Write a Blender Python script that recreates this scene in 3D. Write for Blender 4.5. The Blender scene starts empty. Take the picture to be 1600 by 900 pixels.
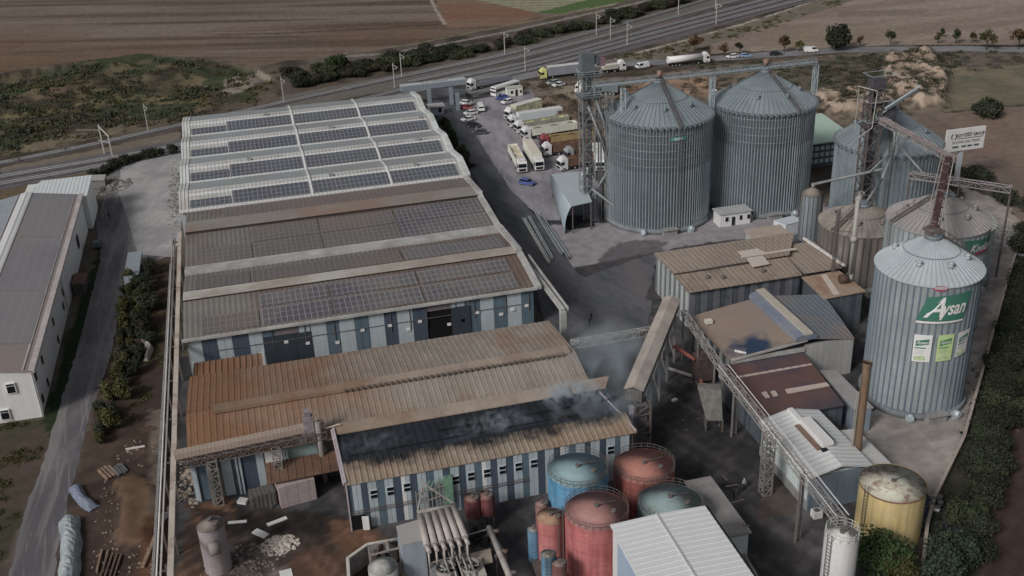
import bpy, math, random
import numpy as np
from mathutils import Vector, Matrix
random.seed(7); RNG = np.random.RandomState(11)
scene = bpy.context.scene; COL = scene.collection
R = math.radians
# ------------------------------------------------------------------ camera
PITCH, ROLL, YAW, FPX, CAMH = R(25.887), R(-2.4127), R(13.669), 1686.2, 95.0
def _rot():
    cy, sy, cp, sp, cr, sr = math.cos(YAW), math.sin(YAW), math.cos(PITCH), math.sin(PITCH), math.cos(ROLL), math.sin(ROLL)
    f = np.array([sy*cp, cy*cp, -sp]); r = np.array([cy, -sy, 0]); u = np.cross(r, f)
    return np.array([cr*r+sr*u, -(-sr*r+cr*u), f])
RM = _rot()
cam = bpy.data.cameras.new('camera'); camo = bpy.data.objects.new('camera', cam); COL.objects.link(camo)
cam.sensor_width = 36; cam.lens = 36*FPX/1600; cam.clip_start = 1; cam.clip_end = 9000
m = Matrix.Identity(4)
for i in range(3):
    m[i][0] = RM[0][i]; m[i][1] = -RM[1][i]; m[i][2] = -RM[2][i]
m[2][3] = CAMH
camo.matrix_world = m; scene.camera = camo
scene.cycles.volume_bounces = 4
scene.render.resolution_x = 1024; scene.render.resolution_y = 576
# ------------------------------------------------------------------ light: overcast day
SUN_EL, SUN_AZ = R(36), R(-124)          # azimuth measured from +Y towards +X
world = bpy.data.worlds.new('World'); scene.world = world; world.use_nodes = True
nt = world.node_tree; bg = nt.nodes['Background']
sky = nt.nodes.new('ShaderNodeTexSky'); sky.sky_type = 'NISHITA'; sky.sun_disc = False
sky.sun_elevation = SUN_EL; sky.sun_rotation = SUN_AZ; sky.air_density = 1.0; sky.dust_density = 4.0; sky.ozone_density = 1.0
hs = nt.nodes.new('ShaderNodeHueSaturation'); hs.inputs['Saturation'].default_value = .3
nt.links.new(sky.outputs[0], hs.inputs['Color']); nt.links.new(hs.outputs[0], bg.inputs[0]); bg.inputs[1].default_value = .072
sl = bpy.data.lights.new('sun', 'SUN'); sl.energy = 2.3; sl.angle = R(14); sl.color = (1, .965, .92)
so = bpy.data.objects.new('sun', sl); COL.objects.link(so)
sd = Vector((math.sin(SUN_AZ)*math.cos(SUN_EL), math.cos(SUN_AZ)*math.cos(SUN_EL), math.sin(SUN_EL)))
so.rotation_euler = sd.to_track_quat('Z', 'Y').to_euler(); so.location = (0, 150, 200)
vs = scene.view_settings; vs.view_transform = 'Standard'; vs.look = 'None'; vs.gamma = 1; vs.exposure = -.55; vs.use_curve_mapping = False

# ------------------------------------------------------------------ measuring: photo pixel -> place in the world (metres)
def _d(px, py): return RM.T @ np.array([(px-800)/FPX, (py-450)/FPX, 1.0])
def W(px, py, z=0.0):
    d = _d(px, py); t = (z-CAMH)/d[2]; return (float(d[0]*t), float(d[1]*t))
def W3(px, py, z=0.0): return W(px, py, z)+(z,)
def WY(px, py, Y):
    d = _d(px, py); t = Y/d[1]; return (float(d[0]*t), float(CAMH+d[2]*t))       # x, z on a wall facing south
def WX(px, py, X):
    d = _d(px, py); t = X/d[0]; return (float(d[1]*t), float(CAMH+d[2]*t))       # y, z on a wall facing east

# ------------------------------------------------------------------ colours: what a surface shows -> what it is
def _lin(c): c /= 255.0; return c/12.92 if c <= .04045 else ((c+.055)/1.055)**2.4
KH, KV = .56, .36
def _ds(c, k=.18): m_ = c[0]*.3+c[1]*.5+c[2]*.2; return tuple(v+(m_-v)*k for v in c)
def H_(r, g, b): return _ds(tuple(min(.85, _lin(c)/KH) for c in (r, g, b)))           # level surfaces
def V_(r, g, b): return _ds(tuple(min(.85, _lin(c)/KV) for c in (r, g, b)), .3)           # upright surfaces

# ------------------------------------------------------------------ materials
MATS = {}
def N(nt, t, **kw):
    n = nt.nodes.new(t)
    for k, v in kw.items(): setattr(n, k, v)
    return n
def mat(name, col, rough=.75, metal=0.0, var=.25, scale=.35, detail=6, stain=None, stain_amt=.5, stain_scale=.08, stain_edge=.5,
        rib=None, ribw=.8, ribd=.25, grid=None, gridcol=None, bump=0.0, bscale=3.0, streak=0.0, stretch=(1, 1, 1), spec=.35, rnd=0.0, tracks=None):
    if name in MATS: return MATS[name]
    m = bpy.data.materials.new(name); m.use_nodes = True; nt = m.node_tree; L = nt.links
    b = nt.nodes['Principled BSDF']; b.inputs['Roughness'].default_value = rough; b.inputs['Metallic'].default_value = metal
    b.inputs['Specular IOR Level'].default_value = spec
    tc = N(nt, 'ShaderNodeTexCoord'); mp = N(nt, 'ShaderNodeMapping'); mp.inputs['Scale'].default_value = stretch
    L.new(tc.outputs['Object'], mp.inputs[0]); P = mp.outputs[0]
    def noise(s, d=detail, ro=.6):
        n = N(nt, 'ShaderNodeTexNoise'); n.inputs['Scale'].default_value = s; n.inputs['Detail'].default_value = d; n.inputs['Roughness'].default_value = ro
        L.new(P, n.inputs['Vector']); return n.outputs['Fac']
    def math_(op, a, b2=None, clamp=False):
        n = N(nt, 'ShaderNodeMath', operation=op); n.use_clamp = clamp
        for i, v in enumerate((a, b2)):
            if v is None: continue
            if isinstance(v, (int, float)): n.inputs[i].default_value = v
            else: L.new(v, n.inputs[i])
        return n.outputs[0]
    def mix(fac, a, b2, mode='MIX'):
        n = N(nt, 'ShaderNodeMix', data_type='RGBA', blend_type=mode)
        for sock, v in ((n.inputs[0], fac), (n.inputs[6], a), (n.inputs[7], b2)):
            if isinstance(v, (int, float)): sock.default_value = v
            elif isinstance(v, tuple): sock.default_value = (*v, 1)
            else: L.new(v, sock)
        return n.outputs[2]
    c = tuple(col)
    if var:
        f = noise(scale); r = N(nt, 'ShaderNodeMapRange'); r.inputs[1].default_value = .3; r.inputs[2].default_value = .7
        r.inputs[3].default_value = 1-var; r.inputs[4].default_value = 1+var; L.new(f, r.inputs[0])
        f2 = noise(scale*7, 4); r2 = N(nt, 'ShaderNodeMapRange'); r2.inputs[1].default_value = .3; r2.inputs[2].default_value = .7
        r2.inputs[3].default_value = 1-var*.6; r2.inputs[4].default_value = 1+var*.6; L.new(f2, r2.inputs[0])
        c = mix(1.0, c, math_('MULTIPLY', r.outputs[0], r2.outputs[0]), 'MULTIPLY')
    if stain is not None:
        f = noise(stain_scale, 7, .65); r = N(nt, 'ShaderNodeMapRange'); r.inputs[1].default_value = stain_edge-.06; r.inputs[2].default_value = stain_edge+.1
        r.inputs[3].default_value = 0; r.inputs[4].default_value = stain_amt; L.new(f, r.inputs[0]); c = mix(r.outputs[0], c, tuple(stain))
    if tracks:          # worn wheel tracks: (colour, amount, direction in degrees)
        for k_, (sc_, e_) in enumerate(((.55, .55), (1.6, .6))):
            n = N(nt, 'ShaderNodeTexNoise'); n.inputs['Scale'].default_value = sc_; n.inputs['Detail'].default_value = 5; n.inputs['Distortion'].default_value = .6
            m3 = N(nt, 'ShaderNodeMapping', vector_type='TEXTURE'); m3.inputs['Rotation'].default_value = (0, 0, R(tracks[2]+k_*9)); m3.inputs['Scale'].default_value = (1, 22, 1); L.new(tc.outputs['Object'], m3.inputs[0]); L.new(m3.outputs[0], n.inputs['Vector'])
            r = N(nt, 'ShaderNodeMapRange'); r.inputs[1].default_value = e_-.04; r.inputs[2].default_value = e_+.05; r.inputs[3].default_value = 0; r.inputs[4].default_value = tracks[1]; L.new(n.outputs['Fac'], r.inputs[0]); c = mix(r.outputs[0], c, tuple(tracks[0]))
    sx = N(nt, 'ShaderNodeSeparateXYZ'); L.new(tc.outputs['Object'], sx.inputs[0])
    if streak:
        n = N(nt, 'ShaderNodeTexNoise'); n.inputs['Scale'].default_value = 1; n.inputs['Detail'].default_value = 4
        mp2 = N(nt, 'ShaderNodeMapping'); mp2.inputs['Scale'].default_value = (1.6, 1.6, .07); L.new(tc.outputs['Object'], mp2.inputs[0]); L.new(mp2.outputs[0], n.inputs['Vector'])
        r = N(nt, 'ShaderNodeMapRange'); r.inputs[1].default_value = .35; r.inputs[2].default_value = .7; r.inputs[3].default_value = 1; r.inputs[4].default_value = 1-streak
        L.new(n.outputs['Fac'], r.inputs[0]); c = mix(1.0, c, r.outputs[0], 'MULTIPLY')
    hgt = None
    if rib:
        for ax in rib:
            o = sx.outputs['XYZ'.index(ax.upper())]
            w = math_('SINE', math_('MULTIPLY', o, 2*math.pi/ribw))
            w = math_('MULTIPLY', math_('ADD', w, 1.0), .5)
            c = mix(1.0, c, math_('SUBTRACT', 1.0, math_('MULTIPLY', math_('SUBTRACT', 1.0, w), ribd)), 'MULTIPLY'); hgt = w
    if grid:
        (ga, gs, gw), (ha, hs_, hw) = grid
        def line(ax, s, w): return math_('LESS_THAN', math_('FRACT', math_('DIVIDE', sx.outputs['XYZ'.index(ax.upper())], s)), w)
        f = math_('MAXIMUM', line(ga, gs, gw), line(ha, hs_, hw)); c = mix(math_('MULTIPLY', f, .8), c, tuple(gridcol))
    if rnd:
        oi = N(nt, 'ShaderNodeObjectInfo'); r = N(nt, 'ShaderNodeMapRange'); r.inputs[3].default_value = 1-rnd; r.inputs[4].default_value = 1+rnd
        L.new(oi.outputs['Random'], r.inputs[0]); c = mix(1.0, c, r.outputs[0], 'MULTIPLY')
    if isinstance(c, tuple): b.inputs['Base Color'].default_value = (*c, 1)
    else: L.new(c, b.inputs['Base Color'])
    if hgt is not None or bump:
        bp = N(nt, 'ShaderNodeBump'); bp.inputs['Distance'].default_value = .08 if hgt is not None else .15; bp.inputs['Strength'].default_value = .6 if hgt is not None else bump
        L.new(hgt if hgt is not None else noise(bscale, 5), bp.inputs['Height']); L.new(bp.outputs[0], b.inputs['Normal'])
    MATS[name] = m; return m

# ------------------------------------------------------------------ mesh collector
class MB:
    def __init__(s): s.v = []; s.f = []; s.sm = []
    def quad(s, *p, smooth=False):
        n = len(s.v); s.v += [tuple(q) for q in p]; s.f.append(tuple(range(n, n+len(p)))); s.sm.append(smooth); return s
    def hexa(s, p, smooth=False):           # p: 4 bottom, 4 top
        n = len(s.v); s.v += [tuple(q) for q in p]
        for f in ((3, 2, 1, 0), (4, 5, 6, 7), (0, 1, 5, 4), (1, 2, 6, 5), (2, 3, 7, 6), (3, 0, 4, 7)):
            s.f.append(tuple(n+i for i in f)); s.sm.append(smooth)
        return s
    def box(s, x0, x1, y0, y1, z0, z1, tap=0.0):
        t = tap
        return s.hexa([(x0, y0, z0), (x1, y0, z0), (x1, y1, z0), (x0, y1, z0), (x0+t, y0+t, z1), (x1-t, y0+t, z1), (x1-t, y1-t, z1), (x0+t, y1-t, z1)])
    def prism(s, poly, z0, z1):
        n = len(s.v); k = len(poly); s.v += [(x, y, z0) for x, y in poly]+[(x, y, z1) for x, y in poly]
        s.f.append(tuple(range(n+k-1, n-1, -1))); s.f.append(tuple(range(n+k, n+2*k))); s.sm += [False]*2
        for i in range(k): j = (i+1) % k; s.f.append((n+i, n+j, n+k+j, n+k+i)); s.sm.append(False)
        return s
    def profx(s, prof, x0, x1):             # closed (y,z) outline swept along x
        n = len(s.v); k = len(prof); s.v += [(x0, y, z) for y, z in prof]+[(x1, y, z) for y, z in prof]
        s.f.append(tuple(range(n, n+k))); s.f.append(tuple(range(n+2*k-1, n+k-1, -1))); s.sm += [False]*2
        for i in range(k): j = (i+1) % k; s.f.append((n+i, n+k+i, n+k+j, n+j)); s.sm.append(False)
        return s
    def profy(s, prof, y0, y1):
        n = len(s.v); k = len(prof); s.v += [(x, y0, z) for x, z in prof]+[(x, y1, z) for x, z in prof]
        s.f.append(tuple(range(n+k-1, n-1, -1))); s.f.append(tuple(range(n+k, n+2*k))); s.sm += [False]*2
        for i in range(k): j = (i+1) % k; s.f.append((n+i, n+j, n+k+j, n+k+i)); s.sm.append(False)
        return s
    def cyl(s, cx, cy, z0, z1, r, n=24, r1=None, cap=True, smooth=True):
        r1 = r if r1 is None else r1; b = len(s.v)
        for (z, q) in ((z0, r), (z1, r1)):
            s.v += [(cx+q*math.cos(2*math.pi*i/n), cy+q*math.sin(2*math.pi*i/n), z) for i in range(n)]
        for i in range(n): j = (i+1) % n; s.f.append((b+i, b+j, b+n+j, b+n+i)); s.sm.append(smooth)
        if cap: s.f.append(tuple(range(b+n-1, b-1, -1))); s.f.append(tuple(range(b+n, b+2*n))); s.sm += [False]*2
        return s
    def tube(s, p, q, r, n=8, r1=None, cap=True):
        p, q = Vector(p), Vector(q); a = (q-p); 
        if a.length < 1e-6: return s
        a.normalize(); u = a.cross(Vector((0, 0, 1)) if abs(a.z) < .95 else Vector((1, 0, 0))).normalized(); w = a.cross(u); b = len(s.v); r1 = r if r1 is None else r1
        for (c, q_) in ((p, r), (q, r1)):
            for i in range(n):
                t = 2*math.pi*(i+.5)/n; s.v.append(tuple(c+u*math.cos(t)*q_+w*math.sin(t)*q_))
        for i in range(n): j = (i+1) % n; s.f.append((b+i, b+n+i, b+n+j, b+j)); s.sm.append(n > 5)
        if cap: s.f.append(tuple(range(b, b+n))); s.f.append(tuple(range(b+2*n-1, b+n-1, -1))); s.sm += [False]*2
        return s
    def bar(s, p, q, w=.1): return s.tube(p, q, w*.7, 4, cap=False)
    def beam(s, p, q, w, h, lift=0.0):      # box section running from p to q
        p, q = Vector(p), Vector(q); a = (q-p).normalized(); sd_ = a.cross(Vector((0, 0, 1))).normalized()*w/2; up = sd_.cross(a).normalized()*h
        p = p+up.normalized()*lift; q = q+up.normalized()*lift
        return s.hexa([p-sd_, p+sd_, q+sd_, q-sd_, p-sd_+up, p+sd_+up, q+sd_+up, q-sd_+up])
    def lattice(s, p, q, w, h, step, t=.1, t2=None):     # four chords and bracing between two points
        p, q = Vector(p), Vector(q); a = (q-p); Ln = a.length; a.normalize()
        u = a.cross(Vector((0, 0, 1)) if abs(a.z) < .95 else Vector((0, 1, 0))).normalized(); v_ = u.cross(a).normalized(); t2 = t2 or t*.65
        c = [u*w/2*i+v_*h/2*j for i, j in ((-1, -1), (1, -1), (1, 1), (-1, 1))]
        for k in c: s.bar(p+k, q+k, t)
        n = max(1, round(Ln/step))
        for i in range(n):
            a0, a1 = p+a*(Ln*i/n), p+a*(Ln*(i+1)/n)
            for j in range(4):
                k0, k1 = c[j], c[(j+1) % 4]
                s.bar(a0+k0, a0+k1, t2); s.bar(a0+k0, a1+k1, t2) if i % 2 else s.bar(a0+k1, a1+k0, t2)
        for j in range(4): s.bar(q+c[j], q+c[(j+1) % 4], t2)
        return s
    def sheet(s, a, b, c, d, th=.12, rib=None, rw=.22, rh=.12):      # slab a-b-c-d (a->b along the eave, a->d up the slope) with ribs a->d
        a, b, c, d = map(Vector, (a, b, c, d)); n = (b-a).cross(d-a).normalized()
        if n.z < 0: n = -n
        s.hexa([a-n*th, b-n*th, c-n*th, d-n*th, a, b, c, d])
        if rib:
            L = (b-a).length; k = int(L/rib)
            for i in range(k+1):
                t0 = min(.999, (i+.5)*rib/L-rw/2/L); t1 = min(1, t0+rw/L)
                if t0 < 0: continue
                p0, p1, q0, q1 = a.lerp(b, t0), a.lerp(b, t1), d.lerp(c, t0), d.lerp(c, t1); m_ = .25
                s.v += [tuple(x) for x in (p0, p1, q1, q0, p0.lerp(p1, m_)+n*rh, p1.lerp(p0, m_)+n*rh, q1.lerp(q0, m_)+n*rh, q0.lerp(q1, m_)+n*rh)]
                e = len(s.v)-8
                for f in ((4, 5, 6, 7), (0, 1, 5, 4), (1, 2, 6, 5), (2, 3, 7, 6), (3, 0, 4, 7)): s.f.append(tuple(e+x for x in f)); s.sm.append(False)
        return s
    def split(s, name, m_, parent, gap=.02):        # one object per separate piece
        par = list(range(len(s.v)))
        def fd(a):
            while par[a] != a: par[a] = par[par[a]]; a = par[a]
            return a
        for f in s.f:
            for i in f[1:]: par[fd(i)] = fd(f[0])
        bb = {}
        for i, v in enumerate(s.v):
            k = fd(i); b_ = bb.setdefault(k, [list(v), list(v)])
            for a in range(3): b_[0][a] = min(b_[0][a], v[a]); b_[1][a] = max(b_[1][a], v[a])
        ks = list(bb)
        for i, a in enumerate(ks):
            for b_ in ks[i+1:]:
                if all(bb[a][0][c] < bb[b_][1][c]+gap and bb[b_][0][c] < bb[a][1][c]+gap for c in range(3)): par[fd(a)] = fd(b_)
        grp = {}
        for f, sm in zip(s.f, s.sm): grp.setdefault(fd(f[0]), []).append((f, sm))
        for g in grp.values():
            q = MB(); mp = {}
            for f, sm in g:
                for i in f:
                    if i not in mp: mp[i] = len(q.v); q.v.append(s.v[i])
                q.f.append(tuple(mp[i] for i in f)); q.sm.append(sm)
            q.build(name, m_, parent)
    def build(s, name, m_, parent=None, label=None, cat=None, group=None, kind=None, loc=None):
        me = bpy.data.meshes.new(name); off = Vector((0, 0, 0))
        if loc is not None: off = Vector(loc)
        else:
            p_ = parent
            while p_ is not None:
                if p_.get('_w'): off = Vector(p_['_w']); break
                p_ = p_.parent
        me.from_pydata([tuple(Vector(v)-off) for v in s.v], [], s.f); me.materials.append(m_)
        me.polygons.foreach_set('use_smooth', s.sm); me.validate(); me.update()
        o = bpy.data.objects.new(name, me); COL.objects.link(o)
        if parent is not None: o.parent = parent
        if loc is not None: o.location = loc
        return tag(o, label, cat, group, kind)
def tag(o, label=None, cat=None, group=None, kind=None):
    for k, v in (('label', label), ('category', cat), ('group', group), ('kind', kind)):
        if v: o[k] = v
    return o
ROOTS = []
def thing(name, label, cat, loc=(0, 0, 0), rz=0.0, group=None, local=False):
    o = bpy.data.objects.new(name, None); COL.objects.link(o); o.location = loc; o.rotation_euler = (0, 0, rz); o.empty_display_size = .5
    if not local: o['_w'] = tuple(float(x) for x in loc); ROOTS.append(o)
    return tag(o, label, cat, group)
def dup(root, loc, rz=0.0, label=None, sc=None, group=None):
    r = root.copy(); COL.objects.link(r); r.location = loc; r.rotation_euler = (0, 0, rz)
    if sc: r.scale = (sc, sc, sc) if isinstance(sc, (int, float)) else sc
    if label: r['label'] = label
    if group: r['group'] = group
    for ch in list(root.children):
        c = ch.copy(); COL.objects.link(c); c.parent = r
        for g in list(ch.children):
            d = g.copy(); COL.objects.link(d); d.parent = c
    return r
# ------------------------------------------------------------------ value noise for the terrain
_G = RNG.rand(256, 256)
def vnoise(x, y):
    xi, yi = np.floor(x).astype(int), np.floor(y).astype(int); fx, fy = x-xi, y-yi; fx = fx*fx*(3-2*fx); fy = fy*fy*(3-2*fy)
    g = lambda a, b: _G[a % 256, b % 256]
    return (g(xi, yi)*(1-fx)+g(xi+1, yi)*fx)*(1-fy)+(g(xi, yi+1)*(1-fx)+g(xi+1, yi+1)*fx)*fy
def fbm(x, y, s, o=5):
    r = 0; a = .5; t = 0
    for i in range(o): r = r+a*vnoise(x/s*2**i+17*i, y/s*2**i+31*i); t += a; a *= .55
    return r/t
def inpoly(x, y, poly):
    ins = np.zeros(x.shape, bool); n = len(poly)
    for i in range(n):
        (x0, y0), (x1, y1) = poly[i], poly[(i+1) % n]
        if y0 == y1: continue
        c = ((y0 > y) != (y1 > y)) & (x < (x1-x0)*(y-y0)/(y1-y0)+x0); ins ^= c
    return ins
# ================================================================== GROUND
gx = np.concatenate([[-4000, -2000, -900, -500, -300, -220, -170], np.arange(-140, 330, .8), [345, 380, 430, 520, 700, 1200, 2500, 4500]])
ys = [60.0]
while ys[-1] < 640: ys.append(ys[-1]+.45+max(0, ys[-1]-150)*.0022)
gy = np.concatenate([[-3000, -1000, -300, -50, 20, 45], ys, [670, 720, 800, 950, 1300, 2200, 4500, 7000]])
X, Y = np.meshgrid(gx, gy); Z = np.zeros_like(X)
n1 = fbm(X, Y, 9.0); n2 = fbm(X+500, Y+90, 2.2, 4); n3 = fbm(X+90, Y-70, 45, 4)
jx = X+(fbm(X, Y+300, 6)-.5)*5; jy = Y+(fbm(X-200, Y, 6)-.5)*5
fx_ = X+(fbm(X, Y+300, 2.5)-.5)*1.4; fy_ = Y+(fbm(X-200, Y, 2.5)-.5)*1.4
def PP(pts, z=0): return [W(px, py, z) for px, py in pts]
C0 = np.zeros(X.shape+(3,)); 
def paint(mask, c, c2=None, n=None, a=1.0):
    c = np.array(c); cc = c[None, :] if c2 is None else (c[None, :]*(1-n[mask][:, None])+np.array(c2)[None, :]*n[mask][:, None])
    C0[mask] = C0[mask]*(1-a)+cc*a
def sharp(n, lo, hi): return np.clip((n-lo)/(hi-lo), 0, 1)
allm = np.ones(X.shape, bool)
paint(allm, H_(84, 76, 68), H_(56, 50, 42), sharp(n1, .35, .65))
# far fields (left): stripes follow the plough lines
fd = np.array(W(400, 52))-np.array(W(0, 60)); fd /= np.linalg.norm(fd); perp = X*(-fd[1])+Y*fd[0]; along = X*fd[0]+Y*fd[1]
st = fbm(along/90, perp/5.5, 1.0, 5); st2 = fbm(along/30, perp/1.3, 1.0, 3)
f1 = PP([(-900, 190), (0, 114), (100, 99), (220, 84), (330, 91), (400, 104), (450, 95), (560, 85), (700, 56), (810, 40), (1000, -4), (1100, -45), (-900, -45)])
f1[-2:] = [(400, 1200), (-1500, 1200)]
mk = inpoly(jx*.3+X*.7, jy*.3+Y*.7, f1)
red = np.clip(1-(perp-np.array(W(300, 60)) @ np.array([-fd[1], fd[0]]))/40, 0, 1)*sharp(n3, .3, .6)
paint(mk, H_(106, 93, 86), H_(88, 74, 65), sharp(st, .35, .62))
C0[mk] = C0[mk]*(1-.75*red[mk][:, None])+np.array(H_(96, 76, 58))[None]*.75*red[mk][:, None]
dk = sharp(st, .60, .72)*.2+sharp(st2, .62, .8)*.2+sharp(fbm(along/14, perp/.8, 1.0, 3), .55, .8)*.12
C0[mk] *= (1-dk[mk])[:, None]
f1b = PP([(665, -45), (698, 44), (812, 38), (960, -45)]); mk = inpoly(X, Y, f1b)
paint(mk, H_(106, 76, 60), H_(108, 86, 70), sharp(st, .4, .6))
f1c = PP([(735, -2), (842, 20), (905, 18), (960, 8), (1010, -30), (720, -40)]); mk = inpoly(jx*.2+X*.8, jy*.2+Y*.8, f1c)
paint(mk, H_(128, 124, 100), H_(104, 104, 84), (np.sin(perp*1.1)*.5+.5))
mk = inpoly(fx_, fy_, PP([(835, 20), (880, 22), (1040, -12), (1010, -30), (950, -8)])); paint(mk, H_(74, 96, 50), H_(60, 78, 44), n2)
# track lines in the field
def strip(pts, w, z=0):
    pts = [W(*p, z) for p in pts]; m_ = np.zeros(X.shape, bool)
    for (x0, y0), (x1, y1) in zip(pts, pts[1:]):
        dx, dy = x1-x0, y1-y0; L2 = dx*dx+dy*dy; t = np.clip(((fx_-x0)*dx+(fy_-y0)*dy)/L2, 0, 1)
        m_ |= (fx_-x0-t*dx)**2+(fy_-y0-t*dy)**2 < w*w/4
    return m_
paint(strip([(668, -10), (682, 16), (695, 38)], 1.3), H_(134, 122, 112)); paint(strip([(686, 38), (560, 46), (450, 52), (340, 54)], 1.6), H_(60, 52, 46))
# right field
f2 = PP([(1110, 66), (1170, 48), (1260, 18), (1330, -12), (1700, -60), (2300, 40), (1700, 72), (1600, 70), (1500, 70), (1400, 70), (1300, 74), (1200, 79), (1110, 84)])
mk = inpoly(jx*.2+X*.8, jy*.2+Y*.8, f2); st3 = fbm(X/60+perp/40, Y/7, 1.0, 5)
paint(mk, H_(126, 112, 102), H_(112, 98, 88), sharp(st3, .35, .65))
mk2 = mk & inpoly(jx, jy, PP([(1200, 50), (1420, 40), (1420, 60), (1250, 74), (1190, 76)])); paint(mk2, H_(110, 98, 80), H_(120, 106, 90), n1, .7)
mk2 = mk & inpoly(jx, jy, PP([(1310, 17), (1450, 15), (1450, 23), (1310, 27)])); paint(mk2, H_(98, 88, 80), a=.6)
# scrub hollow behind the left hall (left of the railway)
ra = PP([(-700, 245), (0, 116), (100, 101), (220, 86), (330, 93), (395, 106), (430, 128), (440, 160), (300, 186), (150, 214), (0, 246), (-700, 420)])
mr = inpoly(jx, jy, ra)
paint(mr, H_(52, 48, 40), H_(86, 78, 58), sharp(n1, .4, .7)); m2 = mr & (fbm(X+40, Y, 14) > .52); paint(m2, H_(44, 52, 36), H_(60, 66, 44), n2)
m2 = mr & inpoly(jx, jy, PP([(40, 120), (100, 118), (110, 145), (45, 150)])); paint(m2, H_(104, 84, 66), a=.6)
m2 = mr & inpoly(jx, jy, PP([(0, 170), (100, 156), (190, 145), (330, 152), (330, 162), (190, 155), (90, 170), (0, 184)])); paint(m2, H_(100, 92, 62), a=.7)
Z += mr*(-1.0+3.2*(fbm(X, Y, 18)-.5)*1.6)
# bank and dirt by the railway
for poly, c, c2 in (([(350, 110), (405, 106), (440, 128), (560, 130), (640, 118), (800, 82), (800, 100), (650, 132), (520, 150), (330, 182), (300, 172), (400, 150)], H_(86, 76, 66), H_(70, 62, 54)),
                    ([(352, 120), (400, 108), (425, 118), (380, 140), (345, 148)], H_(128, 118, 108), H_(104, 94, 84)),
                    ([(350, 112), (372, 108), (380, 116), (352, 124)], H_(78, 96, 56), H_(70, 84, 50)),
                    ([(0, 262), (130, 238), (280, 205), (280, 222), (120, 255), (0, 274)], H_(112, 104, 92), H_(88, 80, 66)),
                    ([(0, 298), (140, 268), (140, 285), (60, 300), (0, 322)], H_(96, 82, 66), H_(78, 70, 50)),
                    ([(0, 225), (140, 205), (280, 178), (280, 190), (120, 222), (0, 246)], H_(104, 96, 78), H_(78, 68, 56))):
    paint(inpoly(fx_, fy_, PP(poly)), c, c2, n2)
# strip between the railway and the field: pale farm track and hedge line
paint(strip([(545, 88), (600, 84), (700, 68), (800, 48), (900, 26), (990, 6), (1060, -12)], 2.6), H_(126, 120, 112), H_(100, 94, 86), n2)
paint(strip([(540, 82), (640, 70), (760, 46), (830, 33), (920, 12)], 1.6), H_(118, 108, 92), H_(90, 84, 66), n2)
# ballast bed of the railway
bal = PP([(0, 268), (140, 244), (280, 218), (420, 190), (560, 165), (650, 138), (760, 110), (900, 74), (1030, 40), (1160, 5), (1230, -14), (1330, -14), (1250, 6), (1160, 30), (1050, 62), (940, 88), (800, 122), (700, 146), (640, 158), (440, 200), (280, 238), (140, 268), (0, 296)])
mk = inpoly(fx_, fy_, bal); paint(mk, H_(96, 92, 94), H_(76, 72, 76), n2)
mk = inpoly(jx, jy, PP([(850, 72), (930, 52), (940, 60), (870, 80)])) | inpoly(jx, jy, PP([(1000, 40), (1060, 24), (1070, 34), (1010, 50)])); paint(mk, H_(104, 84, 84), a=.6)
mk = inpoly(fx_, fy_, PP([(440, 150), (640, 112), (800, 76), (930, 44), (1030, 18), (1100, 0), (1150, -14), (1200, -14), (1160, 2), (1030, 38), (900, 72), (760, 108), (650, 134), (560, 150), (440, 175)])); paint(mk, H_(100, 96, 92), H_(80, 76, 72), n2)
# verge between railway and road on the right
mk = inpoly(fx_, fy_, PP([(940, 96), (1050, 66), (1160, 36), (1270, 4), (1330, -14), (1360, -8), (1260, 24), (1170, 50), (1110, 70), (1060, 88), (940, 104)]))
paint(mk, H_(112, 104, 94), H_(80, 74, 60), n2)
paint(strip([(960, 92), (1060, 66), (1160, 38), (1290, -4)], 1.2), H_(150, 144, 136), H_(96, 90, 84), sharp(fbm(X, Y, 3), .4, .6))
# waste land behind the silos
wl = PP([(810, 125), (870, 128), (1000, 118), (1100, 104), (1300, 86), (1360, 82), (1480, 80), (1620, 76), (1620, 112), (1480, 110), (1480, 190), (1300, 196), (1000, 220), (880, 210), (850, 180)])
mk = inpoly(jx*.4+X*.6, jy*.4+Y*.6, wl); paint(mk, H_(110, 98, 86), H_(76, 66, 56), sharp(n2, .35, .65))
m2 = mk & inpoly(jx, jy, PP([(1230, 100), (1370, 84), (1385, 140), (1300, 150), (1220, 130)])); paint(m2, H_(58, 60, 48), H_(84, 76, 64), sharp(n2, .4, .6))
m2 = mk & inpoly(jx, jy, PP([(1470, 82), (1620, 78), (1620, 104), (1475, 104)])); paint(m2, H_(66, 64, 54), H_(92, 82, 74), sharp(n2, .4, .6))
m2 = mk & inpoly(jx, jy, PP([(1010, 118), (1110, 108), (1110, 130), (960, 150)])); paint(m2, H_(124, 98, 76), H_(104, 84, 68), n2)
m2 = inpoly(jx, jy, PP([(868, 136), (905, 132), (905, 170), (880, 166)])); paint(m2, H_(130, 116, 100), H_(112, 98, 84), n2)
m2 = inpoly(jx*.3+X*.7, jy*.3+Y*.7, PP([(1478, 106), (1640, 100), (1640, 166), (1478, 174)])); paint(m2, H_(88, 84, 70), H_(108, 98, 80), sharp(n1, .3, .7))
m2 = inpoly(X, Y, PP([(1400, 178), (1480, 174), (1640, 164), (1900, 150), (2300, 500), (1700, 700), (1602, 400), (1560, 300), (1478, 260)])); paint(m2, H_(110, 98, 86), H_(98, 84, 76), sharp(fbm(X*1.0, Y/6, 8), .35, .65))
paint(m2 & inpoly(jx, jy, PP([(1478, 178), (1600, 170), (1600, 260), (1520, 240)])), H_(112, 92, 80), a=.5)
paint(strip([(1480, 176), (1540, 168), (1640, 162)], 1.2), H_(62, 54, 46))
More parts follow.
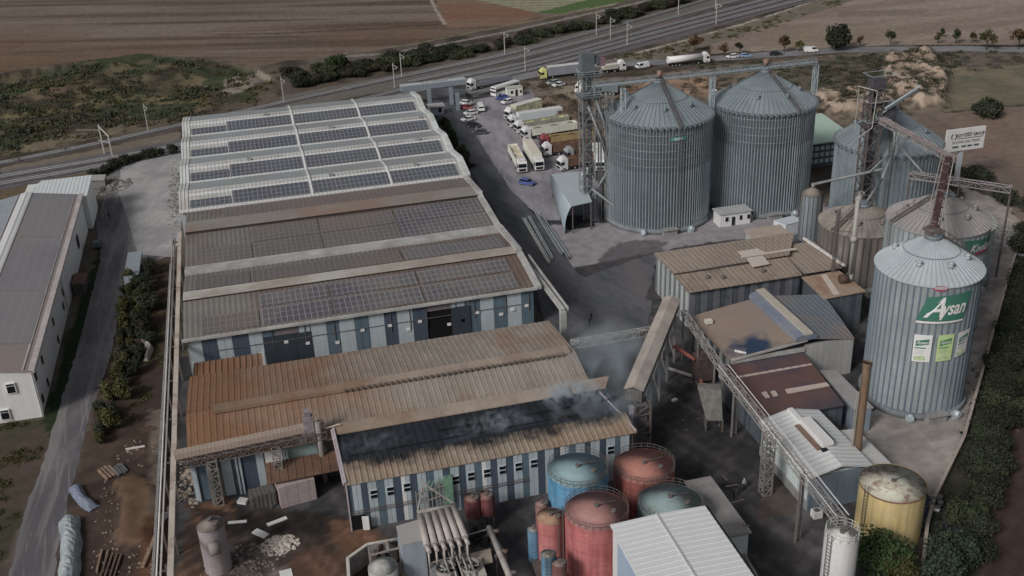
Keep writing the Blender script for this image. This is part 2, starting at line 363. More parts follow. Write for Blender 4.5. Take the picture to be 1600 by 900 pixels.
# heaps of pale spoil
def heap(poly, hgt, s=6, c=H_(150, 132, 116), c2=H_(116, 98, 84)):
    global Z
    p = PP(poly); mk = inpoly(jx*.5+X*.5, jy*.5+Y*.5, p); cx, cy = np.mean(p, 0); 
    r = sharp(fbm(X+cx, Y, s, 4), .25, .75); d = np.zeros(X.shape); d[mk] = 1
    for _ in range(5):
        d = (d+np.roll(d, 1, 0)+np.roll(d, -1, 0)+np.roll(d, 1, 1)+np.roll(d, -1, 1))/5
    Z = np.where(d > 0, Z+d*hgt*(.25+r), Z); paint(mk, c2, c, r)
heap([(1385, 86), (1450, 80), (1475, 110), (1478, 165), (1440, 172), (1400, 150), (1380, 120)], 3.2)
heap([(1270, 150), (1350, 138), (1400, 150), (1395, 175), (1300, 178)], 2.4)
heap([(1010, 132), (1110, 118), (1112, 150), (1000, 165)], 1.8, 5, H_(134, 108, 88), H_(110, 90, 74))
heap([(850, 160), (880, 152), (905, 172), (910, 208), (880, 212), (850, 182)], 3.0, 6, H_(96, 82, 70), H_(78, 66, 56))
# rough left foreground
mk = inpoly(fx_, fy_, PP([(-500, 660), (66, 655), (75, 690), (40, 800), (0, 900), (0, 1100), (-500, 1100)])); paint(mk, H_(58, 56, 44), H_(76, 62, 56), sharp(n1, .4, .65))
mk = inpoly(fx_, fy_, PP([(66, 660), (110, 520), (150, 400), (158, 360), (160, 420), (130, 560), (82, 690)])); paint(mk, H_(38, 50, 30), H_(30, 40, 26), n2)
mk = inpoly(fx_, fy_, PP([(180, 410), (265, 400), (270, 900), (268, 1000), (60, 1000), (90, 860), (130, 700), (160, 560)])); paint(mk, H_(74, 60, 52), H_(52, 42, 37), sharp(n2*.6+n1*.4, .38, .62))
mk = inpoly(jx, jy, PP([(205, 560), (262, 540), (262, 700), (205, 700)])); paint(mk, H_(66, 52, 46), H_(50, 44, 36), n2)
mk = inpoly(jx, jy, PP([(185, 755), (240, 745), (240, 860), (190, 850)])); paint(mk, H_(104, 82, 62), H_(76, 58, 46), n2); Z += mk*(.2+n2*1.1)
mk = inpoly(fx_, fy_, PP([(232, 640), (266, 640), (266, 900), (236, 900)])); paint(mk, H_(96, 86, 78), H_(72, 62, 56), sharp(n2, .35, .65))
mk = inpoly(fx_, fy_, PP([(218, 840), (262, 760), (266, 1000), (215, 1000)])); paint(mk, H_(92, 62, 44), H_(74, 56, 44), n2)
# plant yard: dark oily asphalt and scorched ground, painted by zones
yd = PP([(270, 560), (700, 500), (850, 500), (700, 250), (640, 130), (800, 120), (940, 330), (1100, 360), (1290, 340), (1560, 300), (1600, 360), (1556, 505), (1500, 700), (1440, 830), (1400, 1000), (270, 1000)])
mk = inpoly(X, Y, yd); paint(mk, H_(52, 52, 54), H_(70, 67, 69), sharp(n1, .35, .7))
mk = inpoly(jx, jy, PP([(290, 780), (540, 800), (600, 840), (600, 1000), (260, 1000)])); paint(mk, H_(52, 44, 40), H_(86, 64, 52), sharp(n1, .4, .65))
mk = inpoly(jx, jy, PP([(305, 782), (360, 775), (360, 820), (310, 830)])) | inpoly(jx, jy, PP([(515, 800), (620, 830), (600, 870), (530, 860)])); paint(mk, H_(98, 70, 52), a=.8)
mk = inpoly(jx, jy, PP([(418, 842), (455, 838), (460, 862), (420, 866)])); paint(mk, H_(150, 140, 130), H_(110, 100, 92), n2)
mk = inpoly(jx, jy, PP([(345, 845), (400, 835), (470, 860), (430, 900), (340, 900)])); paint(mk, H_(96, 88, 84), H_(60, 54, 50), sharp(n2, .4, .6), .8)
mk = inpoly(jx, jy, PP([(300, 790), (400, 800), (520, 790), (530, 830), (400, 835), (330, 830)])); paint(mk, H_(34, 32, 32), a=.75)
mk = inpoly(jx, jy, PP([(1180, 720), (1215, 740), (1245, 800), (1190, 805)])); paint(mk, H_(74, 58, 54), H_(60, 56, 52), n2, .8)
mk = inpoly(jx, jy, PP([(1010, 590), (1180, 620), (1190, 780), (1100, 760), (1000, 690)])); paint(mk, H_(33, 33, 37), H_(50, 47, 48), n2, .8)
tr_ = sharp(fbm((X*.93+Y*.37)/1.1, (Y*.93-X*.37)/26, 1.0, 4), .5, .62); mk = inpoly(X, Y, yd); C0[mk] *= (1+.45*(tr_[mk]-.3))[:, None]; tr_ = sharp(fbm((X*.6-Y*.8)/.9, (Y*.6+X*.8)/20, 1.0, 4), .54, .62); C0[mk] *= (1+.3*(tr_[mk]-.2))[:, None]
# concrete apron round the silos
mk = inpoly(fx_, fy_, PP([(858, 352), (1000, 345), (1115, 330), (1290, 320), (1300, 358), (1110, 378), (1000, 398), (890, 420), (868, 392)])); paint(mk, H_(138, 131, 134), H_(104, 101, 106), n2)
mk = inpoly(fx_, fy_, PP([(1500, 290), (1575, 320), (1597, 362), (1554, 505), (1498, 700), (1448, 800), (1360, 760), (1350, 650), (1500, 560), (1540, 400)])); paint(mk, H_(150, 143, 137), H_(116, 110, 106), sharp(n2*.7+n1*.3, .3, .65))
mk = inpoly(jx, jy, PP([(960, 380), (1040, 376), (1030, 470), (900, 440)])); paint(mk, H_(70, 64, 68), H_(58, 56, 62), n2, .7)
# far right bottom: bare field beyond the hedge
mk = inpoly(fx_, fy_, PP([(1640, 480), (1604, 560), (1560, 760), (1530, 900), (1520, 1100), (2600, 1100), (2400, 400)])); paint(mk, H_(66, 52, 46), H_(54, 42, 38), sharp(fbm((X*.6-Y*.8)/1.2, (X*.8+Y*.6)/30, 1.0, 3), .3, .7))
mk = inpoly(fx_, fy_, PP([(1600, 360), (1700, 330), (1640, 480), (1604, 560), (1560, 760), (1530, 900), (1520, 1100), (1440, 1100), (1450, 800), (1502, 700), (1558, 505)])); paint(mk, H_(40, 44, 34), H_(54, 50, 40), n2)
C0 *= (.86+.28*n2)[..., None]*(.9+.2*fbm(X, Y, .9, 2))[..., None]
Z += .1*(n2-.5)*mr
ny, nx = X.shape
me = bpy.data.meshes.new('ground'); vv = np.stack([X, Y, Z], -1).reshape(-1, 3)
idx = np.arange(ny*nx).reshape(ny, nx); q = np.stack([idx[:-1, :-1], idx[:-1, 1:], idx[1:, 1:], idx[1:, :-1]], -1).reshape(-1, 4)
me.vertices.add(len(vv)); me.vertices.foreach_set('co', vv.ravel().astype(np.float32)); me.loops.add(q.size); me.loops.foreach_set('vertex_index', q.ravel().astype(np.int32))
me.polygons.add(len(q)); me.polygons.foreach_set('loop_start', np.arange(0, q.size, 4, dtype=np.int32)); me.polygons.foreach_set('loop_total', np.full(len(q), 4, np.int32))
me.polygons.foreach_set('use_smooth', np.ones(len(q), bool)); me.update()
ca = me.color_attributes.new('soil', 'FLOAT_COLOR', 'POINT'); ca.data.foreach_set('color', np.concatenate([np.clip(C0, 0, 1).reshape(-1, 3), np.ones((ny*nx, 1))], 1).ravel().astype(np.float32))
gm = mat('ground_soil', (.1, .1, .1), rough=.95, var=.16, scale=.5, bump=.5, bscale=1.2, spec=.15)
gn = gm.node_tree; at_ = N(gn, 'ShaderNodeAttribute', attribute_name='soil')
for l in list(gn.links):
    if l.to_node.type == 'MIX' and l.to_socket == l.to_node.inputs[7]: pass
mx = [n_ for n_ in gn.nodes if n_.type == 'MIX'][0]; gn.links.new(at_.outputs['Color'], mx.inputs[6])
me.materials.append(gm); go = bpy.data.objects.new('ground', me); COL.objects.link(go); tag(go, kind='structure', label='bare fields, scrub and plant yard ground around the works')
GZ = Z
def ground_z(x, y):
    i = min(max(np.searchsorted(gy, y)-1, 0), ny-2); j = min(max(np.searchsorted(gx, x)-1, 0), nx-2); return float(max(Z[i, j], Z[i+1, j], Z[i, j+1], Z[i+1, j+1]))
del C0

# ------------------------------------------------------------------ paved sheets
def road_strip(name, left, right, m_, z=.02, label=None, sub=14, jit=.12):
    """sheet between two edge polylines given in photo pixels"""
    def rs(pts):
        pts = [np.array(W(*p)) for p in pts]; d = [0]
        for a, b in zip(pts, pts[1:]): d.append(d[-1]+np.linalg.norm(b-a))
        t = np.linspace(0, d[-1], sub*(len(pts)-1)+1); return np.stack([np.interp(t, d, [p[0] for p in pts]), np.interp(t, d, [p[1] for p in pts])], 1)
    a, b = rs(left), rs(right); n_ = min(len(a), len(b)); a = a[np.linspace(0, len(a)-1, n_).astype(int)]; b = b[np.linspace(0, len(b)-1, n_).astype(int)]
    a = a+RNG.randn(*a.shape)*jit; b = b+RNG.randn(*b.shape)*jit; mb = MB()
    for i in range(n_-1): mb.quad((*a[i], z), (*b[i], z), (*b[i+1], z), (*a[i+1], z))
    return mb.build(name, m_, kind='structure', label=label)
ASPH = mat('asphalt_grey', H_(108, 107, 110), rough=.85, var=.18, scale=.12, stain=H_(78, 76, 78), stain_amt=.6, stain_scale=.1, stain_edge=.52, bump=.2)
ASPD = mat('asphalt_dark', H_(66, 70, 75), rough=.7, var=.3, scale=.14, detail=9, stain=H_(92, 86, 90), stain_amt=.75, stain_scale=.1, stain_edge=.54, bump=.4, stretch=(1, .35, 1), tracks=(H_(92, 88, 92), .28, 22))
road_strip('road', [(740, 152), (800, 128), (900, 108), (1050, 100), (1200, 90), (1320, 82), (1480, 80), (1620, 82), (1800, 84)], [(725, 140), (800, 118), (900, 100), (1050, 92), (1200, 81), (1320, 74), (1480, 72), (1620, 74), (1800, 76)], ASPH, .03, 'pale grey country road passing behind the silos')
road_strip('parking_lot', [(690, 165), (735, 230), (800, 300), (850, 345)], [(830, 140), (860, 200), (940, 290), (935, 345)], mat('parking_surface', H_(128, 125, 132), rough=.85, var=.16, scale=.1, stain=H_(96, 92, 98), stain_amt=.7, stain_scale=.14, bump=.3, stretch=(1, .45, 1), tracks=(H_(104, 100, 106), .35, -14)), .024, 'grey worn lorry park surface between the long hall and the silos')
road_strip('yard_road', [(656, 135), (690, 190), (740, 275), (785, 350), (835, 440), (850, 500), (880, 560)], [(726, 140), (745, 215), (800, 300), (850, 352), (905, 430), (1020, 470), (1000, 560)], ASPD, .032, 'dark oily asphalt lane down the right side of the long hall')
road_strip('yard_lane', [(905, 436), (1000, 402), (1110, 382), (1300, 356)], [(1000, 500), (1028, 400), (1150, 388), (1290, 372)], ASPD, .036, 'dark asphalt lane between the big silos and the brown roofed hall')
road_strip('access_road', [(175, 248), (165, 300), (150, 350), (158, 400), (128, 520), (92, 640), (62, 740), (38, 800), (0, 960)], [(283, 236), (283, 300), (268, 400), (200, 420), (172, 560), (140, 650), (112, 760), (90, 860), (82, 960)],
           mat('access_asphalt', H_(102, 99, 102), rough=.85, var=.2, scale=.08, stain=H_(70, 67, 74), stain_amt=.8, stain_scale=.05, stain_edge=.46, bump=.3, stretch=(1, .5, 1), tracks=(H_(122, 118, 116), .4, -3)), .026, 'worn grey access road beside the white hall')
road_strip('forecourt', [(190, 250), (185, 300), (205, 360), (215, 398)], [(282, 240), (283, 300), (283, 360), (272, 402)], mat('concrete_forecourt', H_(140, 139, 138), rough=.9, var=.14, scale=.09, stain=H_(112, 110, 114), stain_amt=.7, stain_scale=.1, bump=.3, detail=9, tracks=(H_(112, 110, 112), .35, -28)), .044, 'pale concrete forecourt at the back of the long hall')
# ================================================================== HALLS
M_WHITE = mat('white_sheet', H_(200, 208, 212), rough=.45, var=.05, scale=.25, stain=H_(172, 174, 174), stain_amt=.4, stain_scale=.09, rib='x', ribw=.9, ribd=.1, stretch=(1, .4, 1))
M_WHITED = mat('white_roof_dusty', H_(158, 158, 156), rough=.55, var=.12, scale=.2, stain=H_(130, 124, 118), stain_amt=.6, stain_scale=.07, rib='x', ribw=.9, ribd=.14)
M_FARS = mat('far_slope_sky_sheen', H_(134, 140, 142), rough=.4, var=.08, scale=.2, stain=H_(122, 116, 112), stain_amt=.5, stain_scale=.05, grid=(('X', 1.05, .1), ('Y', 1.9, .06)), gridcol=H_(112, 118, 124))  # solar panels on the far slopes; their sky reflection is put into this grey
M_PV = mat('solar_cells', H_(74, 76, 84), rough=.22, var=.13, scale=.12, spec=.4, grid=(('X', 1.05, .13), ('Y', 1.75, .09)), gridcol=H_(124, 128, 136), stain=H_(82, 86, 88), stain_amt=.4, stain_scale=.05)
M_PVD = mat('dusty_solar_cells', H_(88, 85, 84), rough=.5, var=.1, scale=.1, grid=(('X', 1.05, .12), ('Y', 1.75, .08)), gridcol=H_(116, 112, 110), stain=H_(104, 88, 80), stain_amt=.7, stain_scale=.035, stain_edge=.5)
M_PVV = mat('half_dusty_solar_cells', H_(76, 74, 80), rough=.35, var=.12, scale=.1, grid=(('X', 1.05, .14), ('Y', 1.75, .09)), gridcol=H_(126, 122, 128), stain=H_(98, 94, 90), stain_amt=.8, stain_scale=.06)
M_BROWN = mat('dusty_brown_sheet', H_(106, 102, 98), rough=.8, var=.12, scale=.15, stain=H_(92, 70, 60), stain_amt=.75, stain_scale=.045, stain_edge=.53, rib='x', ribw=.95, ribd=.22)
M_CAP = mat('ridge_capping', H_(122, 117, 111), rough=.65, var=.12, scale=.15, stain=H_(124, 96, 82), stain_amt=.7, stain_scale=.05, stain_edge=.54, grid=(('Y', 1.1, .12), ('Z', 90, .0)), gridcol=H_(96, 88, 82))
M_GUT = mat('gutter_grey', H_(150, 150, 148), rough=.6, var=.12, scale=.3, stain=H_(110, 104, 100), stain_amt=.5, stain_scale=.2)
M_DARK = mat('dark_gap', (.02, .02, .022), rough=.9, var=0)
M_WLIGHT = mat('wall_light_panel', V_(116, 127, 134), rough=.6, var=.08, scale=.3, streak=.15)
M_WBLUE = mat('wall_blue_panel', V_(46, 58, 72), rough=.55, var=.1, scale=.3, streak=.2)
M_WBLUE2 = mat('wall_faded_blue_panel', V_(58, 76, 88), rough=.55, var=.12, scale=.3, streak=.2)
M_WDARK = mat('door_dark', V_(34, 42, 50), rough=.6, var=.12, scale=.4)
M_WHW = mat('white_wall_panel', V_(156, 168, 174), rough=.6, var=.05, scale=.2, streak=.1)
M_GLASS = mat('window_glass', (.012, .016, .022), rough=.15, var=0, spec=.6)
M_STEEL = mat('painted_steel_grey', H_(120, 122, 122), rough=.55, var=.2, scale=1.2)
M_STEELD = mat('weathered_steel', H_(84, 82, 82), rough=.6, var=.25, scale=1.5, stain=H_(92, 70, 56), stain_amt=.6, stain_scale=.7)
M_GALV = mat('galvanised_steel', V_(120, 132, 138), rough=.45, metal=.2, var=.18, scale=1.0)
M_CONC = mat('concrete', V_(98, 98, 98), rough=.9, var=.15, scale=.4, streak=.25)

# ---- long hall, newer white half: four ridges
XL, XR = -18.0, 47.0
h1 = thing('warehouse', 'long white roofed hall half nearest the railway, with four rows of solar panels', 'warehouse', (15, 272, 0))
rid = [299.2, 280.3, 261.6, 242.8]; val = [310, 291, 272, 253, 234.6]; ZV, ZR = 8.7, 10.3
mb = MB(); mb.box(XL+.2, XR-.2, 235, 309.6, 0, 8.2); mb.build('wall', mat('far_hall_wall', V_(120, 126, 130), rough=.7, var=.1, streak=.2), h1)
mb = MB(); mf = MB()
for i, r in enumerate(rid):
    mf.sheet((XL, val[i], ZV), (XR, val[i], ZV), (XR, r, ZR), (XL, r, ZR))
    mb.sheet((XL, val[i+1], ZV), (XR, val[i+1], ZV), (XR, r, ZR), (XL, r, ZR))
mb.build('roof', M_WHITED, h1); mf.build('roof', M_FARS, h1, label='north facing roof slopes with solar panels, grey from sky reflection')
mb = MB()
for i, r in enumerate(rid):
    s = (ZR-ZV)/(r-val[i+1]); mb.sheet((XL+2.1, r-2.3, ZR-2.3*s+.03), (XR-.8, r-2.3, ZR-2.3*s+.03), (XR-.8, r+.35, ZR+.02), (XL+2.1, r+.35, ZR+.02), .08)
mb.build('ridge_sheet', M_WHITE, h1)
mb = MB()
for i, v in enumerate(val[1:-1]): mb.box(XL+2.1, XR-1, v-.5, v+.5, ZV-.1, ZV+.16)
mb.box(XL, XR+.6, val[-1]-.5, val[-1]+.3, ZV-.3, ZV+.14); mb.build('gutter', M_WHITE, h1)
mb = MB(); mb.box(XL, XL+.1, 234.6, 310, 8.2, 8.21)
for i, r in enumerate(rid):
    mb.sheet((XL, val[i+1], ZV+.06), (XL+2.1, val[i+1], ZV+.06), (XL+2.1, r, ZR+.06), (XL, r, ZR+.06), .05, rib=.8); mb.sheet((XL, val[i], ZV+.06), (XL+2.1, val[i], ZV+.06), (XL+2.1, r, ZR+.06), (XL, r, ZR+.06), .05, rib=.8)
mb.build('roof_edge_sheet', mat('edge_sheet', H_(170, 172, 172), rough=.5, var=.1, scale=.2, stain=H_(140, 130, 122), stain_amt=.6, stain_scale=.1), h1)
for i, r in enumerate(rid):
    s = (ZR-ZV)/(r-val[i+1]); zz = lambda y: ZR-(r-y)*s+.14
    for k, (xa, xb, top) in enumerate(((XL+2.4, -6.6, r-4.4), (-6.2, 11.0, r-2.3), (11.8, 29.3, r-2.3), (30.1, XR-1.4, r-2.3))):
        m2 = MB(); m2.sheet((xa, val[i+1]+.6, zz(val[i+1]+.6)), (xb, val[i+1]+.6, zz(val[i+1]+.6)), (xb, top, zz(top)), (xa, top, zz(top)), .06)
        m2.build('solar_array', M_PV, h1)
mb = MB()
for x in (11.4, 29.7):
    for i, r in enumerate(rid):
        for a, za, b, zb in ((val[i], ZV, r, ZR), (r, ZR, val[i+1], ZV)): mb.beam((x, a, za+.1), (x, b, zb+.1), .55, .15)
mb.split('walkway', M_WHITE, h1)
mb = MB(); pr_ = []
for i, r in enumerate(rid): pr_ += [(val[i], ZV), (r, ZR)]
pr_.append((val[-1], ZV))
for (a, za), (b, zb) in zip(pr_, pr_[1:]): mb.beam((XR+.5, a, za-.5), (XR+.5, b, zb-.5), 1.3, .95)
mb.build('parapet', mat('parapet_white', H_(176, 182, 182), rough=.5, var=.1, scale=.3, stain=H_(140, 140, 134), stain_amt=.6, stain_scale=.2), h1)
mb = MB()
for x, r in ((40, 2), (20, 1), (4, 0), (36, 3), (-2, 2), (16, 3), (44, 1)): mb.box(x, x+1.0, rid[r]-1.4, rid[r]-.6, ZR-.2, ZR+.35)
mb.split('roof_vent', M_STEEL, h1)

# ---- long hall, older brown half
h2 = thing('warehouse', 'older dusty half of the long hall, brown stained roofs and striped front wall', 'warehouse', (15, 203, 0))
XL2, XR2 = -16.4, 46.4; YF = 173.0
mb = MB(); mb.box(XL2+.3, XR2-.3, YF+.25, 234, 0, 8.1); mb.build('wall', M_CONC, h2)
def roofx(m_, ya, za, yb, zb, mt, x0=XL2, x1=XR2, th=.15, rib=None, name='roof', par=h2, label=None):
    q = MB(); q.sheet((x0, ya, za), (x1, ya, za), (x1, yb, zb), (x0, yb, zb), th, rib=rib); return q.build(name, mt, par, label=label)
roofx(0, 234.3, 8.5, 225, 9.55, M_PVD, XL2+8, 46)
roofx(0, 234.4, 8.42, 224.6, 9.5, M_BROWN, label='brown stained roof slope under the step')
roofx(0, 224.9, 9.62, 218.7, 9.9, M_CAP, name='ridge_capping')
mb = MB(); mb.box(XL2, XR2, 218.9, 219.2, 8.5, 9.75); mb.split('step_face', mat('step_face_shade', V_(46, 40, 38), var=.2), h2)  # step face; its dark tone carries the shadow under the cap overhang
roofx(0, 218.9, 9.1, 203.0, 8.25, M_BROWN)
for xa, xb in ((XL2+2.2, -3.3), (-3.0, 10.8), (11.2, 26.8), (27.2, 45.9)):
    zf = lambda y: 8.25+(y-203.0)*.85/15.9+.14
    for ya, yb in ((203.5, 210.8), (211.2, 217.9)):
        if xa < -5 and ya > 211: continue
        q = MB(); q.sheet((xa, ya, zf(ya)), (xb, ya, zf(ya)), (xb, yb, zf(yb)), (xa, yb, zf(yb)), .06); q.build('solar_array', M_PVD if xa < 20 else M_PVV, h2)
mb = MB(); mb.box(XL2, XR2+.6, 201.6, 202.9, 7.9, 8.75); mb.box(XL2, XR2+.6, 199.2, 201.3, 8.0, 9.05); mb.build('gutter', M_GUT, h2)
roofx(0, 199.2, 8.5, 188.6, 9.75, M_BROWN)
for xa, xb in ((XL2+2, -4.2), (-3.6, 24.8), (25.3, 45.4)):
    zf = lambda y: 9.75-(y-188.6)*1.25/10.6+.12
    q = MB(); q.sheet((xa, 189.2, zf(189.2)), (xb, 189.2, zf(189.2)), (xb, 196.4, zf(196.4)), (xa, 196.4, zf(196.4)), .06); q.build('solar_array', M_PVD if xa < 0 else M_PVV, h2)
roofx(0, 188.7, 9.85, 185.1, 10.0, mat('pale_ridge_capping', H_(162, 158, 150), rough=.6, var=.1, scale=.2, stain=H_(128, 112, 102), stain_amt=.7, stain_scale=.06, stain_edge=.5, grid=(('Y', .95, .14), ('Z', 90, 0)), gridcol=H_(112, 106, 100)), name='ridge_capping')
mb = MB(); mb.box(XL2, XR2, 185.3, 185.6, 8.9, 9.85); mb.split('step_face', MATS['step_face_shade'], h2)
roofx(0, 185.3, 9.45, 172.6, 8.2, M_BROWN)
for xa, xb in ((XL2+3, -3.4), (-2.9, 9.5), (9.9, 25.9), (26.3, 43.6)):
    zf = lambda y: 8.2+(y-172.6)*1.25/12.7+.14
    for ya, yb in ((173.4, 178.8), (179.6, 184.2)):
        if xa < -5 and ya > 179: continue
        q = MB(); q.sheet((xa, ya, zf(ya)), (xb, ya, zf(ya)), (xb, yb, zf(yb)), (xa, yb, zf(yb)), .06); q.build('solar_array', M_PVD if xa < -5 else M_PVV, h2)
mb = MB(); mb.box(XL2-.3, XR2+.3, 172.1, 172.7, 7.9, 8.3); mb.build('eave_gutter', M_GUT, h2)
mb = MB()
for (a, za), (b, zb) in (((234.4, 8.5), (219, 10)), ((219, 9.3), (202, 8.4)), ((202, 8.8), (186, 10)), ((185.6, 9.6), (172.4, 8.2))): mb.beam((XR2+.5, a, za-.4), (XR2+.5, b, zb-.4), 1.2, .75)
mb.build('parapet', M_GUT, h2)
def stripes(par, Yw, segs, ytop, ybot, default=None, z0=0.0, z1=8.0, proud=.06):
    """segs: (x pixel start, x pixel end, material, [bottom z, top z]) measured along the facade at mid height"""
    for s in segs:
        xa = WY(s[0], s[4] if len(s) > 4 else ytop+(ybot-ytop)*0, Yw)[0]; xb = WY(s[1], s[5] if len(s) > 5 else ytop, Yw)[0]
def fac(par, Yw, segs, yl, yr, xl, xr, z0, z1, names='wall_panel'):
    for s in segs:
        f = lambda px: WY(px, yl+(yr-yl)*(px-xl)/(xr-xl), Yw)[0]
        xa, xb = f(s[0]), f(s[1]); za, zb = (s[3], s[4]) if len(s) > 3 else (z0, z1)
        q = MB(); q.box(xa, xb-.04, Yw-(s[6] if len(s) > 6 else .1), Yw+.2, za, zb); q.build(s[5] if len(s) > 5 else names, s[2], par)
WL, WB, WB2, WD = M_WLIGHT, M_WBLUE, M_WBLUE2, M_WDARK
M_LINT = mat('door_lintel_brown', V_(84, 76, 80), rough=.7, var=.15)
segs = [(299, 319, WL), (319, 343, WB), (343, 354, WL), (354, 366, WL), (366, 392, WB), (392, 401, WL), (401, 413, WL), (413, 433, WB2, 6.2, 7.8), (433, 470, M_LINT, 6.2, 7.8), (470, 487, WL, 6.0, 7.8),
        (413, 463, WD, 0, 6.1, 'door', .16), (463, 488, WD, 0, 6.1, 'door', .2), (488, 512, WL), (512, 532, WB2), (532, 556, WL), (556, 578, WB2), (578, 602, WL), (602, 622, WB), (622, 646, WL), (646, 668, WB),
        (668, 706, M_LINT, 6.4, 7.8), (706, 727, WL, 6.5, 7.8), (706, 735, WD, 0, 6.4, 'door', .3), (735, 751, WB2), (751, 772, WL), (772, 793, WB2), (793, 815, WL), (815, 834, WB2)]
fac(h2, YF, segs, 560, 480, 300, 835, 0, 7.9)
q = MB(); fx0 = WY(668, 505, YF)[0]; fx1 = WY(706, 500, YF)[0]; q.box(fx0, fx1, YF+.1, YF+.22, 0, 6.3); q.build('door_opening', mat('dark_opening', (.008, .008, .01), var=0), h2)
mb = MB()
for px in (404, 445, 478, 524, 565, 608, 636, 655, 700, 722, 745, 782, 800, 822): 
    x = WY(px, 540-(px-300)*.14, YF)[0]; mb.box(x-.35, x+.35, YF-.3, YF-.1, 2+(px*7 % 30)/10, 2.5+(px*7 % 30)/10)
mb.split('wall_lamp', mat('lamp_white', V_(170, 176, 180), var=.1), h2)
mb = MB()
for px in (425, 476, 522, 610, 640, 666, 712, 741, 790, 826):
    x = WY(px, 540-(px-300)*.14, YF)[0]; mb.bar((x, YF-.2, 3.6), (x, YF-.2, 7.6), .12)
mb.bar((XL2+4, YF-.2, 5.1), (XR2-1, YF-.2, 5.1), .09); mb.build('conduit', M_STEELD, h2)
mb = MB(); mb.beam((47.6, 186, 8.2), (49.2, 164.6, 6.6), .8, .6); mb.beam((48.8, 186, 8.2), (50.2, 164.6, 6.6), .25, .7); mb.box(48.8, 49.8, 164.4, 165.6, 0, 6.6)
t = thing('duct', 'pale sloping duct on a post past the front right corner of the long hall', 'duct', (49, 165, 0)); mb.build('duct_run', M_GUT, t)
mb = MB(); mb.box(-16, 46, 167.5, 172.6, 0, .3); tag(mb.build('loading_ramp', mat('rust_ground', H_(70, 52, 46), var=.3, scale=.4)), 'low rust stained loading ramp along the striped front wall', 'ramp')

# ---- rusty ribbed hall
h3 = thing('warehouse', 'hall with ribbed roof stained orange with rust at its left end', 'warehouse', (15, 149, 0))
def rust_mat(name, cl, cr, x0, x1):
    m_ = mat(name, cl, rough=.85, var=.16, scale=.25, stain=H_(116, 78, 54), stain_amt=.5, stain_scale=.16, stain_edge=.55, stretch=(1, .6, 1))
    nt = m_.node_tree; L = nt.links; mx = [n for n in nt.nodes if n.type == 'MIX'][0]; g = N(nt, 'ShaderNodeNewGeometry'); sp = N(nt, 'ShaderNodeSeparateXYZ'); L.new(g.outputs['Position'], sp.inputs[0])
    nz = N(nt, 'ShaderNodeTexNoise'); nz.inputs['Scale'].default_value = .12; nz.inputs['Detail'].default_value = 6; L.new(g.outputs['Position'], nz.inputs['Vector'])
    ma = N(nt, 'ShaderNodeMath', operation='MULTIPLY_ADD'); L.new(nz.outputs['Fac'], ma.inputs[0]); ma.inputs[1].default_value = 34; L.new(sp.outputs[0], ma.inputs[2])
    mr_ = N(nt, 'ShaderNodeMapRange'); L.new(ma.outputs[0], mr_.inputs[0]); mr_.inputs[1].default_value = x0+17; mr_.inputs[2].default_value = x1+17
    cm = N(nt, 'ShaderNodeMix', data_type='RGBA'); L.new(mr_.outputs[0], cm.inputs[0]); cm.inputs[6].default_value = (*cl, 1); cm.inputs[7].default_value = (*cr, 1); L.new(cm.outputs[2], mx.inputs[6]); return m_
M_RUST = rust_mat('rusting_ribbed_sheet', H_(112, 80, 56), H_(124, 115, 106), -9, 20)
M_RUST2 = rust_mat('rusting_gallery_sheet', H_(112, 90, 72), H_(134, 120, 108), -4, 24)
RL, RR = -15.6, 45.6
mb = MB(); mb.box(RL+.3, 5.4, 136.6, 160.8, 0, 6.9); mb.box(5.4, RR-.4, 137.2, 160.8, 0, 6.9); mb.profy([(RL+.3, 6.9), (RL+.35, 6.9), (RL+.35, 7)], 140, 141); mb.build('wall', mat('dark_hall_wall', V_(60, 58, 56), var=.2, streak=.3), h3)
mb = MB(); mb.sheet((RL, 161.6, 6.9), (RR, 161.6, 6.9), (RR, 146.4, 9.0), (RL, 146.4, 9.0), .12, rib=.94, rw=.3, rh=.06); mb.sheet((RL, 135.9, 6.9), (RR, 135.9, 6.9), (RR, 146.4, 9.0), (RL, 146.4, 9.0), .12, rib=.94, rw=.3, rh=.06)
mb.build('roof', M_RUST, h3)
mb = MB(); mb.beam((-11.6, 146.0, 9.0), (44.6, 146.6, 9.0), 1.9, .55); mb.build('ridge_vent', M_RUST2, h3)
mb = MB()
for i in range(40): x = 8+i*.9; mb.box(x, x+.35, 145.0, 145.3, 9.1, 9.5)
mb.split('ridge_louvre', M_STEELD, h3)
mb = MB(); mb.sheet((RL+.5, 161.9, 6.3), (-3.6, 161.9, 6.3), (-3.6, 168.5, 5.6), (RL+.5, 168.5, 5.6), .12, rib=1.0, rw=.3, rh=.14); mb.box(RL+1, -4, 162.2, 168, 0, 5.5); mb.build('lean_to', M_RUST, h3)
mb = MB(); mb.box(-3.7, -3.3, 161.6, 168.8, 5.2, 6.4); mb.build('lean_to_edge', M_GUT, h3)
fac(h3, 136.6, [(303, 312, WL), (312, 334, WB2), (350, 366, WL), (368, 404, WB), (404, 416, WL), (418, 445, M_WHW, 3, 6.8), (446, 500, mat('teal_wall', V_(78, 98, 96), var=.2), 4, 6.8)], 760, 725, 305, 500, 0, 6.8)
q = MB()
for x in (RL+.6, -9.2, -8.7, -2.3, -1.9): q.box(x, x+.3, 136.2, 136.5, 0, 6.7)
q.split('wall_column', M_WLIGHT, h3)

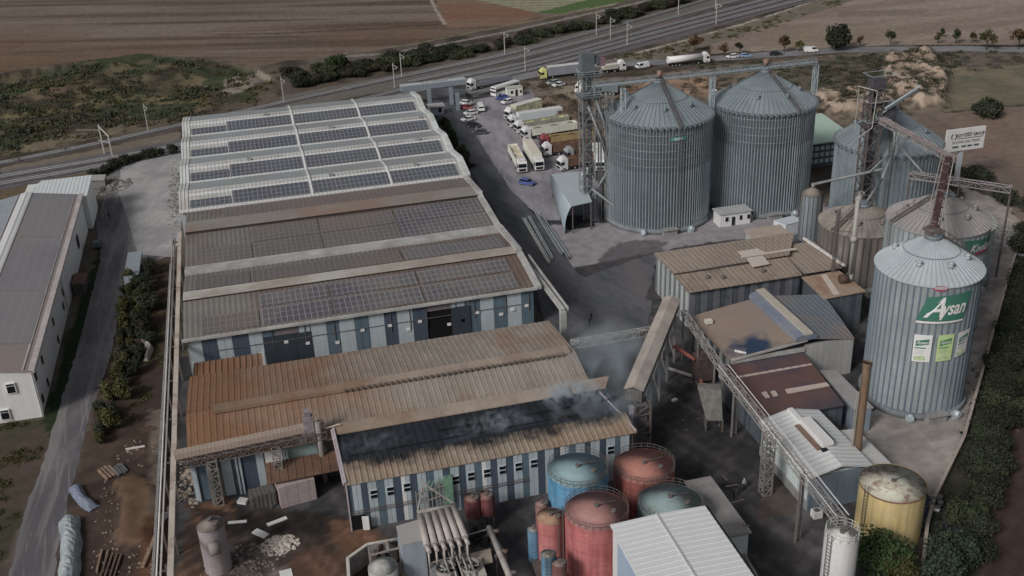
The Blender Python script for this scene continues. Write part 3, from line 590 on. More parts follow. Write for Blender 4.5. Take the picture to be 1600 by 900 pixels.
# ---- burnt hall in front of it
h4 = thing('warehouse', 'burnt low hall with blackened roof trough and striped blue wall with small windows', 'warehouse', (27, 130, 0))
BL, BR, BY = 5.6, 47.4, 123.0
mb = MB(); mb.box(BL+.2, BR-.3, BY+.25, 135.8, 0, 7.4); mb.build('wall', MATS['dark_hall_wall'], h4)
M_BURN = mat('burnt_roof', H_(34, 38, 46), rough=.6, var=.35, scale=.18, stain=H_(74, 88, 104), stain_amt=.65, stain_scale=.085, stain_edge=.56, bump=.6, bscale=.8, rib='x', ribw=1.1, ribd=.25)
mb = MB(); mb.sheet((BL, 127.2, 8.25), (BR-.5, 127.2, 8.25), (BR-.5, 135.2, 8.2), (BL, 135.2, 8.2), .12); mb.build('burnt_roof', M_BURN, h4)
mb = MB(); mb.sheet((BL, 122.7, 7.75), (BR, 122.7, 7.75), (BR, 127.4, 8.35), (BL, 127.4, 8.35), .1, rib=.85, rw=.3, rh=.1); M_SCO = mat('scorched_ribbed_sheet', H_(126, 113, 99), rough=.85, var=.14, scale=.3, stain=H_(122, 92, 68), stain_amt=.5, stain_scale=.1)
nt_ = M_SCO.node_tree; g_ = N(nt_, 'ShaderNodeNewGeometry'); s_ = N(nt_, 'ShaderNodeSeparateXYZ'); nt_.links.new(g_.outputs['Position'], s_.inputs[0]); z_ = N(nt_, 'ShaderNodeTexNoise'); z_.inputs['Scale'].default_value = .22; z_.inputs['Detail'].default_value = 5; z_.inputs['Roughness'].default_value = .65
nt_.links.new(g_.outputs['Position'], z_.inputs['Vector']); a_ = N(nt_, 'ShaderNodeMath', operation='MULTIPLY_ADD'); nt_.links.new(z_.outputs['Fac'], a_.inputs[0]); a_.inputs[1].default_value = 9; nt_.links.new(s_.outputs[1], a_.inputs[2]); r_ = N(nt_, 'ShaderNodeMapRange'); r_.inputs[1].default_value = 129.3; r_.inputs[2].default_value = 131.8; nt_.links.new(a_.outputs[0], r_.inputs[0])
bs_ = nt_.nodes['Principled BSDF']; src_ = bs_.inputs['Base Color'].links[0].from_socket; mx_ = N(nt_, 'ShaderNodeMix', data_type='RGBA'); nt_.links.new(r_.outputs[0], mx_.inputs[0]); nt_.links.new(src_, mx_.inputs[6]); mx_.inputs[7].default_value = (.028, .03, .034, 1); nt_.links.new(mx_.outputs[2], bs_.inputs['Base Color'])
mb.build('eave_roof', M_SCO, h4)
mb = MB(); mb.bar((20, 131.2, 8.35), (BR-1, 131.4, 8.35), .2); mb.bar((BL+1, 128.8, 8.3), (BR-3, 129.0, 8.3), .14); mb.split('purlin', mat('charred_steel', (.012, .012, .014), var=0), h4)
mb = MB(); mb.sheet((BL-.3, 134.6, 8.5), (46.8, 134.6, 8.5), (48.3, 137.2, 8.9), (BL-.3, 137.2, 8.7), .18); mb.build('gallery_roof', M_RUST2, h4)
mb = MB(); mb.bar((BL-.1, 123, 7.9), (BL-.3, 136, 8.7), .32); mb.bar((BL-.4, 123, 7.7), (BL-.6, 136, 8.5), .2); mb.bar((BL-.1, 122.7, 0), (BL-.1, 122.7, 7.9), .18); mb.bar((BR, 122.8, 8), (45.6, 134, 8.4), .18); mb.split('verge_trim', mat('verge_pink_grey', H_(150, 140, 146), var=.2), h4)
cen = [561, 585, 611, 637, 662, 688, 713, 737, 762, 786, 811, 835, 860, 884, 908, 931, 955, 977]; segs = [(545, 553, WB2, 0, 7.6)]
for i, c_ in enumerate(cen):
    segs.append((c_-8, c_-1, M_WHW if i % 5 == 3 else WL, 0, 7.6)); segs.append((c_-1, c_+6, WL, 0, 7.6))
    if i < len(cen)-1: segs.append((c_+6, cen[i+1]-8, (WB, WB2, WB)[i % 3], 0, 7.6))
fac(h4, BY, segs, 790, 715, 545, 985, 0, 7.6)
for px, py in ((584, 772), (610, 767), (636, 761), (712, 750), (736, 744), (761, 739), (785, 734), (810, 729), (834, 724), (954, 703)):
    x, z = WY(px, py, BY-.12)
    q = MB(); q.box(x-.5, x+.5, BY-.2, BY-.1, z-.7, z+.7); w = q.build('window', mat('window_frame_white', V_(126, 134, 138), var=.1), h4)
    for dz in (-.62, .1):
        q = MB(); q.box(x-.45, x+.45, BY-.23, BY-.16, z+dz, z+dz+.52); q.build('pane', M_GLASS, w)
q = MB(); x, z = WY(562, 823, BY); q.box(x-.9, x+.9, BY-.2, BY-.1, 0, 2.4); q.build('doorway', MATS['dark_opening'], h4)
q = MB(); q.bar((BL+.2, BY-.4, 2.9), (31, BY-.4, 3.1), .09); q.bar((BL+.2, BY-.4, 3.3), (31, BY-.4, 3.5), .06); q.build('wall_pipe', M_STEELD, h4)
q = MB(); x, z = WY(573, 826, BY-.6); q.prism([(x-.5, BY-.9), (x+.4, BY-1.1), (x+.42, BY-1.0), (x-.48, BY-.8)], .3, 2.6); tag(q.build('sign_board', M_WHW, None), 'small white board leaning at the doorway of the burnt hall', 'board')

# ---- rusty canopy and stuff under it
t = thing('canopy', 'rusty sheet canopy on posts in front of the orange stained hall', 'canopy', (0, 134, 0))
M_RC = mat('rusty_canopy_sheet', H_(98, 72, 56), rough=.9, var=.2, scale=.3, stain=H_(70, 54, 46), stain_amt=.7, stain_scale=.2)
c1, c2, c3, c4 = W3(417, 757, 4.2), W3(536, 733, 4.2), W3(531, 702, 4.8), W3(414, 724, 4.8)
q = MB(); q.sheet(c1, c2, c3, c4, .12, rib=1.2, rw=.2, rh=.07); q.build('roof_sheet', M_RC, t)
q = MB()
for c in (c1, c2, c3, c4): q.bar((c[0]*.98, c[1], 0), (c[0]*.98, c[1], 4.1), .2)
q.split('post', M_STEELD, t)

# ---- white hall on the left
h5 = thing('warehouse', 'white walled hall with panelled grey roof at the left edge', 'warehouse', (-52, 210, 0))
LX, LY0, LY1, LR, LXW = -40.3, 168.3, 253.5, -51.8, -63.5
mb = MB(); mb.box(LXW+.2, LX-.2, LY0+.2, LY1-.2, 0, 8.8); mb.profy([(LX-.2, 8.8), (LR, 10.6), (LXW+.2, 8.8)], LY0+.2, LY1-.2); mb.build('wall', M_WHW, h5)
mb = MB(); mb.sheet((LX+.2, LY0-.2, 8.9), (LX+.2, LY1, 8.9), (LR, LY1, 10.9), (LR, LY0-.2, 10.9)); mb.sheet((LXW, LY0-.2, 8.9), (LXW, LY1, 8.9), (LR, LY1, 10.9), (LR, LY0-.2, 10.9)); mb.build('roof', mat('grey_brown_roof', H_(122, 118, 118), rough=.6, var=.08, scale=.2, stain=H_(130, 110, 98), stain_amt=.5, stain_scale=.05), h5)
mb = MB(); mb.sheet((LR+1.3, LY0, 10.8), (LR+1.3, LY1, 10.8), (LR, LY1, 11.05), (LR, LY0, 11.05), .1); mb.sheet((LR-1.2, LY0, 10.8), (LR-1.2, LY1, 10.8), (LR, LY1, 11.05), (LR, LY0, 11.05), .1); mb.build('ridge_cap', M_WHITE, h5)
M_PVL = mat('warm_solar_cells', H_(112, 108, 117), rough=.35, var=.08, scale=.1, grid=(('X', 1.75, .07), ('Y', 1.05, .1)), gridcol=H_(130, 128, 134), stain=H_(120, 116, 112), stain_amt=.7, stain_scale=.04)
for ya, yb in ((LY0+9.5, 199), (199.6, 226), (226.6, LY1-.6)):
    z = lambda x: 10.9-(x-LR)*2.0/(LX+.2-LR)+.12; xa, xb = LR+1.7, LX-1.4
    q = MB(); q.sheet((xb, ya, z(xb)), (xb, yb, z(xb)), (xa, yb, z(xa)), (xa, ya, z(xa)), .06); q.build('solar_array', M_PVL, h5)
    z = lambda x: 10.9-(LR-x)*2.0/(LR-LXW)+.12; xa, xb = LR-1.6, LXW+1.5
    q = MB(); q.sheet((xb, ya, z(xb)), (xb, yb, z(xb)), (xa, yb, z(xa)), (xa, ya, z(xa)), .06); q.build('solar_array', mat('bluish_solar_cells', H_(120, 128, 134), rough=.3, var=.08, grid=(('X', 1.75, .07), ('Y', 1.05, .1)), gridcol=H_(136, 142, 148)), h5)
mb = MB(); mb.box(LX-.5, LX+.5, LY0-.2, LY1, 8.6, 9.15); mb.box(LX-1.5, LX-1.2, LY0, LY1, 9.1, 9.25); mb.build('eave_gutter', mat('pinkish_gutter', H_(150, 142, 142), rough=.6, var=.15, scale=.4), h5)
for px, py in ((67, 562), (92, 530), (107, 515), (84, 502), (100, 478), (116, 461), (76, 597), (57, 587), (115, 435), (129, 411), (99, 456), (68, 622)):
    y, z = WX(px, py, LX)
    if z < 1 or z > 8.3: continue
    q = MB(); q.box(LX-.12, LX-.05+.02, y-.45, y+.45, z-.75, z+.75); q.build('window', M_GLASS, h5)
q = MB(); y, z = WX(122, 375, LX); q.box(LX-.12, LX-.03, y-1.2, y+1.2, 2.6, 5.4); q.build('window', M_GLASS, h5)
for px, py in ((17, 607), (8, 648)):
    x, z = WY(px, py, LY0)
    q = MB(); q.box(x-.75, x+.75, LY0-.08, LY0+.25, z-.95, z+.95); w = q.build('window', mat('frame_pale', V_(168, 178, 184), var=0), h5)
    q = MB(); q.box(x-.6, x+.6, LY0-.12, LY0-.06, z-.8, z+.4); q.box(x-.6, x+.6, LY0-.12, LY0-.06, z+.52, z+.82); q.build('pane', M_GLASS, w)
q = MB(); q.bar((LX+.05, LY0+.05, 0), (LX+.05, LY0+.05, 8.7), .1); q.bar((LX+.05, 208, 0), (LX+.05, 208, 8.7), .16); q.split('downpipe', M_GUT, h5)
t = thing('warehouse', 'small pale flat roofed block behind the white hall on the left', 'shed', (-45, 262, 0))
q = MB(); q.box(-54, -39.4, 254.2, 268, 0, 8.0); q.build('wall', M_WHW, t); q = MB(); q.sheet((-54.3, 254.0, 8.2), (-39.2, 254.0, 8.2), (-39.2, 268.4, 8.5), (-51, 268.4, 8.5), .2); q.build('roof', mat('pale_flat_roof', H_(172, 178, 180), rough=.6, var=.07, rib='x', ribw=.9, ribd=.06), t)
t = thing('shed', 'small rust brown lean-to against the far side wall of the white hall', 'shed', (-38.8, 219, 0))
a = W3(128, 432, 2.6); q = MB(); q.box(-40.1, -37.8, 216.5, 221.5, 0, 2.4); q.build('wall', MATS['dark_hall_wall'], t); q = MB(); q.sheet((-40.1, 216.2, 2.7), (-37.5, 216.2, 2.5), (-37.5, 221.8, 2.5), (-40.1, 221.8, 2.7), .1); q.build('roof', mat('rusty_lean_to', H_(96, 72, 62), var=.2), t)
t = thing('trailer', 'flat pale grey box trailer parked beside the dark hedge', 'trailer', (*W(212, 420), 0))
c = [W3(200, 396, 2.2), W3(222, 393, 2.2), W3(216, 436, 2.2), W3(193, 437, 2.2)]; q = MB(); q.prism([(p[0], p[1]) for p in (c[3], c[2], c[1], c[0])], .9, 2.4); q.build('body', mat('trailer_grey', H_(118, 126, 134), rough=.5, var=.08), t)
q = MB(); cx, cy = W(212, 425)
for dy in (-2, -.8, 3): 
    for dx in (-1, 1): q.tube((cx+dx*1.0-.15, cy+dy, .45), (cx+dx*1.0+.15, cy+dy, .45), .45, 10)
q.split('wheel', mat('tyre', (.015, .015, .015), var=0), t)
# ================================================================== SILOS
def silo_mat(name, base, dark, rough=.4, bands=None, dirt=None):
    return mat(name, base, rough=rough, metal=.25, var=.1, scale=.3, streak=.22, stain=dark, stain_amt=.55, stain_scale=.12, stain_edge=.52)
def silo(label, cx, cy, r, h, ap, wm, rm, nrib=64, nroof=48, eaves=True, split_z=None, low_m=None, base_h=1.1, group=None, ladder=215, rib_m=None, ribh=.16, cap_r=1.2, bands=(), band_m=None, stair=None):
    t = thing('grain_silo', label, 'silo', (cx, cy, 0), group=group)
    q = MB(); q.cyl(cx, cy, 0, base_h, r+.5, 48); q.build('base_ring', mat('silo_base', V_(84, 90, 94), rough=.9, var=.2, streak=.2), t)
    q = MB(); q.cyl(cx, cy, base_h, h, r, 96, cap=False); q.cyl(cx, cy, h-.05, h, r, 48)
    z = base_h+1
    while z < h:
        q.cyl(cx, cy, z, z+.06, r+.035, 96, cap=False); z += 1.25
    q.build('wall', wm, t)
    for z_a, z_b, r_m in ([(base_h, h, rib_m or wm)] if not split_z else [(base_h, split_z, low_m), (split_z, h, rib_m)]):
      q = MB()
      for i in range(nrib):
        a = 2*math.pi*i/nrib; c, s = math.cos(a), math.sin(a); w = r*2*math.pi/nrib*(.2 if split_z else .16); p = lambda rr, ww, zz: (cx+c*rr-s*ww, cy+s*rr+c*ww, zz)
        q.hexa([p(r-.02, -w, z_a), p(r+ribh, -w*.55, z_a), p(r+ribh, w*.55, z_a), p(r-.02, w, z_a), p(r-.02, -w, z_b), p(r+ribh, -w*.55, z_b), p(r+ribh, w*.55, z_b), p(r-.02, w, z_b)])
      q.build('stiffener', r_m, t)
    if split_z:
        q = MB(); z = split_z+1.2
        while z < h-.5: q.cyl(cx, cy, z, z+.14, r+ribh+.03, 96, cap=False); z += 1.75
        q.build('wind_ring', rib_m, t)
    q = MB(); q.cyl(cx, cy, h, ap, r+.32, 96, r1=cap_r, cap=False); q.cyl(cx, cy, h-.12, h, r+.32, 96, cap=False); q.build('roof', rm, t)
    q = MB()
    for i in range(nroof):
        a = 2*math.pi*(i+.5)/nroof; c, s = math.cos(a), math.sin(a); w = .075
        p = lambda rr, ww, zz: (cx+c*rr-s*ww, cy+s*rr+c*ww, zz)
        q.hexa([p(r+.34, -w, h), p(r+.34, w, h), p(cap_r, w*.6, ap), p(cap_r, -w*.6, ap), p(r+.34, -w*.6, h+.2), p(r+.34, w*.6, h+.2), p(cap_r, w*.4, ap+.16), p(cap_r, -w*.4, ap+.16)])
    sl_ = (ap-h)/(r+.32-cap_r)
    q.build('roof_rib', rm, t)
    q = MB(); rr = r*.52; zz = h+(r+.32-rr)*sl_
    q.cyl(cx, cy, zz+.05, zz+.22, rr+.1, 48, cap=False); q.cyl(cx, cy, ap-.1, ap+.7, cap_r+.15, 20); q.cyl(cx, cy, ap+.7, ap+1.0, cap_r*.8, 16); q.build('roof_collar', mat('collar_steel', H_(92, 100, 106), rough=.5, var=.2), t)
    if eaves:
        q = MB(); n = nroof
        for i in range(n):
            a = 2*math.pi*i/n; c, s = math.cos(a), math.sin(a); q.box(cx+c*(r+.35)-.26, cx+c*(r+.35)+.26, cy+s*(r+.35)-.26, cy+s*(r+.35)+.26, h-.4, h+.3)
        q.split('eave_vent', mat('eave_vent_dark', V_(70, 80, 86), var=.15), t)
    for k, a in enumerate((200, 250, 300, 20, 120)):
        a = R(a+cx % 40); rr = r*.68; zz = h+(r+.32-rr)*sl_; q = MB(); q.cyl(cx+rr*math.cos(a), cy+rr*math.sin(a), zz, zz+.7, .38, 12); q.cyl(cx+rr*math.cos(a), cy+rr*math.sin(a), zz+.7, zz+.95, .55, 12, r1=.2); q.build('roof_vent', rm, t)
    a = R(ladder); c, s = math.cos(a), math.sin(a); q = MB(); p = lambda rr, ww, zz: (cx+c*rr-s*ww, cy+s*rr+c*ww, zz)
    for w in (-.35, .35): q.bar(p(r+.5, w, 0), p(r+.5, w, h+.6), .07)
    z = .5
    while z < h: q.bar(p(r+.5, -.35, z), p(r+.5, .35, z), .04); z += .6
    for w in (-.45, .45): q.bar(p(r+.3, w, h+.3), p(cap_r+.3, w, ap+.3), .12)
    for k in range(22):
        f = k/21; rr = (r+.3)*(1-f)+(cap_r+.3)*f; z = h+.35+(ap-h)*f; q.bar(p(rr, -.45, z), p(rr, .45, z), .1)
        if k % 3 == 0:
            for w in (-.45, .45): q.bar(p(rr, w, z), p(rr, w, z+.9), .05)
    for w in (-.45, .45): q.bar(p(r+.3, w, h+1.2), p(cap_r+.3, w, ap+1.2), .06)
    q.build('ladder', M_STEELD, t)
    for k, a in enumerate((236, 262, 285)):
        a = R(a); c, s = math.cos(a), math.sin(a); q = MB(); x, y = cx+c*(r+.8), cy+s*(r+.8)
        if k == 1: q.box(x-1.6, x+1.6, y-.6, y+.6, 0, 1.3); q.box(x-1.8, x+1.8, y-.9, y+.8, 1.3, 1.45)
        else: q.tube((x, y, .9), (x+c*1.0, y+s*1.0, .9), .55, 10); q.box(x-.5, x+.5, y-.5, y+.5, 0, .9)
        q.build('aeration_fan' if k != 1 else 'unloading_hood', M_GALV if k != 1 else M_CONC, t)
    return t
G1 = silo_mat('big_silo_wall', V_(58, 68, 75), V_(48, 58, 64)); G1r = mat('big_silo_roof', H_(114, 124, 129), rough=.5, metal=.15, var=.12, scale=.25, stain=H_(96, 108, 114), stain_amt=.6, stain_scale=.12)
G1s = mat('big_silo_rib', V_(128, 139, 145), rough=.42, metal=.6, var=.14, scale=.25, streak=.25)
G1d = mat('big_silo_rib_dull', V_(106, 115, 121), rough=.45, metal=.55, var=.12, scale=.3)
s1 = silo('big grey corrugated silo beside the lattice elevator tower, with a small teal sign', 87.9, 217.1, 11.7, 24.3, 31.0, G1, G1r, 108, 60, ladder=272, rib_m=G1d, split_z=14.3, low_m=G1s)
s2 = silo('big grey corrugated silo right of the one with the teal sign', 113.4, 217.3, 11.5, 24.2, 30.6, G1, G1r, 108, 60, ladder=285, rib_m=G1d, split_z=16.5, low_m=G1s)
G3 = silo_mat('mid_silo_wall', V_(96, 108, 115), V_(74, 83, 89)); G3r = mat('mid_silo_roof', H_(106, 116, 122), rough=.5, metal=.15, var=.1, scale=.2)
s3 = silo('grey silo half hidden behind the dark lattice tower', 134.2, 198.5, 11.0, 18, 25.0, G3, G3r, 70, 44, ladder=240)
G4 = silo_mat('brown_silo_wall', V_(96, 90, 86), V_(66, 60, 56), rough=.7); G4r = mat('brown_silo_roof', H_(122, 116, 110), rough=.7, var=.12, scale=.3, stain=H_(100, 90, 82), stain_amt=.6, stain_scale=.2)
s4 = silo('short brown dusty silo with pipes over its roof', 112.8, 172.5, 7.9, 12, 15.2, G4, G4r, 40, 40, eaves=False, ladder=200, rib_m=mat('brown_rib', V_(64, 60, 58), var=.1))
G5 = silo_mat('pale_silo_wall', V_(120, 130, 132), V_(94, 102, 106)); G5r = mat('dusty_silo_roof', H_(124, 120, 120), rough=.65, var=.12, scale=.15, stain=H_(108, 108, 114), stain_amt=.7, stain_scale=.06)
s5 = silo('pale silo carrying the green Kıvılcım banner behind the front silo', 115.2, 152.7, 8.6, 20, 24.2, G5, G5r, 48, 56, eaves=False, ladder=175, rib_m=mat('pale_rib', V_(84, 92, 96), var=.1))
s6 = silo('silo with pale greenish roof behind the Kıvılcım silo', 128.4, 168.4, 9.2, 12, 16.4, G5, mat('green_grey_roof', H_(142, 148, 138), rough=.6, var=.12, scale=.2, stain=H_(126, 130, 134), stain_amt=.6, stain_scale=.1), 48, 44, eaves=False, ladder=30)
G7 = silo_mat('front_silo_wall', V_(114, 123, 127), V_(96, 105, 109)); G7r = mat('front_silo_roof', H_(146, 154, 159), rough=.45, metal=.1, var=.07, scale=.2)
s7 = silo('front silo with the big green Aysan banner and three posters', 98.1, 130.65, 7.8, 23.1, 27.6, G7, G7r, 52, 60, eaves=False, ladder=5, rib_m=mat('front_rib', V_(66, 80, 90), rough=.5, var=.1), ribh=.12)
# ---- banners wrapped on the silo walls
def text_mesh(s, size=1.0, shear=0.0, offset=0.0):
    cu = bpy.data.curves.new('t', 'FONT'); cu.body = s; cu.size = size; cu.shear = shear; cu.offset = offset; cu.resolution_u = 3; cu.align_x = 'CENTER'; cu.align_y = 'CENTER'
    o = bpy.data.objects.new('t', cu); COL.objects.link(o); bpy.context.view_layer.update()
    me = bpy.data.meshes.new_from_object(o.evaluated_get(bpy.context.evaluated_depsgraph_get())); bpy.data.objects.remove(o)
    v = [tuple(p.co) for p in me.vertices]; f = [tuple(p.vertices) for p in me.polygons]; bpy.data.meshes.remove(me); return v, f
def wrap(cx, cy, r, a0, z0, pts, rot=0.0):       # flat (u along wall, v up) -> wall of a silo; a0 = bearing of the centre
    out = []; c, s = math.cos(rot), math.sin(rot)
    for p in pts:
        u, v = p[0]*c-p[1]*s, p[0]*s+p[1]*c; a = a0+u/r; out.append((cx+r*math.cos(a), cy+r*math.sin(a), z0+v))
    return out
def panel(mb, cx, cy, r, a0, z0, poly_uv, nu=14, nv=4, rot=0.0):   # quad patch given by 4 uv corners
    (A, B, C_, D) = [np.array(p, float) for p in poly_uv]; g = []
    for j in range(nv+1):
        for i in range(nu+1):
            s, t_ = i/nu, j/nv; g.append(tuple((A*(1-s)+B*s)*(1-t_)+(D*(1-s)+C_*s)*t_))
    w = wrap(cx, cy, r, a0, z0, g, rot); n = len(mb.v); mb.v += w
    for j in range(nv):
        for i in range(nu): k = n+j*(nu+1)+i; mb.f.append((k, k+1, k+nu+2, k+nu+1)); mb.sm.append(True)
    return mb
def letters(par, s, size, cx, cy, r, a0, z0, m_, rot=0.0, shear=.35, offset=.03, sx=1.0, u0=0.0, name='lettering', fit=None, v0=0.0):
    v, f = text_mesh(s, size, shear, offset)
    if fit: w_ = [p[0] for p in v]; w_ = (min(w_), max(w_)); sx = fit/(w_[1]-w_[0]); u0 = u0-sx*(w_[0]+w_[1])/2
    v = [(p[0], p[1]+v0) for p in v]; q = MB(); q.v = wrap(cx, cy, r, a0, z0, [(p[0]*sx+u0, p[1]) for p in v], rot); q.f = f; q.sm = [False]*len(f); return q.build(name, m_, par)
def onsilo(px, py, cx, cy, r):      # photo pixel -> (bearing, height) on a silo wall
    d = _d(px, py); a = d[0]**2+d[1]**2; b = -2*(d[0]*cx+d[1]*cy); c = cx*cx+cy*cy-r*r; t = (-b-math.sqrt(max(0, b*b-4*a*c)))/(2*a)
    return math.atan2(d[1]*t-cy, d[0]*t-cx), CAMH+d[2]*t
M_GREEN = mat('banner_green', V_(24, 84, 70), rough=.6, var=.06); M_BW = mat('banner_white', V_(190, 200, 198), rough=.6, var=.03); M_RED = mat('sign_red', V_(120, 30, 60), rough=.5, var=0); M_PGREEN = mat('poster_green', V_(128, 168, 90), rough=.6, var=.1)
S7 = (98.1, 130.65, 8.05)
def uvpoly(S, pix):
    az = [onsilo(px, py, *S) for px, py in pix]; a0 = sum(a for a, z in az)/len(az); z0 = sum(z for a, z in az)/len(az); return a0, z0, [((a-a0)*S[2], z-z0) for a, z in az]
def quadban(S, pix, m_, name, par, dr=0.0, nu=14, nv=4):
    S = (S[0], S[1], S[2]+dr); a0, z0, uv = uvpoly(S, pix); q = MB(); panel(q, *S, a0, z0, uv, nu, nv); return q.build(name, m_, par), a0, z0, uv
t = thing('banner', 'green banner with white Aysan lettering high on the front silo', 'banner', S7[:2]+(18,))
a0, z0, uv = uvpoly(S7, [(1431, 499), (1504, 497), (1519, 452), (1450, 464)]); q = MB()
panel(q, *S7, a0, z0, uv, 16, 4); q.build('board', M_GREEN, t)
wu = (uv[1][0]-uv[0][0]+uv[2][0]-uv[3][0])/2; rot = math.atan2(uv[1][1]-uv[0][1]+uv[2][1]-uv[3][1], uv[1][0]-uv[0][0]+uv[2][0]-uv[3][0])
letters(t, 'A', 4.6, 98.1, 130.65, 8.13, a0, z0, M_BW, rot, .55, .08, u0=-wu*.25, fit=wu*.44); letters(t, 'ysan', 3.2, 98.1, 130.65, 8.15, a0, z0, M_BW, rot, .4, .07, u0=wu*.15, fit=wu*.6, v0=-.1)
q = MB(); q.v = []; p0, p1 = uv[0], uv[1]; panel(q, 98.1, 130.65, 8.16, a0, z0, [(p0[0], p0[1]-.45), (p1[0], p1[1]-.3), (p1[0], p1[1]), (p0[0], p0[1]-.1)], 14, 1); q.build('edge_stripe', M_BW, t)
for k, (pix, bm, hm, lab) in enumerate((([(1424, 564), (1452, 566), (1458, 524), (1429, 522)], M_BW, M_GREEN, 'white poster left of the green poster on the front silo'),
                                   ([(1461, 565), (1485, 562), (1492, 521), (1467, 524)], M_PGREEN, mat('poster_dark_green', V_(40, 96, 56), var=0), 'green poster between the two white ones on the front silo'),
                                   ([(1491, 559), (1508, 549), (1516, 512), (1498, 520)], M_BW, M_GREEN, 'white poster at the right edge of the front silo wall'))):
    t = thing('poster', lab, 'poster', S7[:2]+(9,)); o, a0, z0, uv = quadban(S7, pix, bm, 'board', t, nu=6, nv=4)
    c = lambda u, v: tuple((np.array(uv[0])*(1-u)+np.array(uv[1])*u)*(1-v)+(np.array(uv[3])*(1-u)+np.array(uv[2])*u)*v)
    q = MB(); panel(q, 98.1, 130.65, 8.1, a0, z0, [c(.12, .58), c(.84, .66), c(.84, .86), c(.12, .78)], 4, 1); panel(q, 98.1, 130.65, 8.1, a0, z0, [c(.08, .5), c(.7, .5), c(.7, .54), c(.08, .54)], 4, 1); q.build('heading', hm, t)
    w = abs(uv[1][0]-uv[0][0]); letters(t, 'Aysan', w*.27, 98.1, 130.65, 8.14, a0+ (c(.47, .72)[0])/8.1, z0+c(.47, .72)[1], M_BW, .09, .35, .01)
    q = MB(); panel(q, 98.1, 130.65, 8.1, a0, z0, [c(.1, .07), c(.7, .07), c(.7, .24), c(.1, .2)], 3, 1); q.build('picture', mat('poster_picture', V_(120, 140, 96), var=.4, scale=2), t)
    q = MB()
    for v in (.44, .39, .34, .29): panel(q, 98.1, 130.65, 8.1, a0, z0, [c(.1, v), c(.6, v), c(.6, v+.012), c(.1, v+.012)], 3, 1)
    q.build('text_lines', mat('text_grey', V_(110, 116, 118), var=0), t)
t = thing('sign', 'small red oval sign just under the eave of the front silo', 'sign', S7[:2]+(22,)); a0, z0 = onsilo(1470, 451, 98.1, 130.65, 8.0); q = MB()
n = len(q.v); q.v += wrap(98.1, 130.65, 8.05, a0, z0, [(1.15*math.cos(2*math.pi*i/20), .45*math.sin(2*math.pi*i/20)) for i in range(20)]); q.f.append(tuple(range(20))); q.sm.append(False); q.build('board', M_RED, t)
q = MB()
for u in (-.7, -.42, -.14, .14, .42, .7): panel(q, 98.1, 130.65, 8.1, a0, z0, [(u-.09, -.14), (u+.06, -.14), (u+.1, .16), (u-.05, .16)], 1, 1)
q.build('marks', M_BW, t)
t = thing('banner', 'green banner with white Kıvılcım lettering and red underline on the silo behind', 'banner', (115.2, 152.7, 16))
S5 = (115.2, 152.7, 8.85); o, a0, z0, uv = quadban(S5, [(1505, 402), (1546, 385), (1552, 364), (1509, 377)], M_GREEN, 'board', t)
wu = (uv[1][0]-uv[0][0]+uv[2][0]-uv[3][0])/2; rot = math.atan2(uv[1][1]-uv[0][1]+uv[2][1]-uv[3][1], uv[1][0]-uv[0][0]+uv[2][0]-uv[3][0])
letters(t, 'Kıvılcım', wu*.24, 115.2, 152.7, 8.93, a0, z0-.1, M_BW, rot, .4, .04); quadban(S5, [(1521, 400), (1543, 388), (1544, 384), (1524, 395)], M_RED, 'underline', t, .05, 6, 1)
t = thing('sign', 'small teal sign with pale lettering near the top of the silo by the tower', 'sign', (87.9, 217.1, 22)); S1 = (87.9, 217.1, 11.95)
o, a0, z0, uv = quadban(S1, [(1048, 221), (1072, 218), (1072, 212), (1048, 215)], mat('sign_teal', V_(36, 100, 96), var=0), 'board', t, nu=6, nv=1); letters(t, 'mysilo', .85, 87.9, 217.1, 12.02, a0, z0, M_BW, 0, .1, .02)

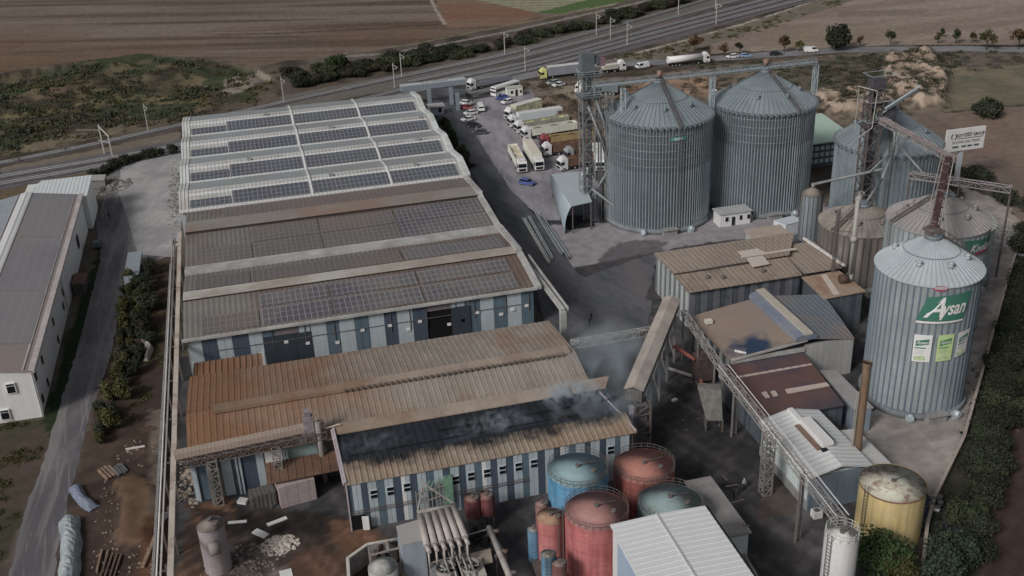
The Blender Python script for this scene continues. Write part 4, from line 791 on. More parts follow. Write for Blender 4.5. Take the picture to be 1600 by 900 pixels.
# ================================================================== TANKS
def rail_ring(q, cx, cy, z, r, n=28, h=1.0, t=.05):
    for k in (h, h*.5):
        for i in range(n):
            a, b = 2*math.pi*i/n, 2*math.pi*(i+1)/n; q.bar((cx+r*math.cos(a), cy+r*math.sin(a), z+k), (cx+r*math.cos(b), cy+r*math.sin(b), z+k), t)
    for i in range(n): a = 2*math.pi*i/n; q.bar((cx+r*math.cos(a), cy+r*math.sin(a), z), (cx+r*math.cos(a), cy+r*math.sin(a), z+h), t)
def tank(label, cx, cy, r, h, wm, rm, rise=.5, rail=True, legs=0, z0=0, ladder=None, group=None, hatch=True, name='storage_tank', rail_m=None):
    t = thing(name, label, 'tank', (cx, cy, 0), group=group)
    q = MB(); q.cyl(cx, cy, z0, h, r, 56, cap=False); q.cyl(cx, cy, h-.12, h, r+.06, 56, cap=False); q.cyl(cx, cy, z0, z0+.05, r, 40); q.build('shell', wm, t)
    q = MB(); q.cyl(cx, cy, h, h+rise, r, 56, r1=.12); q.build('roof', rm, t)
    if hatch:
        q = MB(); q.cyl(cx, cy, h+rise-.05, h+rise+.3, .3, 12); q.cyl(cx+r*.45, cy-r*.3, h+rise*.4, h+rise*.5+.3, .35, 12); q.bar((cx, cy, h+rise+.1), (cx+r*.7, cy+r*.2, h+.35), .12); q.build('hatch', M_STEELD, t)
    if rail: q = MB(); rail_ring(q, cx, cy, h, r-.05, max(14, int(r*7))); q.build('railing', rail_m or M_STEELD, t)
    if legs:
        for i in range(legs): a = 2*math.pi*(i+.5)/legs; q = MB(); q.bar((cx+r*.85*math.cos(a), cy+r*.85*math.sin(a), 0), (cx+r*.85*math.cos(a), cy+r*.85*math.sin(a), z0+.2), .16); q.build('leg', M_STEELD, t)
    if ladder is not None:
        a = R(ladder); c, s = math.cos(a), math.sin(a); q = MB(); p = lambda rr, ww, zz: (cx+c*rr-s*ww, cy+s*rr+c*ww, zz)
        for w in (-.3, .3): q.bar(p(r+.25, w, 0), p(r+.25, w, h+1), .07)
        z = .4
        while z < h: q.bar(p(r+.25, -.3, z), p(r+.25, .3, z), .05); z += .5
        q.build('ladder', M_STEELD, t)
    return t
def tm(name, wall, roof, dirt, amt=.6, sc=.5, e=.55): return (mat(name+'_shell', _ds(tuple(_lin(c)/.5 for c in wall), .3), rough=.8, var=.13, scale=.5, streak=.4, grid=(('Z', 1.7, .035), ('Z', 90, 0)), gridcol=tuple(_lin(c*.6)/.5 for c in wall), stain=tuple(_lin(c*.8)/.44 for c in wall), stain_amt=.6, stain_scale=.35), mat(name+'_top', H_(*roof), rough=.7, var=.1, scale=.5, stain=H_(*dirt), stain_amt=amt, stain_scale=sc, stain_edge=e))
a, b = tm('blue_tank', (64, 128, 166), (112, 138, 146), (92, 112, 116), .5, .25); tank('tall bright blue tank with grey green top beside the striped blue wall', 36.0, 114.9, 4.1, 9, a, b, .6, ladder=275)
a, b = tm('red_tank', (138, 70, 64), (150, 98, 86), (128, 84, 74), .5, .8); tank('dull red tank with railing standing nearest the corner of the burnt hall', 46.1, 116.3, 4.25, 6.5, a, b, .5)
a, b = tm('rose_tank', (168, 88, 88), (150, 106, 102), (124, 88, 84), .7, .25, .5); tank('tall rose red tank in front of the blue one beside the white roofed building', 35.6, 105.8, 4.1, 9, a, b, .7, ladder=170)
a, b = tm('teal_tank', (80, 112, 118), (114, 134, 136), (98, 104, 98), .7, .35, .5); tank('low grey teal tank with stained domed top behind the white roofed building', 46.1, 106.9, 4.25, 7.0, a, b, 1.0)
a, b = tm('pink_tank', (164, 90, 88), (150, 122, 98), (126, 92, 66), .8, .8, .5); tank('small pink tank with rust brown top left of the rose red tank', 30.4, 108.9, 1.85, 7, a, b, .3, rail=False, ladder=290)
a, b = tm('blue_small', (66, 110, 140), (112, 112, 108), (84, 84, 80)); tank('slim blue tank left of the small pink one, furthest left of the tank group', *W(834, 826, 5), .85, 5, a, b, .15, rail=False)
tank('slim blue tank with green stained lid at the bottom edge of the photo', *W(857, 866, 6.5), .95, 6.5, a, b, .15, rail=False, ladder=250); 
a, b = tm('brown_small', (104, 66, 62), (112, 92, 88), (84, 70, 66)); tank('slim brown tank right of the slim blue one at the bottom edge', *W(874, 879, 6), .95, 6, a, b, .15, rail=False)
a, b = tm('dusty_pink', (118, 84, 80), (124, 98, 92), (96, 76, 70)); tank('little dusty pink vessel tucked between the blue tank and the small pink one', *W(847, 786, 5), .95, 5, a, b, .15, rail=False)
a, b = tm('wine_vessel', (110, 56, 58), (116, 84, 78), (84, 60, 56)); tank('small wine red vessel on legs, left one of the pair under the striped wall', *W(738, 778, 5), 1.15, 5, a, b, .2, rail=False, legs=4, z0=2.2, group='wine red vessels under the striped wall'); tank('small wine red vessel on legs, right one of the pair under the striped wall', *W(760, 774, 5), 1.15, 5, a, b, .2, rail=False, legs=4, z0=2.2, group='wine red vessels under the striped wall')
ym = mat('yellow_tank_shell', tuple(_lin(c)/.5 for c in (172, 154, 110)), rough=.7, var=.09, scale=.5, streak=.28, stain=V_(150, 132, 88), stain_amt=.5, stain_scale=.6)
yt = mat('yellow_tank_top', H_(168, 166, 150), rough=.8, var=.1, scale=1.0, stain=H_(112, 80, 66), stain_amt=.9, stain_scale=.55, stain_edge=.53); tank('big yellow tank with a peeling rust edged white top', 75.05, 100.9, 4.24, 8, ym, yt, .25, rail=False, ladder=190)
q = MB(); q.cyl(75.05, 100.9, 7.75, 8.02, 4.32, 56, cap=False); q.build('rim', mat('rust_rim', V_(96, 66, 56), var=.3, scale=2), bpy.data.objects[[o.name for o in COL.objects if o.get('label', '').startswith('big yellow')][0]])
wt = mat('white_tank_shell', V_(176, 184, 186), rough=.5, var=.06, streak=.15); wtt = mat('white_tank_top', H_(184, 182, 178), rough=.7, var=.06, stain=H_(140, 118, 104), stain_amt=.6, stain_scale=1.2, stain_edge=.6)
wk = tank('tall white tank with top railing where the lattice conveyor ends', 60.4, 89.2, 2.0, 12, wt, wtt, .3, rail_m=mat('rail_pale', H_(170, 170, 168), var=0), ladder=200)
cm = mat('grey_cylinder', V_(112, 104, 108), rough=.8, var=.1, streak=.2, stain=V_(126, 110, 100), stain_amt=.5, stain_scale=.4)
t = tank('upright grey steel vessel with rounded top standing in the bare soil at the bottom', *W(327, 812, 8), 1.75, 7.2, cm, mat('grey_cyl_top', H_(112, 100, 96), var=.2), .8, rail=False, hatch=True)
cx, cy = W(327, 830, 7); q = MB(); q.tube((cx+1.0, cy-1.6, 5.5), (cx-.3, cy-1.9, 5.5), .9, 16); q.build('manhole', mat('manhole_grey', V_(92, 86, 82), var=.2), t)
# mini silo with pipe
t = thing('grain_silo', 'narrow grey bin between the big silos and the brown one', 'silo', (112.8, 191.6, 0)); cx, cy = 112.8, 191.6
h0 = 11.0; q = MB(); q.cyl(cx, cy, .5, h0, 2.25, 40, cap=False)
q.build('wall', mat('bin_wall', V_(96, 104, 112), rough=.5, metal=.2, var=.1, streak=.25), t); q = MB()
for i in range(16): a_ = 2*math.pi*i/16; q.bar((cx+2.3*math.cos(a_), cy+2.3*math.sin(a_), 0), (cx+2.3*math.cos(a_), cy+2.3*math.sin(a_), h0), .1)
q.build('stiffener', M_STEELD, t); q = MB(); q.cyl(cx, cy, h0, h0+1.3, 2.4, 40, r1=.3); q.cyl(cx, cy, h0+1.3, h0+2.2, .4, 12); q.build('roof', G4r, t)
# ================================================================== FACTORY BUILDINGS ON THE RIGHT
M_FB = mat('brown_factory_sheet', H_(128, 114, 102), rough=.8, var=.1, scale=.25, stain=H_(96, 80, 70), stain_amt=.75, stain_scale=.16, stain_edge=.57, rib='x', ribw=1.0, ribd=.1)
M_FB2 = mat('tan_factory_sheet', H_(136, 122, 110), rough=.8, var=.1, scale=.2, stain=H_(112, 100, 92), stain_amt=.6, stain_scale=.1, rib='x', ribw=1.0, ribd=.12)
M_PATCH = mat('new_roof_patch', H_(168, 156, 146), rough=.7, var=.05)
M_FW = mat('factory_wall_light', V_(120, 124, 124), rough=.7, var=.12, streak=.3); M_FWD = mat('factory_wall_dark', V_(58, 64, 72), rough=.6, var=.2, streak=.35)
M_SLATE = mat('slate_blue_roof', H_(96, 104, 114), rough=.6, var=.07, scale=.2, stain=H_(120, 108, 98), stain_amt=.85, stain_scale=.045, stain_edge=.5, rib='x', ribw=1.0, ribd=.05)
def wstrip(par, x0, x1, y, z0, z1, n, ma, mb_, face='y', fr=.5):
    qa, qb = MB(), MB()
    for i in range(n):
        a = x0+(x1-x0)*i/n; b = a+(x1-x0)/n*fr
        if face == 'y': qa.box(a, b, y-.16, y+.1, z0, z1); qb.box(b, x0+(x1-x0)*(i+1)/n, y-.06, y+.1, z0, z1)
        else: qa.box(y-.16, y+.1, a, b, z0, z1); qb.box(y-.06, y+.1, b, x0+(x1-x0)*(i+1)/n, z0, z1)
    qa.build('wall_panel', ma, par); qb.build('wall_panel', mb_, par)
t = thing('factory_building', 'long brown roofed building with pale roof patches and ribbed white end wall', 'factory', (86, 171, 0))
q = MB(); q.box(73, 95.4, 163.7, 179.6, 0, 7.4); q.box(95, 103.6, 164.4, 177, 0, 7.2); q.build('wall', M_FWD, t)
wstrip(t, 163.6, 179.6, 72.9, 0, 7.5, 7, M_FW, mat('gap_grey', V_(70, 76, 80), var=.1), 'x', .45)
wstrip(t, 73, 95, 163.6, 0, 7.2, 9, mat('front_grey', V_(78, 80, 88), var=.2, streak=.4), M_FWD)
q = MB(); q.sheet((72.5, 169.8, 8.3), (96.5, 170.3, 8.3), (102.8, 180.2, 8.0), (72.5, 180.2, 8.0), .15, rib=1.3, rw=.16, rh=.06); q.build('roof', M_FB2, t)
q = MB(); q.sheet((72.5, 162.8, 7.5), (95.2, 162.8, 7.5), (96.0, 170.2, 7.9), (72.5, 170.2, 7.9), .15, rib=1.4, rw=.14, rh=.05); q.build('roof', M_FB, t, label='front slope with dark burnt patches')
q = MB(); q.sheet((96.2, 163.6, 7.3), (103.9, 163.6, 7.3), (104.8, 176, 7.5), (96.6, 176, 7.5), .15, rib=1.4, rw=.14, rh=.05); q.build('roof', M_FB2, t, label='greyer right end of the roof')
q = MB(); q.box(72.6, 88, 169.7, 169.95, 7.6, 8.15); q.split('step_face', MATS['step_face_shade'], t)
q = MB(); c = [W3(1152, 393, 8.4), W3(1163, 402, 8.4), W3(1198, 395, 8.4), W3(1184, 388, 8.4)]; q.sheet(c[1], c[2], c[3], c[0], .1); c = [W3(1166, 403, 8.42), W3(1176, 417, 8.42), W3(1203, 412, 8.42), W3(1192, 399, 8.42)]; q.sheet(c[1], c[2], c[3], c[0], .1)
c = [W3(1157, 400, 8.46), W3(1159, 402.5, 8.46), W3(1244, 389.5, 8.46), W3(1243, 387, 8.46)]; q.sheet(c[1], c[2], c[3], c[0], .1); q.split('roof_patch', M_PATCH, t)
q = MB()
for px, py in ((1106, 434), (1130, 434), (1193, 424)): x, y = W(px, py, 7.8); q.cyl(x, y, 7.7, 8.2, .4, 10)
q.split('roof_vent', M_STEELD, t)
q = MB(); c = [W3(1240, 367, 7.6), W3(1305, 424, 7.6)]; q.beam((103.4, 177.5, 7.6), (104.2, 163.4, 7.6), .5, .35); q.build('parapet', mat('chalky_white', H_(176, 172, 168), var=.25, scale=2), t)
t = thing('shed', 'low pinkish roofed block sticking out behind the long brown roofed building', 'shed', (98, 182, 0)); q = MB(); q.box(94, 101.6, 180.6, 184, 0, 7.9); q.build('wall', M_FW, t); q = MB(); q.sheet((93.7, 180.3, 8.0), (101.8, 180.3, 8.0), (101.8, 184.4, 8.3), (93.7, 184.4, 8.3), .15); q.build('roof', mat('pinkish_sheet', H_(142, 128, 118), var=.1), t)
t = thing('shed', 'brown sheet roofed block with orange stains right of the long factory roof', 'shed', (99, 158, 0))
c = [W3(1252, 433, 7), W3(1288, 467, 7), W3(1353, 455, 7), W3(1311, 423, 7)]; q = MB(); q.prism([(p[0]+d, p[1]+e) for p, d, e in zip(c, (.3, .3, -.4, -.4), (-.3, .3, .3, -.3))][::-1][::-1], 0, 6.8); q.build('wall', M_FWD, t)
q = MB(); q.sheet(c[1], c[2], c[3], c[0], .15, rib=1.6, rw=.1, rh=.04); q.build('roof', mat('orange_stained_sheet', H_(134, 116, 100), rough=.8, var=.1, stain=H_(122, 78, 56), stain_amt=.85, stain_scale=.14, stain_edge=.52), t)
q = MB(); c = [W3(1283, 430, 7.06), W3(1303, 461, 7.06), W3(1312, 459, 7.06), W3(1291, 428, 7.06)]; q.sheet(c[1], c[2], c[3], c[0], .05); q.split('roof_patch', M_PATCH, t)
q = MB(); x, y = W(1318, 440, 7.3); q.tube((x-.9, y, 8), (x+.7, y-.3, 8), .8, 14); q.build('blower', mat('blower_brown', H_(70, 52, 46), var=.2), t)

# ---- gabled building with skylight ridge and slate blue slope
t = thing('factory_building', 'gabled building with raised skylight ridge, half brown and half slate blue roof', 'factory', (82.5, 147, 0))
RX = 83.2
q = MB(); q.box(70.3, 92.3, 140.2, 154.8, 0, 6.4); q.build('wall', M_FWD, t)
q = MB(); q.sheet((69.7, 139.4, 6.6), (69.7, 155.6, 6.6), (RX, 155.6, 8.4), (RX, 139.4, 8.4), .15)
M_R2 = mat('brown_blue_sheet', H_(124, 108, 96), rough=.65, var=.08, scale=.2, stain=H_(104, 100, 100), stain_amt=.6, stain_scale=.09, stain_edge=.5)
nt_ = M_R2.node_tree; g_ = N(nt_, 'ShaderNodeNewGeometry'); cx_, cy_ = W(1180, 540, 7.4); d_ = N(nt_, 'ShaderNodeVectorMath', operation='SUBTRACT'); d_.inputs[1].default_value = (cx_, cy_, 7.4); nt_.links.new(g_.outputs['Position'], d_.inputs[0]); l_ = N(nt_, 'ShaderNodeVectorMath', operation='LENGTH'); nt_.links.new(d_.outputs[0], l_.inputs[0])
z_ = N(nt_, 'ShaderNodeTexNoise'); z_.inputs['Scale'].default_value = .3; z_.inputs['Detail'].default_value = 4; nt_.links.new(g_.outputs['Position'], z_.inputs['Vector']); a_ = N(nt_, 'ShaderNodeMath', operation='MULTIPLY_ADD'); nt_.links.new(z_.outputs['Fac'], a_.inputs[0]); a_.inputs[1].default_value = 9; nt_.links.new(l_.outputs['Value'], a_.inputs[2]); r_ = N(nt_, 'ShaderNodeMapRange'); r_.inputs[1].default_value = 9.6; r_.inputs[2].default_value = 6.4; nt_.links.new(a_.outputs[0], r_.inputs[0])
bs_ = nt_.nodes['Principled BSDF']; src_ = bs_.inputs['Base Color'].links[0].from_socket; mx_ = N(nt_, 'ShaderNodeMix', data_type='RGBA'); nt_.links.new(r_.outputs[0], mx_.inputs[0]); nt_.links.new(src_, mx_.inputs[6]); mx_.inputs[7].default_value = (.035, .06, .115, 1); nt_.links.new(mx_.outputs[2], bs_.inputs['Base Color'])
q.build('roof', M_R2, t)
q = MB(); q.sheet((93.0, 139.0, 6.9), (93.0, 139.0, 6.9), (RX, 139.0, 8.4), (RX, 139.0, 8.4), .01); q = MB(); q.sheet((92.2, 139.2, 6.8), (95.6, 155.6, 6.8), (RX, 155.6, 8.4), (RX, 139.2, 8.4), .15); q.build('roof', M_SLATE, t, label='slate blue right slope')
q = MB(); q.profy([(RX-2.1, 8.2), (RX+1.9, 8.2), (RX+1.7, 8.9), (RX, 9.5), (RX-1.9, 8.9)], 138.9, 156.2); q.build('ridge_skylight', mat('skylight_blue_grey', H_(104, 108, 118), rough=.5, var=.1, stain=H_(76, 88, 112), stain_amt=.9, stain_scale=.1), t)
q = MB(); q.box(RX-.6, RX+.9, 138.8, 156.3, 9.2, 9.55); q.build('ridge_strip', mat('ridge_cream', H_(152, 146, 134), rough=.5, var=.12), t)
q = MB(); q.box(83.4, 92.2, 139.4, 140.1, 0, 6.8); q.build('end_wall', mat('pale_concrete_wall', V_(112, 112, 112), rough=.9, var=.06, scale=.3, streak=.22), t)
q = MB(); q.box(70, 83.2, 139.2, 139.6, 5.9, 6.6); q.beam((69.9, 139.1, 6.5), (83.4, 139.1, 7.9), .3, .35); q.build('gutter', M_GUT, t)
wstrip(t, 70.6, 83.2, 139.9, 3.2, 6.2, 6, mat('clerestory_white', V_(124, 132, 138), var=.25), mat('clerestory_dark', V_(46, 54, 62), var=.2))
wstrip(t, 140.2, 155.0, 70.1, 1.0, 6.4, 6, M_FW, M_FWD, 'x', .4)
q = MB(); a, b = W3(1148, 548, 7.2), W3(1166, 552, 7.2); q.tube(a, b, .22, 8); q.split('roof_pipe', M_WHITE, t)
q = MB(); x, y = W(1107, 503, 7.3); q.box(x-.6, x+.6, y-.5, y+.5, 7.1, 7.7); q.build('roof_hatch', mat('hatch_pale', H_(170, 166, 158), var=.1), t)

# ---- maroon roof
t = thing('factory_building', 'maroon roofed building with two long pale skylight strips', 'factory', (75.5, 130, 0))
q = MB(); q.box(68.2, 81.6, 124.2, 138.9, 0, 5.1); q.build('wall', M_FWD, t)
q = MB(); q.sheet((67.2, 123.6, 5.2), (81.4, 123.6, 5.2), (82.8, 139.0, 5.9), (68.6, 139.0, 5.9), .15, rib=1.4, rw=.1, rh=.04); q.build('roof', mat('maroon_sheet', H_(88, 64, 60), rough=.7, var=.1, scale=.2, stain=H_(56, 56, 70), stain_amt=.9, stain_scale=.06, stain_edge=.5), t)
for pix in ([(1145, 584), (1151, 591), (1269, 570), (1263, 563)], [(1227, 608), (1231, 614), (1296, 602), (1291, 597)], [(1190, 613), (1197, 621), (1203, 620), (1197, 611)], [(1204, 611), (1209, 619), (1216, 617), (1211, 610)]):
    c = [W3(a, b, 5.75) for a, b in pix]; q = MB(); q.sheet(c[1], c[2], c[3], c[0], .2); q.build('skylight', mat('skylight_pale', H_(160, 146, 138), rough=.5, var=.08), t)
t = thing('factory_building', 'pale grey flat roofed concrete block between the maroon roof and the front silo', 'factory', (85, 128, 0))
BK = [W(1281, 579, 4.4), W(1305, 579, 4.4), W(1362, 636, 4.4), W(1312, 641, 4.4)]; BK = [(max(p[0], 83.0) if k in (0, 3) else p[0], p[1]) for k, p in enumerate(BK)]; q = MB(); q.prism([BK[3], BK[2], BK[1], BK[0]], 0, 4.2); q.build('wall', mat('blue_grey_wall', V_(84, 96, 108), rough=.7, var=.12, streak=.3), t)
q = MB(); q.prism([(BK[3][0]-.1, BK[3][1]-.2), (BK[2][0]+.2, BK[2][1]-.2), (BK[1][0]+.2, BK[1][1]+.1), (BK[0][0]-.1, BK[0][1]+.1)], 4.2, 4.45); q.build('roof', mat('flat_grey_roof', H_(130, 128, 128), rough=.85, var=.08, scale=.3, stain=H_(112, 104, 104), stain_amt=.6, stain_scale=.12), t)

# ---- white gabled building
t = thing('factory_building', 'small white gabled building with a raised ridge vent beside the lattice conveyor', 'factory', (71.5, 115, 0))
q = MB(); q.box(67.2, 76.0, 108.2, 122.4, 0, 5.7); q.build('wall', mat('white_side_wall', V_(138, 152, 156), rough=.7, var=.1, streak=.3, stain=V_(96, 92, 86), stain_amt=.6, stain_scale=.2, stain_edge=.55), t)
q = MB(); q.box(67.1, 76.1, 107.9, 108.3, 0, 5.6); q.build('front_wall', mat('blue_front_wall', V_(72, 86, 98), rough=.7, var=.15, streak=.25), t)
q = MB(); q.box(67.0, 67.3, 108, 122.4, 0, 1.4); q.build('plinth', M_CONC, t)
W4 = mat('white_gable_sheet', H_(182, 190, 196), rough=.5, var=.06, scale=.3, stain=H_(160, 166, 170), stain_amt=.6, stain_scale=.15, rib='y', ribw=1.0, ribd=.08)
q = MB(); q.sheet((66.6, 107.5, 5.8), (66.6, 122.8, 5.8), (71.6, 122.8, 7.0), (71.6, 107.5, 7.0), .12); q.sheet((76.6, 107.5, 5.8), (76.6, 122.8, 5.8), (71.6, 122.8, 7.0), (71.6, 107.5, 7.0), .12); q.build('roof', W4, t)
q = MB(); q.box(71.2, 72.0, 113, 122.6, 6.8, 7.25); q.box(71.3, 72.9, 112.2, 119, 7.1, 7.7); q.build('ridge_vent', mat('vent_white', H_(188, 196, 202), rough=.5, var=.05), t)
q = MB(); q.box(70.3, 71.1, 112, 118.6, 6.6, 6.95); q.split('scorched_strip', mat('scorched_strip', H_(110, 88, 76), var=.3, scale=1.5), t)
q = MB(); q.beam((73.6, 113.4, 6.6), (73.6, 119.6, 6.6), .35, .3); q.box(70.8, 71.6, 111.3, 112.0, 6.7, 7.1); q.build('roof_slot', M_DARK, t)
q = MB(); q.box(76.2, 80.0, 109.3, 118, 0, 4.4); q.build('annex_wall', MATS['blue_front_wall'], t); q = MB(); q.sheet((76.2, 109, 4.8), (80.3, 109, 4.5), (80.3, 118.3, 4.5), (76.2, 118.3, 4.8), .12); q.build('annex_roof', mat('annex_pale', H_(160, 160, 158), var=.12), t)
x, y = W(1275, 808); t = thing('water_tank', 'small white box tank on the ground at the corner of the white gabled building', 'tank', (x, y, 0)); q = MB(); q.box(x-.65, x+.65, y-.6, y+.5, .15, 1.2); q.build('body', M_BW, t); q = MB(); q.box(x-.4, x+.4, y-.4, y+.3, 1.2, 1.3); q.build('lid', M_STEELD, t); q = MB(); q.box(x-.7, x+.7, y-.65, y+.55, 0, .15); q.build('pallet', M_STEELD, t)

# ---- green roofed building, office, boxes
t = thing('factory_building', 'pale green roofed building seen between the big silos', 'factory', (139, 240, 0))
q = MB(); q.box(134.5, 147, 232.4, 251, 0, 6.6); q.build('wall', mat('dark_office_wall', V_(60, 66, 76), var=.2), t); q = MB(); q.sheet((133.8, 231.6, 6.8), (147.6, 231.6, 6.8), (149, 252, 7.4), (134.4, 252, 7.4), .3); q.build('roof', mat('pale_green_roof', H_(150, 172, 158), rough=.5, var=.05), t)
q = MB()
for k in range(3):
    for j in range(5): q.box(134.9+j*1.5, 135.9+j*1.5, 232.2, 232.45, 1.2+k*1.7, 2.2+k*1.7)
q.split('window', mat('window_pale', V_(120, 136, 140), var=.2), t)
t = thing('office', 'small white office cabin with four dark windows at the foot of the big silos', 'cabin', (101.3, 207, 0))
a, b = W(1127, 355), W(1170, 347); ang = math.atan2(b[1]-a[1], b[0]-a[0]); 
q = MB(); q.box(98.2, 105.6, 204.9, 208.4, 0, 3.0); q.build('wall', mat('cabin_wall', V_(150, 154, 158), var=.05, rib='x', ribw=.5, ribd=.1), t); q = MB(); q.box(97.9, 105.9, 204.6, 208.7, 3.0, 3.2); q.build('roof', mat('cabin_roof', H_(140, 142, 144), var=.1), t)
for x in (99.5, 102.9, 104.8): q = MB(); q.box(x, x+.7, 204.8, 205.0, 1.2, 2.2); q.split('window', M_GLASS, t)
q = MB(); q.box(101.1, 101.8, 204.8, 205.0, .1, 2.1); q.build('door', M_GLASS, t)
t = thing('container', 'low white container behind the long brown roofed factory, beside the narrow bin', 'container', (110, 198, 0)); c = [W(1209, 345, 2.8), W(1228, 352, 2.8), W(1249, 346, 2.8), W(1232, 339, 2.8)]; q = MB(); q.prism([(c[0][0], c[0][1]), (c[1][0], c[1][1]), (c[2][0]+1, c[2][1]), (c[3][0]+1, c[3][1])], 0, 2.8); q.build('body', mat('container_white', V_(140, 144, 150), var=.08), t); q = MB(); q.prism([(c[0][0]-.1, c[0][1]), (c[1][0], c[1][1]-.1), (c[2][0]+1.1, c[2][1]), (c[3][0]+1, c[3][1]+.1)], 2.8, 2.95); q.build('roof', mat('container_top', H_(160, 166, 174), var=.05), t)

# ---- grey roofed annex and white roofed building at the bottom
t = thing('factory_building', 'low flat grey roofed building running beside the white roofed one at the bottom', 'factory', (53.5, 108, 0))
q = MB(); q.box(51.6, 55.1, 101.9, 114.2, 0, 3.8); q.build('wall', mat('grey_block_wall', V_(140, 148, 156), rough=.8, var=.05), t); q = MB(); q.box(51.4, 55.4, 101.6, 114.5, 3.8, 4.05); q.build('roof', mat('grey_felt_roof', H_(128, 124, 124), rough=.9, var=.1, scale=.4, stain=H_(100, 94, 92), stain_amt=.6, stain_scale=.25), t)
q = MB()
for (a, b), (c_, d) in (((1143, 786), (1163, 780)), ((1134, 760), (1152, 757)), ((1128, 742), (1136, 750)), ((1160, 820), (1172, 822))): q.bar(W3(a, b, 4.1), W3(c_, d, 4.15), .12)
q.split('roof_pipe', M_STEELD, t)
WZ = 11.5; fx = 84.1/(95-8)*(95-WZ)/84.1
c0, c1, c2 = W(951, 814, WZ), W(1105, 797, WZ), W(1172, 899, WZ); t = thing('factory_building', 'tall building with clean white ribbed roof at the bottom edge of the photo', 'factory', (42, 90, 0))
x0, x1, y1 = c0[0], c1[0], (c0[1]+c1[1])/2; y0 = 70
q = MB(); q.box(x0+.15, x1-.3, y0, y1-.3, 0, WZ-.2); q.build('wall', mat('pale_panel_wall', V_(160, 170, 176), var=.03, streak=.1), t); q = MB(); q.box(x0+.05, x0+.2, y0, y1-2.2, 0, WZ-1.0); q.build('blue_panel', mat('steel_blue_panel', V_(104, 120, 140), var=.05), t)
M_BW2 = mat('clean_white_sheet', (.82, .84, .85), rough=.4, var=.03, scale=.2)
xm = (x0+x1)/2-.2
q = MB()
q.sheet((x0-.1, y1+.1, WZ), (x0-.1, y0, WZ), (xm, y0, WZ+.22), (xm, y1+.1, WZ+.22), .15, rib=.92, rw=.16, rh=.05); q.sheet((x1+.1, y1+.1, WZ), (x1+.1, y0, WZ), (xm, y0, WZ+.22), (xm, y1+.1, WZ+.22), .15, rib=.92, rw=.16, rh=.05); q.build('roof', M_BW2, t)
q = MB(); q.box(xm-.12, xm+.12, y0, y1+.15, WZ+.2, WZ+.36); q.build('ridge_cap', mat('ridge_pink_grey', H_(160, 156, 160), var=.05), t); q = MB(); q.box(x1+.1, x1+.4, y0, y1, WZ-.35, WZ+.02); q.build('gutter', M_DARK, t)

# ================================================================== TOWERS, CONVEYORS, PIPES
M_TWR = mat('tower_steel', V_(88, 92, 94), rough=.5, var=.25, scale=.8)
t = thing('elevator_tower', 'tall grey lattice elevator tower left of the first big silo', 'tower', (73.3, 219, 0))
q = MB(); q.lattice((72.0, 219.5, 0), (72.0, 219.5, 34.5), 2.8, 2.8, 3.0, .19, .11); q.split('frame', M_TWR, t)
q = MB(); q.lattice((76.4, 217.6, 0), (76.4, 217.6, 30), 1.4, 1.4, 2.2, .14, .08); q.split('frame', M_TWR, t)
q = MB()
for dx in (-.6, .5): q.box(72+dx-.28, 72+dx+.28, 219.2, 219.8, 0, 37)
for dx in (-.3, .3): q.box(74.6+dx-.12, 74.6+dx+.12, 218.2, 218.6, 0, 32)
q.build('elevator_leg', mat('leg_grey', V_(66, 70, 74), var=.15), t)
q = MB(); q.box(70.2, 75.0, 217.8, 221.3, 33.6, 33.8); q.box(70.6, 73.4, 218.2, 220.8, 34.6, 38.6); q.box(71.0, 74.6, 218.5, 220.6, 36.2, 37.6); q.box(70, 75.2, 217.6, 221.5, 29.0, 29.2); q.box(70.6, 74.6, 218.2, 220.8, 24, 24.15); q.split('head_house', mat('head_grey', V_(64, 70, 74), var=.2), t)
q = MB(); 
for z in (33.8, 29.2):
    for a, b in (((70.2, 217.8), (75, 217.8)), ((75, 217.8), (75, 221.3)), ((75, 221.3), (70.2, 221.3)), ((70.2, 221.3), (70.2, 217.8))): q.bar((*a, z+1), (*b, z+1), .08); q.bar((*a, z+.5), (*b, z+.5), .06)
q.build('railing', M_GALV, t)
q = MB()
for s_, e_ in (((73, 219, 31.5), (78, 217.5, 26)), ((73.5, 218.5, 29), (76.5, 217.3, 20)), ((72, 218.5, 27), (76.4, 217.4, 15)), ((76.4, 217.6, 12), (72.5, 219, 5)), ((76.4, 217, 10), (80, 213.5, 2)), ((72.5, 218, 8), (80.5, 211.6, 1.2))): q.tube(s_, e_, .28, 8)
q.build('spout', M_TWR, t)
q = MB(); q.box(74.6, 76.0, 218.6, 220.2, 35.6, 37.2); q.build('drive_motor', mat('motor_maroon', V_(92, 66, 78), var=.1), t)
t = thing('conveyor_bridge', 'long lattice catwalk crossing above both big silos', 'conveyor', (95, 217, 32))
q = MB(); q.lattice((73.5, 217.6, 31.9), (126, 217.4, 31.9), 1.1, 1.1, 2.0, .12, .07); q.build('truss', M_TWR, t); q = MB(); q.box(73.5, 126, 217.0, 217.6, 31.6, 32.0); q.build('conveyor_trough', mat('trough_grey', V_(104, 116, 124), var=.1), t)
q = MB()
for x, y, zt in ((79, 215.6, 31), (100.5, 217, 31), (101.4, 219, 31), (126, 217.4, 31)): q.lattice((x, y, 0), (x, y, zt), .9, .9, 2.0, .14, .08)
q.split('support_post', M_GALV, t)
q = MB(); q.cyl(87.9, 217.1, 32.3, 33.6, .5, 10); q.cyl(113.4, 217.3, 32.3, 33.6, .6, 10); q.split('gearbox', mat('gearbox_brown', V_(104, 76, 64), var=.1), t)
